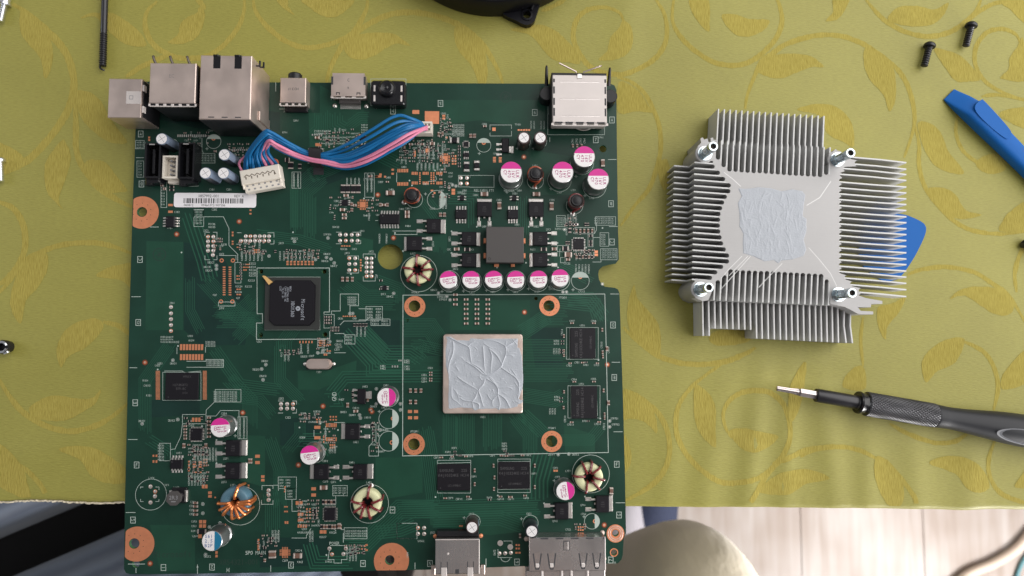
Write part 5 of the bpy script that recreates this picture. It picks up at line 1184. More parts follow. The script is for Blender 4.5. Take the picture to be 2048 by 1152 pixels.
# big flat power inductor
h = 7.0; a, b = B(972.3, 453.4, h), B(1047.6, 525.5, h); c = ((a.x+b.x)/2, (a.y+b.y)/2, ZB); w, d = b.x-a.x, a.y-b.y
m = MB(); m.box(0, 0, 1.0, w, d, h-1.0, bev=0.25); m.disc(-w/2+1.5, -d/2+1.7, 0.62, h+0.006, 18, 1, hole=0.45)
o = part('power_inductor', m, [M['ferrite'], M['black']], board, c, smooth=False)
m = MB(); m.box(0, 0, 0.05, w*0.96, d*0.96, 1.0); part('base', m, M['black_soft'], o, c, smooth=False)
for dx, dy, rw, rd in ((-w/2-0.3, d*0.15, 1.6, 2.4), (-w/2-0.3, -d*0.27, 1.6, 2.4), (w/2+0.3, d*0.15, 1.4, 2.4), (w/2+0.3, -d*0.27, 1.4, 2.4), (-w*0.22, -d/2-0.5, 2.2, 1.6), (w*0.22, -d/2-0.5, 1.8, 1.6)):
    m = MB(); m.box(0, 0, 0, rw, rd, 2.2 if dx*dx > 30 else 1.2, bev=0.2); part('terminal', m, M['copper'], o, (c[0]+dx, c[1]+dy, ZB), smooth=False)
# crystal can
c, w, d = crect(611, 718, 662.8, 738.6, 2)
def stadium(w, d, n=10):
    r = d/2; e = w/2-r
    return [(e+r*math.cos(-math.pi/2+math.pi*i/n), r*math.sin(-math.pi/2+math.pi*i/n)) for i in range(n+1)]+[(-e+r*math.cos(math.pi/2+math.pi*i/n), r*math.sin(math.pi/2+math.pi*i/n)) for i in range(n+1)]
m = MB(); m.prism([stadium(w, d)], 0.3, 1.0); m.prism([stadium(w*0.93, d*0.82)], 1.0, 3.0); m.prism([stadium(w*0.90, d*0.74)], 3.0, 3.25)
o = part('crystal_can', m, M['tin'], board, c, smooth=False)
m = MB(); m.box(0, 0, 0.02, w*0.96, d*1.06, 0.35); part('base', m, M['black_soft'], o, c, smooth=False)
for s_ in (-1, 1):
    m = MB(); m.lathe([(0.85, 0), (0.8, 0.5), (0.5, 0.8), (0, 0.9)], 12); part('terminal', m, M['solder'], o, (c[0]+s_*(w/2+0.6), c[1], ZB))

# ---- large chips
def rrect(w, d, ch):            # rectangle with cut corners
    return [(w/2-ch, -d/2), (w/2, -d/2+ch), (w/2, d/2-ch), (w/2-ch, d/2), (-w/2+ch, d/2), (-w/2, d/2-ch), (-w/2, -d/2+ch), (-w/2+ch, -d/2)]
c, w, d = crect(531, 554.5, 639, 659.5, 1)
m = MB(); m.box(0, 0, 0.3, w, d, 0.9, bev=0.05); o = part('southbridge_chip', m, M['substrate'], board, c, smooth=False)
c2, w2, d2 = crect(540.8, 562, 627, 649.5, 2.2); m = MB(); m.prism([rrect(w2+0.9, d2+0.9, 2.3)], 1.2, 1.3); m.prism([rrect(w2, d2, 2.1)], 1.2, 2.35)
part('mould_cap', m, M['black'], o, c2, smooth=False)
m = MB()
def ct(t, x, y, size, mi=0, mono=0.68):
    p = B(x, y, 2.3); m.text(t, p.x-c2[0], p.y-c2[1], 2.36, size, -math.pi/2, mi, mono=mono)
ct('Microsoft', 606, 619.5, 1.75, mono=0.60); ct('XBOX360', 585.5, 618, 1.55, mono=0.66)
p = B(596, 617, 2.3); m.disc(p.x-c2[0], p.y-c2[1], 1.05, 2.36, 24); m.line([(p.x-c2[0]-0.55, p.y-c2[1]+0.3), (p.x-c2[0]+0.35, p.y-c2[1]), (p.x-c2[0]-0.55, p.y-c2[1]-0.3)], 0.2, 2.364, 1)
for t, x, y in (('X850744-002', 575.5, 589, ), ('CX4-0B02-46', 571, 588), ('T6J51.01', 566, 586), ('1237', 561, 577), ('BBGA', 581, 578)): ct(t, x, y, 0.85, 0, 0.72)
part('marking', m, [M['chip_print'], M['black']], o, c2, smooth=False)
q = [B(*zp(u, v, 250, 440)) for u, v in ((1580, 640), (1610, 640), (1695, 710), (1655, 742))]
m = MB(); m.prism([[(p.x-c2[0], p.y-c2[1]) for p in reversed(q)]], 1.25, 2.5); part('corner_marker', m, M['gold'], o, c2, smooth=False)
def memory(x0, y0, x1, y1, rot, lines, name='memory_chip', h=1.1):
    c, w, d = crect(x0, y0, x1, y1, h)
    m = MB(); m.box(0, 0, 0.3, w, d, h-0.3, bev=0.08); m.box(0, 0, 0.02, w*0.92, d*0.92, 0.3, mi=1)
    o = part(name, m, [M['black'], M['solder_dull']], board, c, smooth=False)
    m = MB()
    for t, u, v, sz in lines:
        x, y = (u*w/2, v*d/2) if not rot else (-v*w/2, u*d/2)
        m.text(t, x, y, h+0.005, sz, math.pi/2 if rot else 0, mono=0.72)
    m.disc(-0.8*w/2, -0.8*d/2, 0.22, h+0.005, 10)
    part('marking', m, M['chip_faint'], o, c, smooth=False)
RAMT = [('SAMSUNG', -0.45, 0.52, 1.25), ('225', 0.62, 0.52, 1.25), ('K4J10324KE', -0.32, 0.16, 1.25), ('HC14', 0.66, 0.16, 1.25), ('UZ1AMMBAC', 0.05, -0.62, 0.9)]
memory(1140.2, 656, 1191.2, 716.8, 1, RAMT); memory(1142.8, 772, 1194.8, 837, 1, RAMT); memory(874.8, 928.5, 940.6, 981, 0, RAMT); memory(997, 924, 1060, 977.6, 0, RAMT)
memory(331.7, 745.7, 396, 799.3, 0, [('HYNIX', 0.3, 0.72, 1.0), ('H27UBG8T2', -0.1, 0.1, 1.0), ('BTR-BC', -0.05, -0.18, 1.0), ('217A', 0.2, -0.5, 0.8)], 'flash_chip', 1.0)
# ---- processor with its lid and the spread paste
hp = 3.4
q = [B(x, y, hp) for x, y in ((886, 669), (1044.6, 667.3), (1046.2, 826.2), (886, 828.2))]
c = sum(q, Vector())/4; c = (c.x, c.y, ZB); LW, LD = (q[1]-q[0]).length, (q[0]-q[3]).length
m = MB(); m.box(0, 0, 0.3, LW*0.99, LD*0.99, 0.8); o = part('processor', m, M['substrate'], board, c, smooth=False)
m = MB(); e = 1.2
def rr4(w, d, r, n=5):
    out = []
    for cx_, cy_, a0 in ((w/2-r, -d/2+r, -90), (w/2-r, d/2-r, 0), (-w/2+r, d/2-r, 90), (-w/2+r, -d/2+r, 180)):
        out += [(cx_+r*math.cos(rad(a0+90*i/n)), cy_+r*math.sin(rad(a0+90*i/n))) for i in range(n+1)]
    return out
Lp = [rr4(LW, LD, 1.4), rr4(LW, LD, 1.4), rr4(LW-0.7, LD-0.7, 1.2)]; Zp = [1.1, hp-0.35, hp]
n = len(Lp[0]); m.add([(x, y, z) for l, z in zip(Lp, Zp) for x, y in l], [(kk_*n+i, kk_*n+(i+1) % n, kk_*n+n+(i+1) % n, kk_*n+n+i) for kk_ in range(2) for i in range(n)]+[tuple(range(2*n, 3*n))])
part('heat_spreader', m, M['ihs'], o, c)
def paste_sheet(outline, ridges, base, N, amp, seed, mottle, smear=None):
    """height field over a polygon (mm, local); ridges: (pts, height, width)"""
    rnd = random.Random(seed)
    x0, x1 = min(p[0] for p in outline), max(p[0] for p in outline); y0, y1 = min(p[1] for p in outline), max(p[1] for p in outline)
    st = (x1-x0)/N; nx_, ny_ = N, int((y1-y0)/st)
    H = [[0.0]*(ny_+1) for _ in range(nx_+1)]
    def inside(x, y):
        ins = False
        for i in range(len(outline)):
            a, b = outline[i], outline[(i+1) % len(outline)]
            if (a[1] > y) != (b[1] > y) and x < a[0]+(y-a[1])/(b[1]-a[1])*(b[0]-a[0]): ins = not ins
        return ins
    waves = [(rnd.uniform(0.3, 1.6)*math.cos(t), rnd.uniform(0.3, 1.6)*math.sin(t), rnd.uniform(0, 6)) for t in [rnd.uniform(0, 6.3) for _ in range(10)]]
    for path, hh, ww in ridges:
        pp = spline(path, 5); L = 0; tot = sum((Vector(pp[i+1])-Vector(pp[i])).length for i in range(len(pp)-1))
        for s_ in range(len(pp)-1):
            a, b = Vector(pp[s_][:2]), Vector(pp[s_+1][:2]); ab = b-a; l2 = max(ab.length_squared, 1e-9)
            t0 = L/max(tot, 1e-6); L += ab.length; amp_ = hh*(0.55+0.45*math.sin(math.pi*min(1, t0+0.15)))
            ext = ww*3
            for i in range(max(0, int((min(a.x, b.x)-ext-x0)/st)), min(nx_, int((max(a.x, b.x)+ext-x0)/st)+1)+1):
                for j in range(max(0, int((min(a.y, b.y)-ext-y0)/st)), min(ny_, int((max(a.y, b.y)+ext-y0)/st)+1)+1):
                    if i > nx_ or j > ny_: continue
                    p = Vector((x0+i*st, y0+j*st)); t = max(0, min(1, (p-a).dot(ab)/l2)); dd = (p-a-ab*t).length
                    v = amp_*math.exp(-(dd/ww)**1.5)
                    if v > H[i][j]: H[i][j] = v
    m = MB(); idx = {}; keep = [[inside(x0+i*st, y0+j*st) for j in range(ny_+1)] for i in range(nx_+1)]
    for i in range(nx_+1):
        for j in range(ny_+1):
            x, y = x0+i*st, y0+j*st
            edge = not all(keep[a][b] for a in range(max(0, i-1), min(nx_, i+1)+1) for b in range(max(0, j-1), min(ny_, j+1)+1)) or i in (0, nx_) or j in (0, ny_)
            if keep[i][j] or edge:
                z = base+H[i][j]+amp*sum(math.sin(wx*x*2+wy*y*2+ph) for wx, wy, ph in waves)/5+rnd.uniform(-1, 1)*mottle
                if smear: z += smear(x, y)
                if edge: z = -0.01
                idx[i, j] = len(m.v); m.v.append((x, y, max(z, -0.01 if edge else 0.03)))
    for i in range(nx_):
        for j in range(ny_):
            qd = [(i, j), (i+1, j), (i+1, j+1), (i, j+1)]
            if all(t in idx for t in qd) and any(keep[a][b] for a, b in qd):
                m.f.append(tuple(idx[t] for t in qd)); m.m.append(0)
    return m
def cl(u, v):                   # crop pixel of the processor -> local mm on the lid
    p = B(880+u/5.689, 620+v/5.689, hp); return (p.x-c[0], p.y-c[1])
RID = '''70,290 200,360 300,405 335,440 345,520 360,610|320,410 350,380 390,360|300,590 400,650 480,720 530,740|360,610 450,660 520,730|530,740 600,720 690,650 710,600 750,500 745,420 690,380 600,345 500,330|745,415 800,390 870,340|742,425 745,400 752,375|750,510 800,495 850,490|755,510 800,512 835,525|560,440 640,510 690,590 700,650|490,420 500,560 510,700|560,440 590,520 580,640 575,720
690,650 790,720 860,770 900,850 890,1000|530,780 620,840 660,900 660,970 680,1060 670,1130|570,780 650,860 670,880|670,885 780,880 820,900|510,790 490,850 440,910 460,980 490,1090|200,760 250,800 330,850 430,910|430,920 400,1000 370,1040 380,1110|370,1040 280,1030 230,1000|370,1045 440,1070 440,1130|670,960 740,1010 780,1080 800,1130|660,970 600,1030 600,1090|150,360 150,480 100,640 100,800
130,880 140,1000 200,1050 240,1090|160,900 200,960 215,1020|540,960 570,1010 620,1040|360,760 420,750 480,760|180,560 240,540 290,590|180,640 210,690 200,660|500,380 560,420 600,440|480,800 450,760 470,720|560,760 600,790 640,850|820,680 870,760|850,820 900,900 910,960|860,1040 910,1060|720,940 760,960|120,450 90,560 120,620|830,340 880,400'''.replace('\n', '|').split('|')
rid = []
for i, s in enumerate(RID):
    pp = [cl(*map(float, a.split(','))) for a in s.split()]
    f = 1.0 if i < 24 else 0.6
    rid.append((pp, 0.46*f, 0.24*f if f == 1 else 0.2))
    rid.append((pp, 0.16*f, 0.8))
ol = [cl(*a) for a in ((62, 300), (120, 300), (190, 340), (330, 345), (345, 318), (470, 330), (560, 322), (720, 322), (888, 325), (885, 425), (905, 430), (932, 520), (940, 680), (946, 800), (935, 905), (915, 965), (900, 1010), (942, 1030), (930, 1065), (890, 1075), (885, 1100), (800, 1122), (690, 1125), (670, 1145), (640, 1122), (440, 1130), (400, 1150), (360, 1120), (240, 1112), (98, 1128), (92, 1000), (98, 870), (95, 740), (66, 640), (62, 450), (80, 350))]
rn = random.Random(5)
for i in range(70):
    x, y = cl(rn.uniform(100, 900), rn.uniform(340, 1100)); a = rn.uniform(0, 6.3); L_ = rn.uniform(0.6, 1.8)
    rid.append(([(x, y), (x+L_*0.5*math.cos(a)+rn.uniform(-.2, .2), y+L_*0.5*math.sin(a)), (x+L_*math.cos(a), y+L_*math.sin(a))], rn.uniform(0.08, 0.25), 0.16))
part('thermal_paste', paste_sheet(ol, rid, 0.08, 240, 0.02, 4, 0.009), M['paste'], o, (c[0], c[1], ZB+hp), angle=180)
# ================================================================== sockets along the rear edge
def top_rect(x0, y0, x1, y1, h):
    a, b = B(x0, y0, h), B(x1, y1, h)
    return ((a.x+b.x)/2, (a.y+b.y)/2, ZB), abs(b.x-a.x), abs(b.y-a.y)
def shell(name, c, w, d, h, material, z0=0.2, label=None, inner=True):
    m = MB(); m.box(0, 0, z0, w, d, h-z0, bev=0.28)
    return part(name, m, material, board, c, smooth=False, label=label)
def slot(mb_, x, y, z, w, d, mi=0): mb_.box(x, y, z-0.3, w, d, 0.315, mi=mi)
# display port at the corner
h = 17; c, w, d = top_rect(217.8, 156.8, 281.3, 235.5, h)
o = shell('av_socket', c, w, d, h, M['tin'])
m = MB()
m.box(w/2-3.2, 0.2, h, 6.4, 5.6, 0.28, bev=0.1); m.box(w/2-4.2, 0.2, h+0.28, 1.7, 1.7, 0.02, mi=1); m.box(w/2-4.2, 0.2, h+0.29, 1.2, 1.2, 0.02)
part('clip_plate', m, [M['tin_bright'], M['ink_grey']], o, c, smooth=False)
for yy in (d*0.27, -d*0.27):
    m = MB(); m.box(0, 0, 0, 0.8, 2.8, 2.4, bev=0.2); part('latch', m, M['tin_bright'], o, (c[0]+w/2+0.45, c[1]+yy, ZB+h-2.6), smooth=False)
m = MB(); m.box(w/2+0.25, 0, 1, 0.5, d*0.92, h-2.2); part('side_housing', m, M['black_soft'], o, c, smooth=False)
def comb(o, c, w, d, h, n, y=-1, tw=0.55):
    m = MB()
    for i in range(n+1):
        m.box(-w/2+w*i/n, 0, 0, w/n*0.38 if 0 < i < n else w/n*0.25, 1.1, 0.3, bev=0.08)
    m.box(0, -0.5, -0.25, w*0.985, 0.4, 0.5, bev=0.1)
    part('comb_edge', m, M['tin_bright'], o, (c[0], c[1]+y*(d/2+0.62), ZB+h-0.75), smooth=False)
# double usb
h = 24; c, w, d = top_rect(300.3, 125.6, 390, 206.9, h)
o = shell('usb_socket', c, w, d, h, M['tin']); comb(o, c, w, d, h, 6)
m = MB(); m.box(0, -d/2-0.35, 1, w*0.97, 0.7, h-1.6); m.box(w/2+0.2, 0, 1, 0.4, d*0.9, h-2); part('rear_housing', m, M['black_soft'], o, c, smooth=False)
M['dark_spring'] = mat('dark spring', (0.09, 0.075, 0.06), 0.4, metal=0.6)
for i in range(3):
    m = MB(); x = -w/2+w*(0.12+0.37*i); m.tube([(x-0.3, 0, 0), (x-0.9, 1.8, 0.9), (x-1.4, 3.4, 0.6)], 0.55, 6); part('spring_finger', m, M['dark_spring'], o, (c[0], c[1]+d/2-0.2, ZB+h-1.2))
m = MB(); m.text('EC', -0.5, d*0.18, h+0.01, 1.6); part('stamp', m, mat('faint stamp', (0.42, 0.37, 0.35), 0.5, metal=0.8), o, c, smooth=False)
# network and usb tower
h = 24.5; c, w, d = top_rect(401.5, 110.2, 500.5, 239.2, h)
o = shell('ethernet_socket', c, w, d, h, M['tin'])
for u in (-0.18, 0.235):
    m = MB(); m.box(0, 0, -0.3, 3.0, 5.4, 0.32); m.box(-0.5, 2.9, -0.6, 2.2, 0.9, 0.9, bev=0.2); m.box(0.9, 2.7, -0.8, 0.8, 1.0, 0.9, bev=0.2)
    part('light_window', m, M['black_gloss'], o, (c[0]+u*w, c[1]+d/2-3.0, ZB+h), smooth=False)
m = MB()
for u in (-0.26, 0.0, 0.26): m.box(u*w, -d/2+0.9, h, 2.5, 0.45, 0.012)
part('tab_slot', m, M['ink'], o, c, kind='stuff', smooth=False)
m = MB(); m.box(0, -d/2-0.25, 1, w*0.97, 0.5, h-1.8); part('rear_housing', m, M['black_soft'], o, c, smooth=False)
for i, (yy, zz) in enumerate(((d*0.30, h-6), (d*0.30, h-11))):
    m = MB(); m.box(0.5, 0, 0, 1.6, 0.5, 0.8, bev=0.1); m.box(1.6, 0.9, 0, 0.7, 2.6, 0.8, bev=0.1); part('spring_finger', m, M['black_gloss'], o, (c[0]+w/2, c[1]+d/2-2.2+1.4*i, ZB+zz), smooth=False)
m = MB(); m.box(0, 0, 0, 0.5, 4, 14, bev=0.1); part('ground_tab', m, M['tin'], o, (c[0]+w/2+0.35, c[1]-d*0.32, ZB+0.3), smooth=False)
# audio jack
h = 7.5; c, w, d = top_rect(560.8, 155, 611, 206, h)
o = shell('audio_jack', c, w, d, h, M['tin']); comb(o, c, w, d, h, 4)
m = MB()
for k_ in range(1): m.lathe([(3.1, 0), (3.1, 4.0), (2.6, 4.6)], 24)
part('barrel', m, M['black_soft'], o, (c[0]-0.2, c[1]+d/2-1.4, ZB+3.6), rot=Matrix.Rotation(-math.pi/2, 3, 'X'))
m = MB(); m.text('H331F', 0, 0.6, h+0.01, 1.15, math.pi, mono=0.85); part('stamp', m, M['ink'], o, c, smooth=False)
m = MB(); m.box(0, -d/2-1.1, 0.2, w*0.9, 2.2, 1.6, bev=0.3); part('rear_housing', m, M['black_soft'], o, c, smooth=False)
# hdmi socket
h = 6; c, w, d = top_rect(663, 146, 730.5, 192.5, h)
m = MB(); m.prism([[(-w*0.47, d/2), (-w*0.47, d*0.36), (-w/2, d*0.33), (-w/2, -d/2), (w/2, -d/2), (w/2, d*0.33), (w*0.47, d*0.36), (w*0.47, d/2)][::-1]], 0.3, h)
o = part('hdmi_socket', m, M['tin'], board, c, smooth=False)
m = MB()
for s_ in (-1, 1):
    slot(m, s_*w*0.475, d*0.17, h+0.006, 0.9, d*0.36); slot(m, s_*w*0.30, -d*0.36, h+0.006, 1.7, 0.45); slot(m, s_*w*0.30-0.7, -d*0.40, h+0.006, 0.35, 1.1); slot(m, s_*w*0.30+0.7, -d*0.40, h+0.006, 0.35, 1.1)
m.text('C', 0, d*0.20, h+0.012, 1.4); m.text('R', 0, -d*0.14, h+0.012, 1.0)
part('cutout', m, M['ink'], o, c, kind='stuff', smooth=False)
m = MB(); m.box(0, -d/2-1.0, 0.3, w*0.62, 2.0, 2.6, bev=0.2); part('rear_housing', m, M['ferrite'], o, c, smooth=False)
m = MB()
for i in range(19): m.box(-w*0.29+w*0.58*i/18, -d/2-3.0, 0.02, 0.26, 2.2, 0.25)
part('pin_row', m, M['solder'], o, c, kind='stuff', smooth=False)
for s_ in (-1, 1):
    m = MB(); m.lathe([(1.1, 0), (0.9, 0.5), (0.4, 0.8), (0, 0.85)], 12); part('shell_leg', m, M['solder'], o, (c[0]+s_*w*0.47, c[1]-d/2-2.6, ZB))
comb(o, c, w*0.96, d-0.8, h, 3)
# infrared receiver
h = 6; c, w, d = top_rect(741.3, 160, 810.5, 210, h)
m = MB(); m.prism([rr4(w, d, 1.6)], 0.2, h-0.7); L2 = [rr4(w, d, 1.6), rr4(w-1, d-1, 1.3)]; nn = len(L2[0])
m.add([(x, y, z) for l, z in zip(L2, (h-0.7, h)) for x, y in l], [(i, (i+1) % nn, nn+(i+1) % nn, nn+i) for i in range(nn)]+[tuple(range(nn, 2*nn))])
o = part('infrared_receiver', m, M['black_gloss'], board, c, smooth=False)
m = MB(); m.lathe([(4.0, 0), (3.7, 1.6), (3.2, 2.5), (2.4, 2.9), (1.4, 2.7), (0.0, 2.5)], 36); m.lathe([(0.9, 2.7), (0.5, 3.0), (0, 3.05)], 16)
p = B(773.6, 177, h+1); part('lens_dome', m, M['black_gloss'], o, (p.x, p.y, ZB+h-0.1))
for s_ in (-1, 1):
    for yy in (0.16, -0.24):
        m = MB(); m.box(0, 0, 0, 0.85, 2.9, 0.5, bev=0.12); part('metal_clip', m, M['tin_bright'], o, (c[0]+s_*w*0.385, c[1]+yy*d, ZB+h-0.3), smooth=False)
# big shielded usb block with spring wires
h = 14; c, w, d = top_rect(1105.2, 149.5, 1214, 245.8, h)
o = shell('shielded_socket', c, w, d, h, M['tin_bright'], z0=5)
m = MB(); m.box(-0.5, 0.8, 0.2, w*1.0, d*0.97, h-1.0, bev=0.3); m.box(-0.2, d/2+0.5, 2, w*1.02, 1.3, h-2.3, bev=0.3); part('black_housing', m, M['black_soft'], o, c, smooth=False)
m = MB()
for v in (0.36, 0.0, -0.355): m.box(0, v*d, h-0.02, w*0.74, 0.16, 0.09, bev=0.03); m.box(0, v*d-0.28, h, w*0.73, 0.2, 0.01, mi=1)
part('pressed_rib', m, [M['tin_bright'], M['tin_dark']], o, c, kind='stuff', smooth=False)
m = MB()
for s_ in (-1, 1):
    for v, l in ((0.38, 1.6), (0.18, 3.2), (-0.06, 3.2), (-0.28, 3.6)): m.box(s_*(w/2-0.62), v*d, h-0.3, 0.75, l, 0.312)
for i in range(5): m.box(-w*0.39+w*0.195*i, -d/2+0.1, h-0.9, w*0.14, 0.5, 0.912)
part('edge_slot', m, M['ink'], o, c, kind='stuff', smooth=False)
comb(o, c, w, d, h, 5)
m = MB(); m.box(0, 0, 0, 2.2, 1.9, 0.5, bev=0.12); m.box(0, 0.9, -0.6, 1.7, 0.7, 1.0, bev=0.1); part('centre_latch', m, M['tin_dark'], o, (c[0], c[1]+d/2-0.7, ZB+h-0.25), smooth=False)
for e in (((1152.5, 143.4), (1118, 126)), ((1166.5, 144.5), (1203.5, 131))):
    a, b = B(*e[0], 13), B(*e[1], 13); m = MB(); m.tube([(0, -1.2, -0.6), (0, 0, 0), ((b-a).x*0.96, (b-a).y*0.96, 0), ((b-a).x, (b-a).y-0.25, 0.1)], 0.34, 8); part('spring_wire', m, M['tin'], o, (a.x, a.y, ZB+13))
for a_, b_ in (((1093, 172), (1093.2, 131)), ((1217.5, 172), (1220, 135.5))):
    a, b = B(*a_, 6), B(*b_, 9); m = MB(); m.tube([(0, 0, 0), ((b-a).x*0.9, (b-a).y*0.9, 2.4), ((b-a).x, (b-a).y, 3)], [0.95, 0.6, 0.4], 8); part('prong', m, M['black_gloss'], o, (a.x, a.y, ZB+6))
for x, y in ((1093.5, 187), (1221, 192)):
    p = B(x, y, 7.5); m = MB(); m.lathe([(3.2, 0), (3.2, 7.2), (2.9, 7.5)], 28); part('side_post', m, M['black_soft'], o, (p.x, p.y, ZB))
m = MB(); m.tube(spline([(-4, 0, 0.6), (-2.5, 0, 1.2), (0, -0.9, 1.2), (3, -0.9, 1.2), (5, 0, 1.2), (6.5, 0, 0.5)], 6), 0.35, 8); p = B(1160, 258); part('shell_leg', m, M['solder'], o, (p.x, p.y, ZB+0.6))
m = MB(); m.tube([(0, 3.5, 3), (0.2, 1.0, 2), (0.4, -2.0, 1.0), (1.2, -3.2, 0.2)], 0.4, 8); p = B(1100.5, 243, 1); part('shell_leg', m, M['tin'], o, (p.x, p.y, ZB+0.6))
# ---- sockets on the front edge
h = 8; c, w, d = top_rect(871, 1080, 958, 1147.5, h)
o = shell('front_usb_socket', c, w, d, h, M['tin_dark'])
m = MB(); m.box(0, 0, 0, w*1.01, 0.35, 0.5, bev=0.1); part('rear_flange', m, M['tin_bright'], o, (c[0], c[1]+d/2+0.1, ZB+h-0.35), smooth=False)
m = MB(); m.box(0, 0, 0, 0.45, d, 1.2, bev=0.1); part('rolled_edge', m, M['tin_bright'], o, (c[0]+w/2, c[1], ZB+h-1.1), smooth=False)
m = MB()
for u in (-0.37, -0.225, 0.235, 0.37): m.box(u*w, -d/2+2.6, h-0.3, 0.35, 5.2, 0.312)
m.box(0, -d/2+1.0, h-0.3, 1.6, 2.0, 0.314)
part('cutout', m, M['ink'], o, c, kind='stuff', smooth=False)
for u in (-0.30, 0.30):
    m = MB(); m.box(0, 0, 0, w*0.13, 5, 0.4, bev=0.1); part('contact_spring', m, M['tin_bright'], o, (c[0]+u*w, c[1]-d/2+0.2, ZB+h-0.15), smooth=False)
p = B(896, 1107.5, h); m = MB(); m.lathe([(0.55, 0), (0.5, 0.15), (0, 0.25)], 10); part('dimple', m, M['tin_bright'], o, (p.x, p.y, ZB+h-0.02))
m = MB(); m.box(0, d/2+1.4, 0.1, w*0.97, 2.4, 4.0, bev=0.2); part('rear_housing', m, M['black_soft'], o, c, smooth=False)
for s_ in (-1, 1):
    m = MB(); m.lathe([(1.0, 0), (0.9, 0.4), (0, 0.7)], 12); part('shell_leg', m, M['copper'], o, (c[0]+s_*(w/2+0.7), c[1]+d*0.46, ZB)); m = MB(); m.box(0, 0, -4, 1.8, 4, 5.5, bev=0.2); part('side_spring', m, M['tin'], o, (c[0]+s_*(w/2+0.2) + (1.4 if s_ > 0 else -1.2), c[1]-d/2-0.5, ZB), smooth=False)
h = 8.5; c, w, d = top_rect(1058.5, 1075.5, 1210.2, 1141.5, h)
o = shell('front_double_usb_socket', c, w, d, h, M['tin_dark'])
m = MB(); m.box(0, 0, 0, 0.5, d, 1.4, bev=0.15); part('rolled_edge', m, M['tin_bright'], o, (c[0]+w/2+0.05, c[1], ZB+h-1.3), smooth=False)
m = MB()
for i in range(5): m.box(-w*0.30+w*0.2*i, d/2-0.45, h-0.5, 3.4 if i < 4 else 1.6, 0.55, 0.512)
m.box(-w*0.01, d*0.26, h-0.4, 2.7, 4.0, 0.414)
for u in (-0.395, -0.205, 0.21, 0.39):
    L_ = 6.6; y0 = d*0.03
    m.line([(u*w-1.75, y0), (u*w-1.0, y0-L_*0.78), (u*w-0.55, y0-L_), (u*w+0.55, y0-L_), (u*w+1.0, y0-L_*0.78), (u*w+1.75, y0)], 0.55, h+0.014)
part('cutout', m, M['ink'], o, c, kind='stuff', smooth=False)
m = MB(); m.box(0, 0, 0, 2.0, 3.4, 0.06); m.box(0.8, 0, 0.0, 0.5, 3.4, 0.2, bev=0.05, mi=1); part('latch', m, [M['tin_dark'], M['tin_bright']], o, (c[0]-w*0.012, c[1]+d*0.255, ZB+h+0.012), smooth=False)
for u in (-0.395, -0.205, 0.21, 0.39):
    m = MB(); m.add([(-1.1, 3.0, 0.03), (1.1, 3.0, 0.03), (0.72, -1.6, -0.05), (-0.72, -1.6, -0.05), (0.72, -3.0, 0.5), (-0.72, -3.0, 0.5)], [(0, 3, 2, 1), (3, 5, 4, 2)]); m.box(0, -2.5, 0.2, 1.5, 1.4, 0.28, bev=0.1, mi=1)
    part('contact_spring', m, [M['tin_dark'], M['tin_bright']], o, (c[0]+u*w, c[1]-d*0.19+0.6, ZB+h+0.02), smooth=False)
for u in (-0.33, -0.07, 0.055, 0.27):
    m = MB(); m.box(0, 0, 0, 0.9, 5, 0.5, bev=0.15); part('side_spring', m, M['tin_bright'], o, (c[0]+u*w*1.0, c[1]-d/2-1.6, ZB+h-0.7), smooth=False)
m = MB(); m.box(-0.5, -d/2-2.0, 1.2, w*1.06, 4.0, 1.0, bev=0.2); m.box(-0.5, -d/2-2.0, 6.4, w*1.04, 4.0, 1.0, bev=0.2); part('port_lip', m, M['tin_dark'], o, c, smooth=False)
for x, y in ((-w/2-0.8, d*0.30), (w/2+0.3, d*0.47), (w/2+0.9, -d*0.33)):
    m = MB(); m.lathe([(1.1, 0), (0.9, 0.5), (0, 0.8)], 12); part('shell_leg', m, M['solder_dull'], o, (c[0]+x, c[1]+y, ZB))
# ---- drive power headers: two black shrouds and a white four pin plug
for x0, y0, x1, y1 in ((290.5, 286, 319.5, 356), (358, 285, 387.5, 357)):
    h = 8; c, w, d = top_rect(x0, y0, x1, y1, h)
    m = MB(); t = 0.7
    outer = [(-w/2, -d/2), (w/2, -d/2), (w/2, d/2), (-w/2, d/2)]; inn = [(-w/2+t, d/2-t), (w/2-t, d/2-t), (w/2-t, -d/2+t), (-w/2+t, -d/2+t)]
    m.prism([outer, inn], 0.2, h); m.box(0, 0, 0.2, w-0.2, d-0.2, 1.2); m.box(-0.3, 0, 1.4, 1.2, d*0.72, h-3, bev=0.2)
    o = part('drive_socket', m, M['black_gloss'], board, c, smooth=False)
    m = MB(); m.box(0, 0, 0, 2.4, 0.5, 0.12); part('contact', m, M['solder'], o, (c[0]-0.4, c[1]+d*0.46, ZB+h), smooth=False)
    m = MB(); m.box(0, 0, 0, 6.4, 3.0, 5.6, bev=0.6); m.box(-2.4, -0.6, 1, 2.8, 2.6, 3.4, bev=0.5); part('latch', m, M['black_gloss'], o, (c[0]-w*0.12, c[1]-d/2-0.3, ZB+0.4), 0.1, smooth=False)
h = 7; c, w, d = top_rect(325.5, 311, 354.5, 356.5, h)
m = MB(); t = 0.8
m.prism([[(-w/2, -d/2), (w/2, -d/2), (w/2, d/2), (-w/2, d/2)], [(-w/2+t, d/2-t), (w/2-t, d/2-t), (w/2-t, -d/2+t), (-w/2+t, -d/2+t)]], 0.2, h); m.box(0, 0, 0.2, w-0.3, d-0.3, 2.6)
o = part('white_header', m, M['ivory'], board, c, smooth=False)
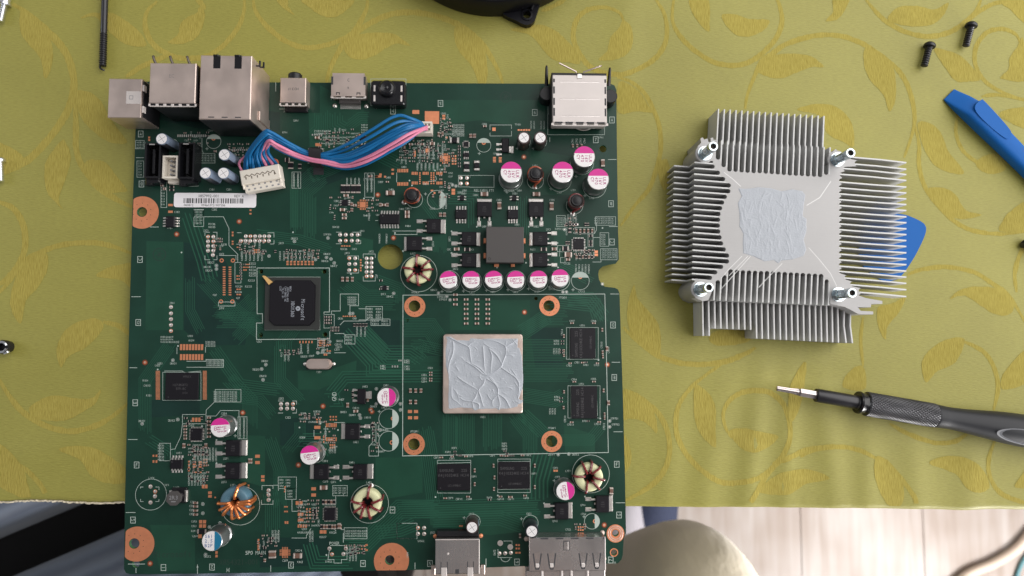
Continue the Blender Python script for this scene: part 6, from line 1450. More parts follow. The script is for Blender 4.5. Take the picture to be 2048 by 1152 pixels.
for i in range(4):
    m = MB(); m.box(0, 0, 0, 0.7, 0.7, 3.2, bev=0.2); m.box(0.9, 0, -0.2, 1.6, 1.0, 0.4); part('pin', m, M['ink_grey'], o, (c[0]-0.2, c[1]+d*0.30-d*0.2*i, ZB+2.8), smooth=False)
m = MB(); m.box(0, 0, 0, w*1.02, 1.6, 3.4, bev=0.3); part('foot', m, M['ivory'], o, (c[0]+1.0, c[1]-d/2-0.6, ZB+0.2), smooth=False)
# socket of the ribbon on the board
h = 6; c, w, d = top_rect(821, 242.5, 864, 266, h)
m = MB(); t = 0.8
m.prism([[(-w/2, -d/2), (w/2, -d/2), (w/2, d/2), (-w/2, d/2)], [(-w/2+t, d/2-t), (w/2-t, d/2-t), (w/2-t, -d/2+t), (-w/2+t, -d/2+t)]], 0.2, h); m.box(0, 0, 0.2, w-0.3, d-0.3, 1.4)
HS = part('white_header', m, M['ivory'], board, c, smooth=False); HSC = Vector((c[0], c[1], ZB+h)); HSW = (w, d)

# ================================================================== ribbon of blue and pink leads
pc = P(520, 350, ZB+6.5)
harness = thing('wire_harness', 'bundle of blue and pink leads taped in black, plugged in a white header', 'cable', (HSC.x, HSC.y, ZB+3))
m = MB(); m.box(0, 0, -4.2, HSW[0]-2.0, HSW[1]-2.0, 5.0, bev=0.3)
for i in range(6):
    for j in (-1, 1): m.box(-HSW[0]*0.36+HSW[0]*0.145*i, j*1.0, 0.8, 0.8, 1.0, 0.02, mi=1)
part('board_plug', m, [M['ivory'], M['ivory_dark']], harness, tuple(HSC+Vector((0, 0, -0.4))), smooth=False)
pa = rad(11.0)
def PL(u, v, z): return (pc.x+u*math.cos(pa)-v*math.sin(pa), pc.y+u*math.sin(pa)+v*math.cos(pa), ZB+z)
# loose plug lying on its side
m = MB(); W_, D_ = 17.6, 6.6
m.box(0, 0.3, 0, W_, D_, 6.0, bev=0.35); m.box(0.3, -4.6, 0.4, W_*0.95, 3.6, 4.4, bev=0.3)
for s_ in (-1, 1): m.box(s_*W_*0.47, -1.0, 0.8, 0.7, 7.4, 4.6, bev=0.2)
pl = part('loose_plug', m, M['ivory'], harness, PL(0, 0, 0.4), pa, smooth=False)
m = MB(); n = 44; pth = []
for i in range(n+1):
    u = -W_*0.40+W_*0.80*i/n; q = (i/n*6) % 1
    pth.append((u, 0.2+1.0*(1-abs(2*q-1))-0.9*(i/n > 0.97), 6.03))
m.line([(a, b) for a, b, _ in pth], 0.36, 6.03)
for i in range(6): m.box(-W_*0.36+W_*0.145*i, -0.3, 5.7, 0.5, 1.2, 0.33)
part('latch_window', m, M['ivory_dark'], pl, PL(0, 0, 0.4), pa, kind='stuff', smooth=False)
m = MB()
for i in range(6):
    for j in (0, 1): m.box(-W_*0.38+W_*0.15*i+0.5*j, -3.6-1.7*j, 4.52, 0.9, 0.75, 0.3)
part('contact_slot', m, M['ink_grey'], pl, PL(0, 0, 0.4), pa, kind='stuff', smooth=False)
TOPW = [(510, 330, 4.5), (514, 292, 12), (527, 265.5, 17), (543, 265, 16), (578, 286, 12), (615, 304, 8), (647, 307.5, 7.5), (690, 290.5, 11), (740, 262, 15), (792, 232, 16.5), (822, 237, 14), (842, 246, 9), (846, 250, 5)]
BOTW = [(529, 328, 4.5), (533, 300, 10), (541, 289, 12), (557, 299, 10.5), (590, 314, 7), (620, 322.5, 5.5), (647, 327.5, 5.2), (690, 337, 6), (730, 329, 8), (780, 303, 10), (815, 282, 10.5), (838, 267, 8.5), (843, 263, 5)]
NW = 11
WCOL = ['b', 'b', 'b', 'b', 'b', 'b', 'b', 'p', 'b', 'p', 'b']
TV = (0, 0.11, 0.22, 0.32, 0.42, 0.52, 0.62, 0.70, 0.80, 0.90, 1.0)
TF = (0, 0.20, 0.40, 0.49, 0.57, 0.65, 0.72, 0.80, 0.86, 0.92, 1.0)
rw = random.Random(11)
for i in range(NW):
    t = TV[i]; path = []
    for j in range(len(TOPW)):
        a, b = TOPW[j], BOTW[j]; tt = t
        spread = 1.0
        if j in (7, 8, 9): tt = TF[i]
        if j in (5, 6): tt = t
        x = a[0]+(b[0]-a[0])*tt; y = a[1]+(b[1]-a[1])*tt; z = a[2]+(b[2]-a[2])*tt
        if j in (1, 2, 3, 4, 7, 8, 9, 10): z += rw.uniform(-1.3, 1.3)
        if j in (5, 6): z += (i % 2)*1.0
        if WCOL[i] == 'p' and 1 < j < 11: z += 1.6
        if i == 8 and 4 < j < 11: z -= 1.2
        q = P(x, y, ZB+z)
        if j == 0: q = Vector(PL(-7.2+1.45*i, 4.2, 3.0+(i % 2)*1.6))
        if j == 1:
            q0 = Vector(PL(-6.8+1.25*i, 8.5, 6.5+(i % 3)*0.8)); q = (q+q0*2)/3
        if j == len(TOPW)-1:
            q = HSC+Vector((HSW[0]*0.10+0.62*(i % 6)-1.2, HSW[1]*0.22-HSW[1]*0.44*(i/NW), -1.2)) if WCOL[i] == 'b' else HSC+Vector((HSW[0]*0.33, 0.9-0.8*(i-7), -1.2))
        if j == len(TOPW)-2: q = q*0.5+(HSC+Vector((HSW[0]*0.05 if WCOL[i] == 'b' else HSW[0]*0.25, HSW[1]*0.22-HSW[1]*0.44*(i/NW), 2.2)))*0.5
        path.append(q)
    m = MB(); o0 = path[0]
    m.tube([p-o0 for p in spline(path, 9)], 0.70, 10)
    part('lead_wire', m, M['blue_wire' if WCOL[i] == 'b' else 'pink_wire'], harness, tuple(o0))
# a pink lead and a red loop at the far corner of the loose plug
for pts_, col in (([PL(-8.2, 3.6, 3), PL(-8.6, 7.5, 5), tuple(P(497, 307, ZB+7)), tuple(P(508, 292, ZB+8))], 'pink_wire'), ([PL(6.6, 3.6, 2), PL(7.6, 6.0, 3.4), tuple(P(531, 314, ZB+4)), tuple(P(527, 303, ZB+3))], 'wire_orange')):
    m = MB(); o0 = Vector(pts_[0]); m.tube([Vector(p)-o0 for p in spline(pts_, 8)], 0.55, 8); part('lead_wire', m, M[col], harness, tuple(o0))
# black tape
m = MB(); a, b = P(632, 302, ZB+7.5), P(633, 328, ZB+5); ctr = (a+b)/2
ax = Vector((1, -0.12, 0)).normalized(); sd = (b-a); vs = []; n = 24
for e in (-1, 1):
    for i in range(n):
        t = 2*math.pi*i/n; cs, sn = math.cos(t), math.sin(t)
        p = ax*e*2.6+sd*0.66*math.copysign(abs(cs)**0.6, cs)+Vector((0, 0, 3.2))*math.copysign(abs(sn)**0.6, sn)
        vs.append(tuple(p))
m.add(vs, [(i, (i+1) % n, n+(i+1) % n, n+i) for i in range(n)]+[tuple(range(n-1, -1, -1)), tuple(range(n, 2*n))])
m.box(0.3, -sd.length*0.62-1.6, -3.6, 4.6, 3.6, 0.25)
part('tape_band', m, mat('black cloth tape', (0.018, 0.017, 0.019), 0.38, spec=0.5, bump=(800, 0.3, 0.0003)), harness, tuple(ctr), angle=50)
# ================================================================== heat sink, lying with its base up
HZ = 21.0
HO = P(1545, 450, HZ)
HA = rad(-4.0)
hc, hn = math.cos(HA), math.sin(HA)
def HL(px, py, z):              # photo pixel at height z -> heat sink's own axes
    p = P(px, py, z)-HO
    return (p.x*hc+p.y*hn, -p.x*hn+p.y*hc)
def HW(u, v, z=0.0): return (HO.x+u*hc-v*hn, HO.y+u*hn+v*hc, z)
sink = thing('heat_sink', 'finned aluminium heat sink lying base up with grey paste on its base', 'heat sink', (HO.x, HO.y, 0), rotz=HA)
def c3(u, v): return (1310+u/3.793, 200+v/3.793)
def c4(u, v): return (1310+u/3.793, 420+v/3.793)
FT = 0.60                       # fin thickness
ZT_T, ZT_L, ZT_B = 14.0, 12.5, 14.0
def fin(path, ztop, zbot=0.2, th=FT, label=None):
    """upright plate along path (own axes)"""
    m = MB(); p = [Vector(q) for q in path]; L = []; R = []
    for i, q in enumerate(p):
        d = (p[min(i+1, len(p)-1)]-p[max(i-1, 0)]).normalized(); nr = Vector((-d.y, d.x))*th/2
        L.append(q+nr); R.append(q-nr)
    loop = R+L[::-1]
    o0 = p[0]
    m.prism([[(q.x-o0.x, q.y-o0.y) for q in loop]], 0, ztop-zbot-0.004)
    w = HW(o0.x, o0.y, zbot)
    return part('fin', m, M['alu_fin'], sink, w, HA, smooth=False, label=label)
# fins at the far side: 19, stepped
slotT = [455, 512, 545, 548, 552, 555, 558, 558, 562, 565, 568, 572, 576, 578, 580, 583, 585, 588, 570]
T_in = []
for i in range(19):
    u0, v0 = HL(*c3(508+45.6*i, 305+3.0*i), HZ); _, vb = HL(*c3(508+45.6*i, slotT[i]), HZ)
    T_in.append((u0, v0, vb))
    _, vt = HL(*c3(490+44.8*i, 68+3.0*i), ZT_T)
    _, vn = HL(*c3(508+45.6*i, max(slotT[i], slotT[min(i+1, 18)])), HZ)
    fin([(u0, vn-1.4), (u0, v0)], HZ); fin([(u0, v0), (u0+0.0, vt)], ZT_T)
# fins on the board side: 21, stepped
slotL = [455, 495, 535, 578, 575, 548, 527, 512, 500, 497, 495, 498, 508, 520, 540, 565, 565, 520, 475, 435]
L_in = []
for i in range(21):
    y = 472+(1360.5-472)/20*i      # crop row at the inner step
    u0, v0 = HL(*c3(300-1.0*i, y), HZ); j = min(i, 19)
    ub, _ = HL(*c3(slotL[j], y), HZ)
    ue, _ = HL(*c3(146-1.0*i, y), ZT_L)
    L_in.append((u0, v0, ub))
    un, _ = HL(*c3(max(slotL[min(i, 19)], slotL[max(i-1, 0)]), y), HZ)
    fin([(un+1.4, v0), (u0, v0)], HZ); fin([(u0, v0), (ue, v0)], ZT_L)
# long fins on the outer side: 23, slightly fanned
ER = [475, 525, 565, 610, 660, 705, 750, 793, 838]+[834+q for q in (52, 97, 143, 187, 232, 277, 325, 372, 415, 463, 510, 557, 605, 657)]
SR = [1515, 1470, 1427, 1400]+[1395]*15+[1395, 1437, 1480, 1545]
R_in = []
for i in range(23):
    ye = ER[i] if i < 9 else ER[i]
    u1, v1 = HL(*c3(1907, ye), HZ); us, vs_ = HL(*c3(SR[i], ye-24), HZ)
    R_in.append((us, vs_+0.0, us))
    vm = v1+(0.45 if i < 4 else -0.1 if i < 19 else 0.3)
    fin([(us-1.6, vm+0.1), (us+(u1-us)*0.5, vm), (u1, v1)], HZ, 10.5)
# near side fins: inner 19 and a lower outer row of 26
xB = [448, 494, 540, 590, 635, 680, 727, 772, 818, 863, 908, 952, 1000, 1045, 1090, 1137, 1182, 1228, 1275, 1316]
tB = [530, 490, 447, 450, 453, 455, 457, 460, 460, 463, 465, 467, 470, 472, 475, 478, 480, 482, 523]
B_in = []
for i in range(20):
    y = 685+2.0*i; j = min(i, 18)
    u0, v0 = HL(*c4(xB[i], y), HZ); _, vt = HL(*c4(xB[i], tB[j]), HZ)
    _, vn = HL(*c4(xB[i], min(tB[j], tB[max(i-1, 0)])), HZ)
    B_in.append((u0, v0, vt)); fin([(u0, vn+1.4), (u0, v0)], HZ)
xO = [362, 408, 453, 497, 543, 588, 633, 678, 723, 768, 810, 857, 902, 948, 993, 1037, 1082, 1127, 1173, 1218, 1260, 1303, 1345, 1388, 1437, 1485]
for i, x in enumerate(xO):
    yb = 955 if i < 2 else 898+1.8*(i-2) if i < 9 else 975+2.2*(i-9)
    u0, v0 = HL(*c4(x, 700+2.0*i), ZT_B); u1, v1 = HL(*c4(x+(4 if i < 24 else 14), yb), ZT_B)
    fin([(u0, v0+2.6), (u0, v0), (u0*0.5+u1*0.5-(0.0 if i < 24 else 0.6), (v0+v1)/2), (u1, v1)], ZT_B)
# base plate with its four corner arms
def CP(u, v, f=c3): return HL(*f(u, v), HZ)
def arc(c, r, a0, a1, n=6): return [(c[0]+r*math.cos(a0+(a1-a0)*i/n), c[1]+r*math.sin(a0+(a1-a0)*i/n)) for i in range(n+1)]
RS = (T_in[1][0]-T_in[0][0])/2-FT/2-0.02     # half width of a slot
pl = []                         # slot ends, rounded, all the way round the core
for i in range(19):
    uc = T_in[i][0]-RS-FT/2-0.02; pl += arc((uc, T_in[i][2]+RS), RS, math.pi, 2*math.pi)
pl.append((T_in[18][0]+FT/2, T_in[18][2]))
tr = [CP(1322, 400), CP(1345, 395), CP(1372, 372), CP(1440, 440), CP(1480, 446)]
rt = []
for i in range(22):
    (ua, va, _), (ub_, vb_, _) = R_in[i], R_in[i+1]
    vc = (va+vb_)/2-0.1; rs = abs(va-vb_)/2-FT/2-0.02; us = R_in[i+1][0] if i else R_in[0][0]
    rt += arc((us+rs, vc), rs, math.pi/2, 3*math.pi/2)
br = [CP(1545, 648, c4), CP(1600, 668, c4), CP(1725, 690, c4), CP(1725, 712, c4), CP(1640, 712, c4), CP(1638, 738, c4), CP(1540, 738, c4), CP(1560, 765, c4), CP(1655, 770, c4), CP(1655, 792, c4), CP(1545, 790, c4), CP(1480, 755, c4), CP(1440, 735, c4), CP(1330, 712, c4), CP(1322, 560, c4)]
bt = []
for i in reversed(range(19)):
    uc = (B_in[i][0]+B_in[i+1][0])/2; rs = (B_in[i+1][0]-B_in[i][0])/2-FT/2-0.02; bt += arc((uc, B_in[i][2]-rs), rs, 0, math.pi)
bl = [CP(440, 600, c4), CP(405, 685, c4), CP(360, 690, c4), CP(310, 668, c4), CP(288, 620, c4), CP(300, 545, c4), CP(310, 520, c4)]
lf = []
for i in reversed(range(20)):
    vc = (L_in[i][1]+L_in[i+1][1])/2; rs = (L_in[i][1]-L_in[i+1][1])/2-FT/2-0.02; lf += arc((L_in[i][2]-rs, vc), rs, -math.pi/2, math.pi/2)
tl = [CP(440, 462), CP(340, 462), CP(318, 410), CP(325, 350), CP(350, 325), CP(345, 292), CP(362, 283), CP(372, 300), CP(398, 292), CP(405, 318), CP(425, 318), CP(420, 290), CP(440, 285), CP(446, 305), CP(462, 300), CP(462, 420)]
poly = (tl+pl+tr+rt+br+bt+bl+lf)
poly = [Vector((a, b)) for a, b in poly][::-1]
m = MB(); m.prism([[(q.x, q.y) for q in poly]], 0.2, HZ)
base = part('base_plate', m, M['alu'], sink, HW(0, 0, 0), HA, smooth=False)
# rounded ends of the slots between fins
m = MB()
def fillet(u, v, r, a0): m.prism([[(u+r*math.cos(a0+math.pi*i/8), v+r*math.sin(a0+math.pi*i/8)) for i in range(9)]], HZ-1, HZ+0.004)
# turned bosses under the studs and the studs themselves
def stud(nut, top, bos):
    a = P(*nut, HZ+1.2); m = MB(); hx = 2.75
    hexa = [(hx*math.cos(math.pi/3*i+0.3), hx*math.sin(math.pi/3*i+0.3)) for i in range(6)]
    u, v = HL(*nut, HZ+1.2)
    m.prism([hexa], 0, 2.6); m.lathe([(3.2, 0), (3.2, 0.4)], 24)
    o = part('stud_nut', m, M['zinc'], sink, HW(u, v, HZ), HA, smooth=False)
    m = MB(); prof = [(1.75, 2.6)]
    z = 2.8
    while z < 8.0: prof += [(1.72, z), (1.95, z+0.25)]; z += 0.62
    prof += [(1.95, 8.2), (2.1, 8.4), (2.1, 11.4), (1.95, 11.8), (1.3, 11.8), (1.2, 9.5), (0, 9.4)]
    m.lathe(prof, 24); part('threaded_tube', m, M['zinc'], o, HW(u, v, HZ), HA)
    m = MB(); m.disc(0, 0, 1.25, 10.2, 18); part('bore', m, M['hole'], o, HW(u, v, HZ), HA, smooth=False)
    m = MB(); m.lathe([(4.1, 0.2), (4.3, 1), (4.3, HZ-0.3), (4.05, HZ+0.002)], 28); part('boss', m, M['alu'], sink, HW(u, v, 0), HA)
for nut, bos in ((c3(385, 400), 0), (c3(1392, 448), 0), (c4(352, 600), 0), (c4(1402, 640), 0)): stud(nut, None, bos)
# scribed lines and scratches on the base
m = MB()
for s in ('522,548 590,600 650,655', '1335,615 1250,740 1150,800', ): m.line([CP(*map(float, a.split(','))) for a in s.split()], 0.28, HZ+0.02)
for s in ('1165,285 1250,380 1330,480 1380,580', '660,350 560,450 500,520', '725,350 600,490 505,595', '705,350 560,500', '965,405 830,540 785,590'): m.line([CP(*map(float, a.split(',')), c4) for a in s.split()], 0.22, HZ+0.02)
part('scratch', m, mat('bright scratch', (0.62, 0.615, 0.61), 0.45, metal=0.4), sink, HW(0, 0, 0), HA, kind='stuff', smooth=False)
# spread paste
rp = random.Random(21); rid = []
olp = [CP(*a) for a in ((628, 668), (700, 672), (780, 660), (880, 668), (960, 690), (1040, 676), (1120, 690), (1142, 720), (1130, 800), (1122, 880), (1150, 900), (1150, 1000), (1130, 1060), (1150, 1137))]+[CP(*a, c4) for a in ((1158, 280), (1130, 350), (1040, 378), (960, 385), (935, 410), (900, 382), (830, 392), (740, 350), (668, 330), (665, 260), (668, 180), (640, 130), (640, 40))]+[CP(*a) for a in ((636, 840), (625, 780), (655, 730))]
for i in range(120):
    u, v = CP(rp.uniform(650, 1130), rp.uniform(690, 1240)); a = rp.gauss(-math.pi/2, 0.3) if rp.random() < 0.82 else rp.uniform(0, 6.3); L_ = rp.uniform(1.5, 7)
    rid.append(([(u, v), (u+L_*0.5*math.cos(a)+rp.uniform(-.4, .4), v+L_*0.5*math.sin(a)), (u+L_*math.cos(a), v+L_*math.sin(a)+rp.uniform(-.4, .4))], rp.uniform(0.03, 0.11), rp.uniform(0.15, 0.5)))
part('thermal_paste', paste_sheet(olp, rid, 0.14, 190, 0.02, 9, 0.006), M['paste'], sink, HW(0, 0, HZ), HA, angle=180)

# ================================================================== blue opening pick caught under the fins
o0 = P(1790, 480)
outl = [P(x, y, 0.9) for x, y in ((1812, 430), (1842, 443), (1851, 452), (1852, 462), (1846, 480), (1830, 512), (1812, 540), (1800, 554), (1790, 560), (1772, 562), (1752, 554), (1725, 530), (1718, 500), (1726, 462), (1750, 437), (1785, 428))]
sm_ = spline([(p.x-o0.x, p.y-o0.y) for p in outl], 4, closed=True)
loop = [XY(q) for q in sm_]
if sum(loop[i][0]*loop[(i+1) % len(loop)][1]-loop[(i+1) % len(loop)][0]*loop[i][1] for i in range(len(loop))) < 0: loop.reverse()
m = MB(); m.prism([loop], 0.05, 0.9)
thing('opening_pick', 'flat blue plastic pick poking out from under the heat sink fins', 'opening pick', (o0.x, o0.y, 0), data=m.mesh('opening_pick', M['blue_plastic'], False))

# ================================================================== blue pry bar
pb = P(1975, 290); tool_pts = None
ax0, ax1 = P(1911, 192, 3), P(2050, 322, 5)
ax = (ax1-ax0); ax.z = 0; Lp_ = ax.length; ax.normalize(); sd = Vector((-ax.y, ax.x, 0))
def tl_loft(sections, n=24):
    m = MB(); vs = []; fs = []
    for s_, off, w_, h0, h1, pw in sections:
        for i in range(n):
            t = 2*math.pi*i/n; cs, sn = math.cos(t), math.sin(t)
            x = w_/2*math.copysign(abs(cs)**pw, cs); z = (h0+h1)/2+(h1-h0)/2*math.copysign(abs(sn)**pw, sn)
            p = ax*s_+sd*(off+x); vs.append((p.x, p.y, z))
    k_ = len(sections)
    for a in range(k_-1):
        for i in range(n): fs.append((a*n+i, a*n+(i+1) % n, a*n+n+(i+1) % n, a*n+n+i))
    fs.append(tuple(range(n-1, -1, -1))); fs.append(tuple(range((k_-1)*n, k_*n)))
    return m.add(vs, fs)
m = tl_loft([(-2.2, 0, 7.4, 0.2, 0.9, 0.35), (-0.6, 0, 7.9, 0.2, 1.6, 0.35), (4.2, 0, 9.2, 0.2, 4.2, 0.4), (9, 0, 9.8, 0.2, 6.6, 0.5), (11, 0, 9.9, 0.2, 7.2, 0.5), (20, 0, 9.9, 0.2, 7.6, 0.55), (30, 0, 9.4, 0.2, 7.4, 0.6), (45, 0, 8.8, 0.2, 7.2, 0.62), (70, 0, 9.0, 0.2, 7.4, 0.62), (96, 0, 9.0, 0.2, 7.2, 0.6), (100, 0, 6, 1, 5.5, 0.6)])
pry = thing('pry_bar', 'chunky blue plastic pry bar with a chisel tip lying near the black screws', 'pry tool', (ax0.x, ax0.y, 0), data=m.mesh('pry_bar', M['blue_plastic'], True, 50))
# raised thumb pad on the upper face
pad_ = [(8.8, 4.2), (10, 4.75), (18, 4.5), (27, 3.8), (30, 2.6), (30.5, 0.4), (29, -1.0), (22, -2.0), (14, -2.2), (10, -1.4), (8.4, 0.8)]
lp = [XY(q) for q in spline(pad_, 5, closed=True)]
lp = [(ax*s_+sd*o_) for s_, o_ in lp]; lp = [(q.x, q.y) for q in lp]
if sum(lp[i][0]*lp[(i+1) % len(lp)][1]-lp[(i+1) % len(lp)][0]*lp[i][1] for i in range(len(lp))) < 0: lp.reverse()
m = MB(); m.prism([lp], 4.0, 7.8); part('thumb_pad', m, M['blue_plastic'], pry, (ax0.x, ax0.y, 0), smooth=False)
tpos = P(2034, 303, 8.2); m = MB(); m.text('LIVARNO', 0, 0, 0, 1.7, math.atan2(ax.y, ax.x), mono=0.8); part('embossed_word', m, mat('embossed blue', (0.004, 0.065, 0.27), 0.4), pry, (ax0.x+ax.x*41+sd.x*1.4, ax0.y+ax.y*41+sd.y*1.4, 7.24), smooth=False)

# ================================================================== screwdriver
z_ax = 7.6
a0, a1 = P(1552, 776.5, z_ax-0.4), P(2048, 862, z_ax)
a0.z = a1.z = 0
dx_ = (a1-a0).normalized(); LEN = (a1-a0).length
def along(px, py): p = P(px, py, z_ax); p.z = 0; return (p-a0).dot(dx_)
RX = Matrix((dx_, Vector((-dx_.y, dx_.x, 0)), Vector((0, 0, 1)))).transposed()   # local x along the tool
RZ = RX @ Matrix.Rotation(math.pi/2, 3, 'Y')                                     # lathe z -> tool axis
sd_ = thing('screwdriver', 'dark grey bit screwdriver with knurled collar and a short steel bit', 'screwdriver', (a0.x, a0.y, z_ax))
org = (a0.x, a0.y, z_ax)
s1, s2, s3, s4 = along(1632, 788), along(1713, 800), along(1731, 804), along(1868, 831)
m = MB(); sh = along(1596, 782)
for k_ in range(6):            # six lobes of the star tip
    an = k_*math.pi/3; m.tube([(0.75*math.cos(an), 0.75*math.sin(an), 0.15), (0.85*math.cos(an), 0.85*math.sin(an), sh*0.7), (1.2*math.cos(an), 1.2*math.sin(an), sh)], 0.48, 6)
m.lathe([(0.8, 0), (0.9, sh*0.7), (1.6, sh), (1.2, sh+0.3)], 16)
m.lathe([(1.3, sh-0.3), (2.0, sh+0.8), (2.0, s1+1)], 6)
part('star_bit', m, M['steel'], sd_, org, rot=RZ, angle=25)
m = MB(); m.lathe([(2.1, s1), (2.9, s1-0.1), (3.05, s1+0.3), (3.1, s2), (4.4, s2+1.0)], 32); part('shaft', m, M['black_metal'], sd_, org, rot=RZ, angle=30)
m = MB(); m.lathe([(0.5, s2+0.2), (4.9, s2+0.4), (5.15, s2+1.2), (4.6, s3-1.2), (4.6, s3-0.4), (5.2, s3+0.2)], 36); part('neck_ring', m, M['black_gloss'], sd_, org, rot=RZ, angle=30)
# diamond knurl as real relief
m = MB(); n = 180; ns = 112; vs = []; fs = []
for j in range(ns+1):
    z = s3+(s4-s3)*j/ns
    for i in range(n):
        a = 2*math.pi*i/n
        q = a*30+0; w1 = ((q+z*3.6)/(2*math.pi)) % 1; w2 = ((q-z*3.6)/(2*math.pi)) % 1
        hgt = min(abs(w1-0.5), abs(w2-0.5))*2
        r = 5.25+0.28*min(1, hgt*1.6)
        if j in (0, ns): r = 5.1
        vs.append((r*math.cos(a), r*math.sin(a), z))
for j in range(ns):
    for i in range(n): fs.append((j*n+i, j*n+(i+1) % n, j*n+n+(i+1) % n, j*n+n+i))
m.add(vs, fs); part('knurled_collar', m, mat('worn knurl', (0.055, 0.055, 0.06), 0.28, metal=0.55), sd_, org, rot=RZ, angle=20)
m = MB(); e_ = LEN
prof = [(4.9, s4-0.2), (5.25, s4+0.1), (5.15, s4+3), (5.0, s4+6), (5.1, s4+10), (5.6, s4+17), (6.4, s4+25), (7.1, s4+33), (7.5, e_+2), (7.6, e_+20), (7.3, e_+40), (6.2, e_+50), (3, e_+53)]
m.lathe([(q[0], q[1]) for q in spline([(r, z) for r, z in prof], 3)], 40); part('handle', m, M['handle'], sd_, org, rot=RZ)
io = along(1974, 862); m = MB()
e2 = [(io+1+17*(1-math.cos(math.pi*i/20)), 0) for i in range(1)]
N_ = 40; vs = []
for ring_r in (1.0, 0.93):
    for i in range(N_):
        t = 2*math.pi*i/N_; x = io+17+17*ring_r*math.cos(t); y = -2.6+3.7*ring_r*math.sin(t)
        rh = 6.5+0.9*min(1, (x-io)/14) if True else 7
        zz = math.sqrt(max(0.1, (rh+0.45)**2-y*y)); vs.append((x, y, zz-0.35+(0.12 if ring_r == 1 else 0.02)))
m.add(vs, [(i, (i+1) % N_, N_+(i+1) % N_, N_+i) for i in range(N_)], 1)
m.add(vs[N_:], [tuple(range(N_))], 0)
part('grip_inset', m, [M['handle_inset'], mat('inset rim', (0.16, 0.165, 0.18), 0.5)], sd_, org, rot=RX, angle=80)

# ================================================================== screws
def thread(r, z0, z1, pitch, depth, core, n=14):
    m = MB(); prof = [(core*0.75, z0)]; z = z0+0.1
    while z < z1-pitch*0.5: prof += [(core, z), (core+depth, z+pitch*0.35), (core+depth, z+pitch*0.5), (core, z+pitch*0.85)]; z += pitch
    prof += [(core, z1)]
    return m.lathe(prof, n)
def screw(label, tip, head, zc, matname, core, depth, hr, hh, pitch, cat='screw', group=None, tilt=0.0, washer=False):
    a, b = P(*tip, zc), P(*head, zc); d = (b-a); L = d.length; d.normalize()
    if tilt: d = (d+Vector((0, 0, tilt))).normalized()
    q = d.to_track_quat('Z', 'Y').to_matrix()
    t = thing('screw', label, cat, (a.x, a.y, zc), group=group)
    part('thread', thread(core, 0, L, pitch, depth, core), M[matname], t, (a.x, a.y, zc), rot=q)
    m = MB(); m.lathe([(core, L-0.1), (hr*0.96, L), (hr, L+hh*0.25), (hr*0.92, L+hh*0.6), (hr*0.66, L+hh*0.92), (hr*0.45, L+hh), (hr*0.4, L+hh*0.6), (0, L+hh*0.55)], 28)
    part('head', m, M[matname], t, (a.x, a.y, zc), rot=q)
    if washer:
        m = MB(); m.lathe([(core, L-1.0), (hr*1.25, L-0.9), (hr*1.25, L-0.1), (core, L)], 28); part('collar', m, M[matname], t, (a.x, a.y, zc), rot=q)
    return t
screw('black pan head screw lying closer to the blue pry bar tip', (1848, 133), (1858.5, 94), 2.5, 'black_metal', 1.15, 0.5, 2.75, 2.2, 1.15, group='black screws beside the blue pry bar')
screw('black pan head screw lying farther from the heat sink, up by the cloth edge', (1931.5, 93), (1942, 53.5), 2.5, 'black_metal', 1.15, 0.5, 2.75, 2.2, 1.15, group='black screws beside the blue pry bar')
screw('silver screw with thick collar, cut by the upper corner of the photo', (0.5, 44), (9, 6), 2.2, 'screw_silver', 1.1, 0.45, 2.3, 6.0, 0.95, group='silver screws at the cloth side', washer=True)
screw('silver pan head screw lying beside an ochre leaf of the cloth', (1.5, 364), (0.5, 323), 2.0, 'screw_silver', 1.0, 0.45, 2.3, 1.9, 1.1, group='silver screws at the cloth side')
screw('black screw put in for a blurred shadow at the edge of the bare cloth', (2085, 520), (2054, 489), 2.3, 'black_metal', 1.1, 0.5, 2.7, 2.2, 1.15)  # added screw stands in for the shadow of something unseen
# long black rod with a threaded end
a, b = P(205.5, 133, 2.0), P(211.5, -60, 2.0); d = (b-a); L = d.length; d.normalize(); q = d.to_track_quat('Z', 'Y').to_matrix()
rod = thing('threaded_rod', 'long thin black rod with a coarse threaded end, above the rear sockets', 'bolt', (a.x, a.y, 2.0))
ts = (P(205.5, 133, 2)-P(208.5, 66, 2)).length
part('thread', thread(1.25, 0, ts, 1.05, 0.38, 1.25), M['black_metal'], rod, (a.x, a.y, 2.0), rot=q)
m = MB(); m.lathe([(1.2, ts-0.3), (1.42, ts+0.4), (1.42, L)], 18); part('shank', m, M['black_metal'], rod, (a.x, a.y, 2.0), rot=q)
m = MB(); m.tube(spline([(1.2, 0, 0.4), (0.8, 0.6, -1.0), (-0.2, 0.6, -1.7), (-1.0, 0.2, -1.9)], 5), [0.4]*16, 6); part('swarf', m, M['black_metal'], rod, (a.x, a.y, 2.0), rot=q)
# dark standing spacer at the cloth side
p = P(5, 694, 4.5); sp = thing('spacer', 'small dark threaded spacer with a bright rim standing upright on the cloth', 'spacer', (p.x, p.y, 0))
m = MB(); m.lathe([(2.6, 0.05), (2.6, 2), (3.0, 2.3), (3.1, 4.6), (2.8, 5.2)], 20, caps=False); m.lathe([(2.8, 5.2), (1.6, 5.2), (1.4, 3), (0, 2.8)], 20, caps=False); part('body', m, M['black_gloss'], sp, (p.x, p.y, 0))
m = MB()
for t0, t1 in ((0.3, 1.9), (2.6, 3.6), (4.4, 6.0)): m.tube([(2.25*math.cos(t0+(t1-t0)*i/8), 2.25*math.sin(t0+(t1-t0)*i/8), 5.2) for i in range(9)], 0.55, 6)
part('rim', m, M['screw_silver'], sp, (p.x, p.y, 0))
m = MB(); m.box(1.6, -2.4, 3.6, 2.2, 1.2, 1.4, rot=0.4, bev=0.3); part('burr', m, M['screw_silver'], sp, (p.x, p.y, 0), smooth=False)

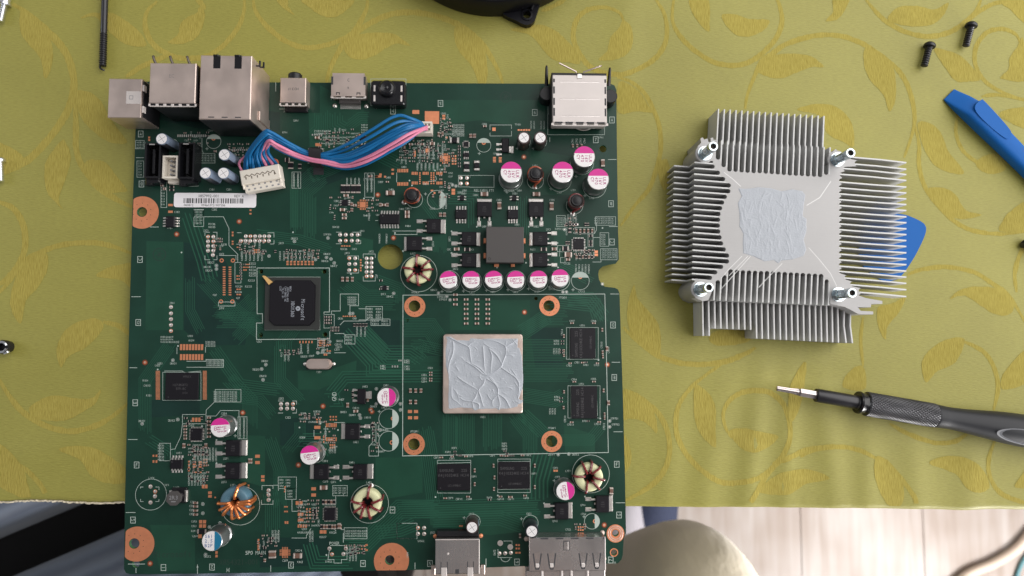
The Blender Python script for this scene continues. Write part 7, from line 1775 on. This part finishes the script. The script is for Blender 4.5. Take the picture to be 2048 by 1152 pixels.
# ================================================================== fan at the far edge
fc = P(985, -190, 0.5); FR = fc.y-P(985, 34, 0.5).y
fan = thing('cooling_fan', 'black cooling fan with a screw ear, reaching in at the far edge of the cloth', 'fan', (fc.x, fc.y, 0))
m = MB(); m.lathe([(FR-2.6, 0.4), (FR-0.2, 0.4), (FR, 1.2), (FR, 15.2), (FR-0.6, 16), (FR-2.2, 16), (FR-2.8, 15.2), (FR-2.8, 0.6)], 120, caps=False); part('frame_ring', m, M['fan_black'], fan, (fc.x, fc.y, 0))
m = MB(); m.lathe([(22, 1.2), (22, 13.5), (20.5, 14.6), (0, 14.8)], 48); part('hub', m, M['fan_black'], fan, (fc.x, fc.y, 0))
for i in range(9):
    m = MB(); a = 2*math.pi*i/9; vs = []; fs = []
    for j in range(9):
        r = 21+(FR-25)*j/8
        for k_ in range(7):
            t = a+0.62*(k_/6)+0.12*j/8; z = 3+9*(1-k_/6)
            vs += [(r*math.cos(t), r*math.sin(t), z), (r*math.cos(t), r*math.sin(t), z-0.9)]
    for j in range(8):
        for k_ in range(6):
            q0 = (j*7+k_)*2; q1 = q0+2; q2 = q0+14; q3 = q2+2
            fs += [(q0, q2, q3, q1), (q0+1, q1+1, q3+1, q2+1)]
    m.add(vs, fs); part('blade', m, M['fan_black'], fan, (fc.x, fc.y, 0))
m = MB()
for i in range(3):
    a = 2*math.pi*i/3+0.5; m.box((FR+20)/2*math.cos(a), (FR+20)/2*math.sin(a), 0.5, FR-22, 3.2, 1.4, rot=a)
part('strut', m, M['fan_black'], fan, (fc.x, fc.y, 0), kind='stuff', smooth=False)
for k_, (ex, ey) in enumerate(((1054, 30),)):
    e = P(ex, ey, 4); hx, hy = e.x-fc.x, e.y-fc.y
    out_ = [P(x, y, 3) for x, y in ((1006, 30), (1016, 36), (1032, 43), (1045, 50), (1053, 52), (1062, 50), (1069, 43), (1073, 30), (1079, 12), (1088, 2), (1096, -8), (1060, -30), (1010, 0))]
    lp = [(q.x-fc.x, q.y-fc.y) for q in out_][::-1]
    if sum(lp[i][0]*lp[(i+1) % len(lp)][1]-lp[(i+1) % len(lp)][0]*lp[i][1] for i in range(len(lp))) < 0: lp.reverse()
    m = MB(); m.prism([lp, [(hx+1.75*math.cos(-2*math.pi*i/20), hy+1.75*math.sin(-2*math.pi*i/20)) for i in range(20)]], 0.6, 4); part('screw_ear', m, M['fan_black'], fan, (fc.x, fc.y, 0), smooth=False)
    m = MB(); m.lathe([(1.9, 4), (2.7, 4), (2.7, 4.5), (1.9, 4.6)], 24, hx, hy, caps=False); m.box(hx-1.6, hy+5.0, 4, 1.0, 6, 2.5, rot=-0.3, bev=0.3); m.box(hx+3.0, hy+4.6, 4, 1.0, 6, 2.0, rot=-0.4, bev=0.3); part('ear_rib', m, M['fan_black'], fan, (fc.x, fc.y, 0))
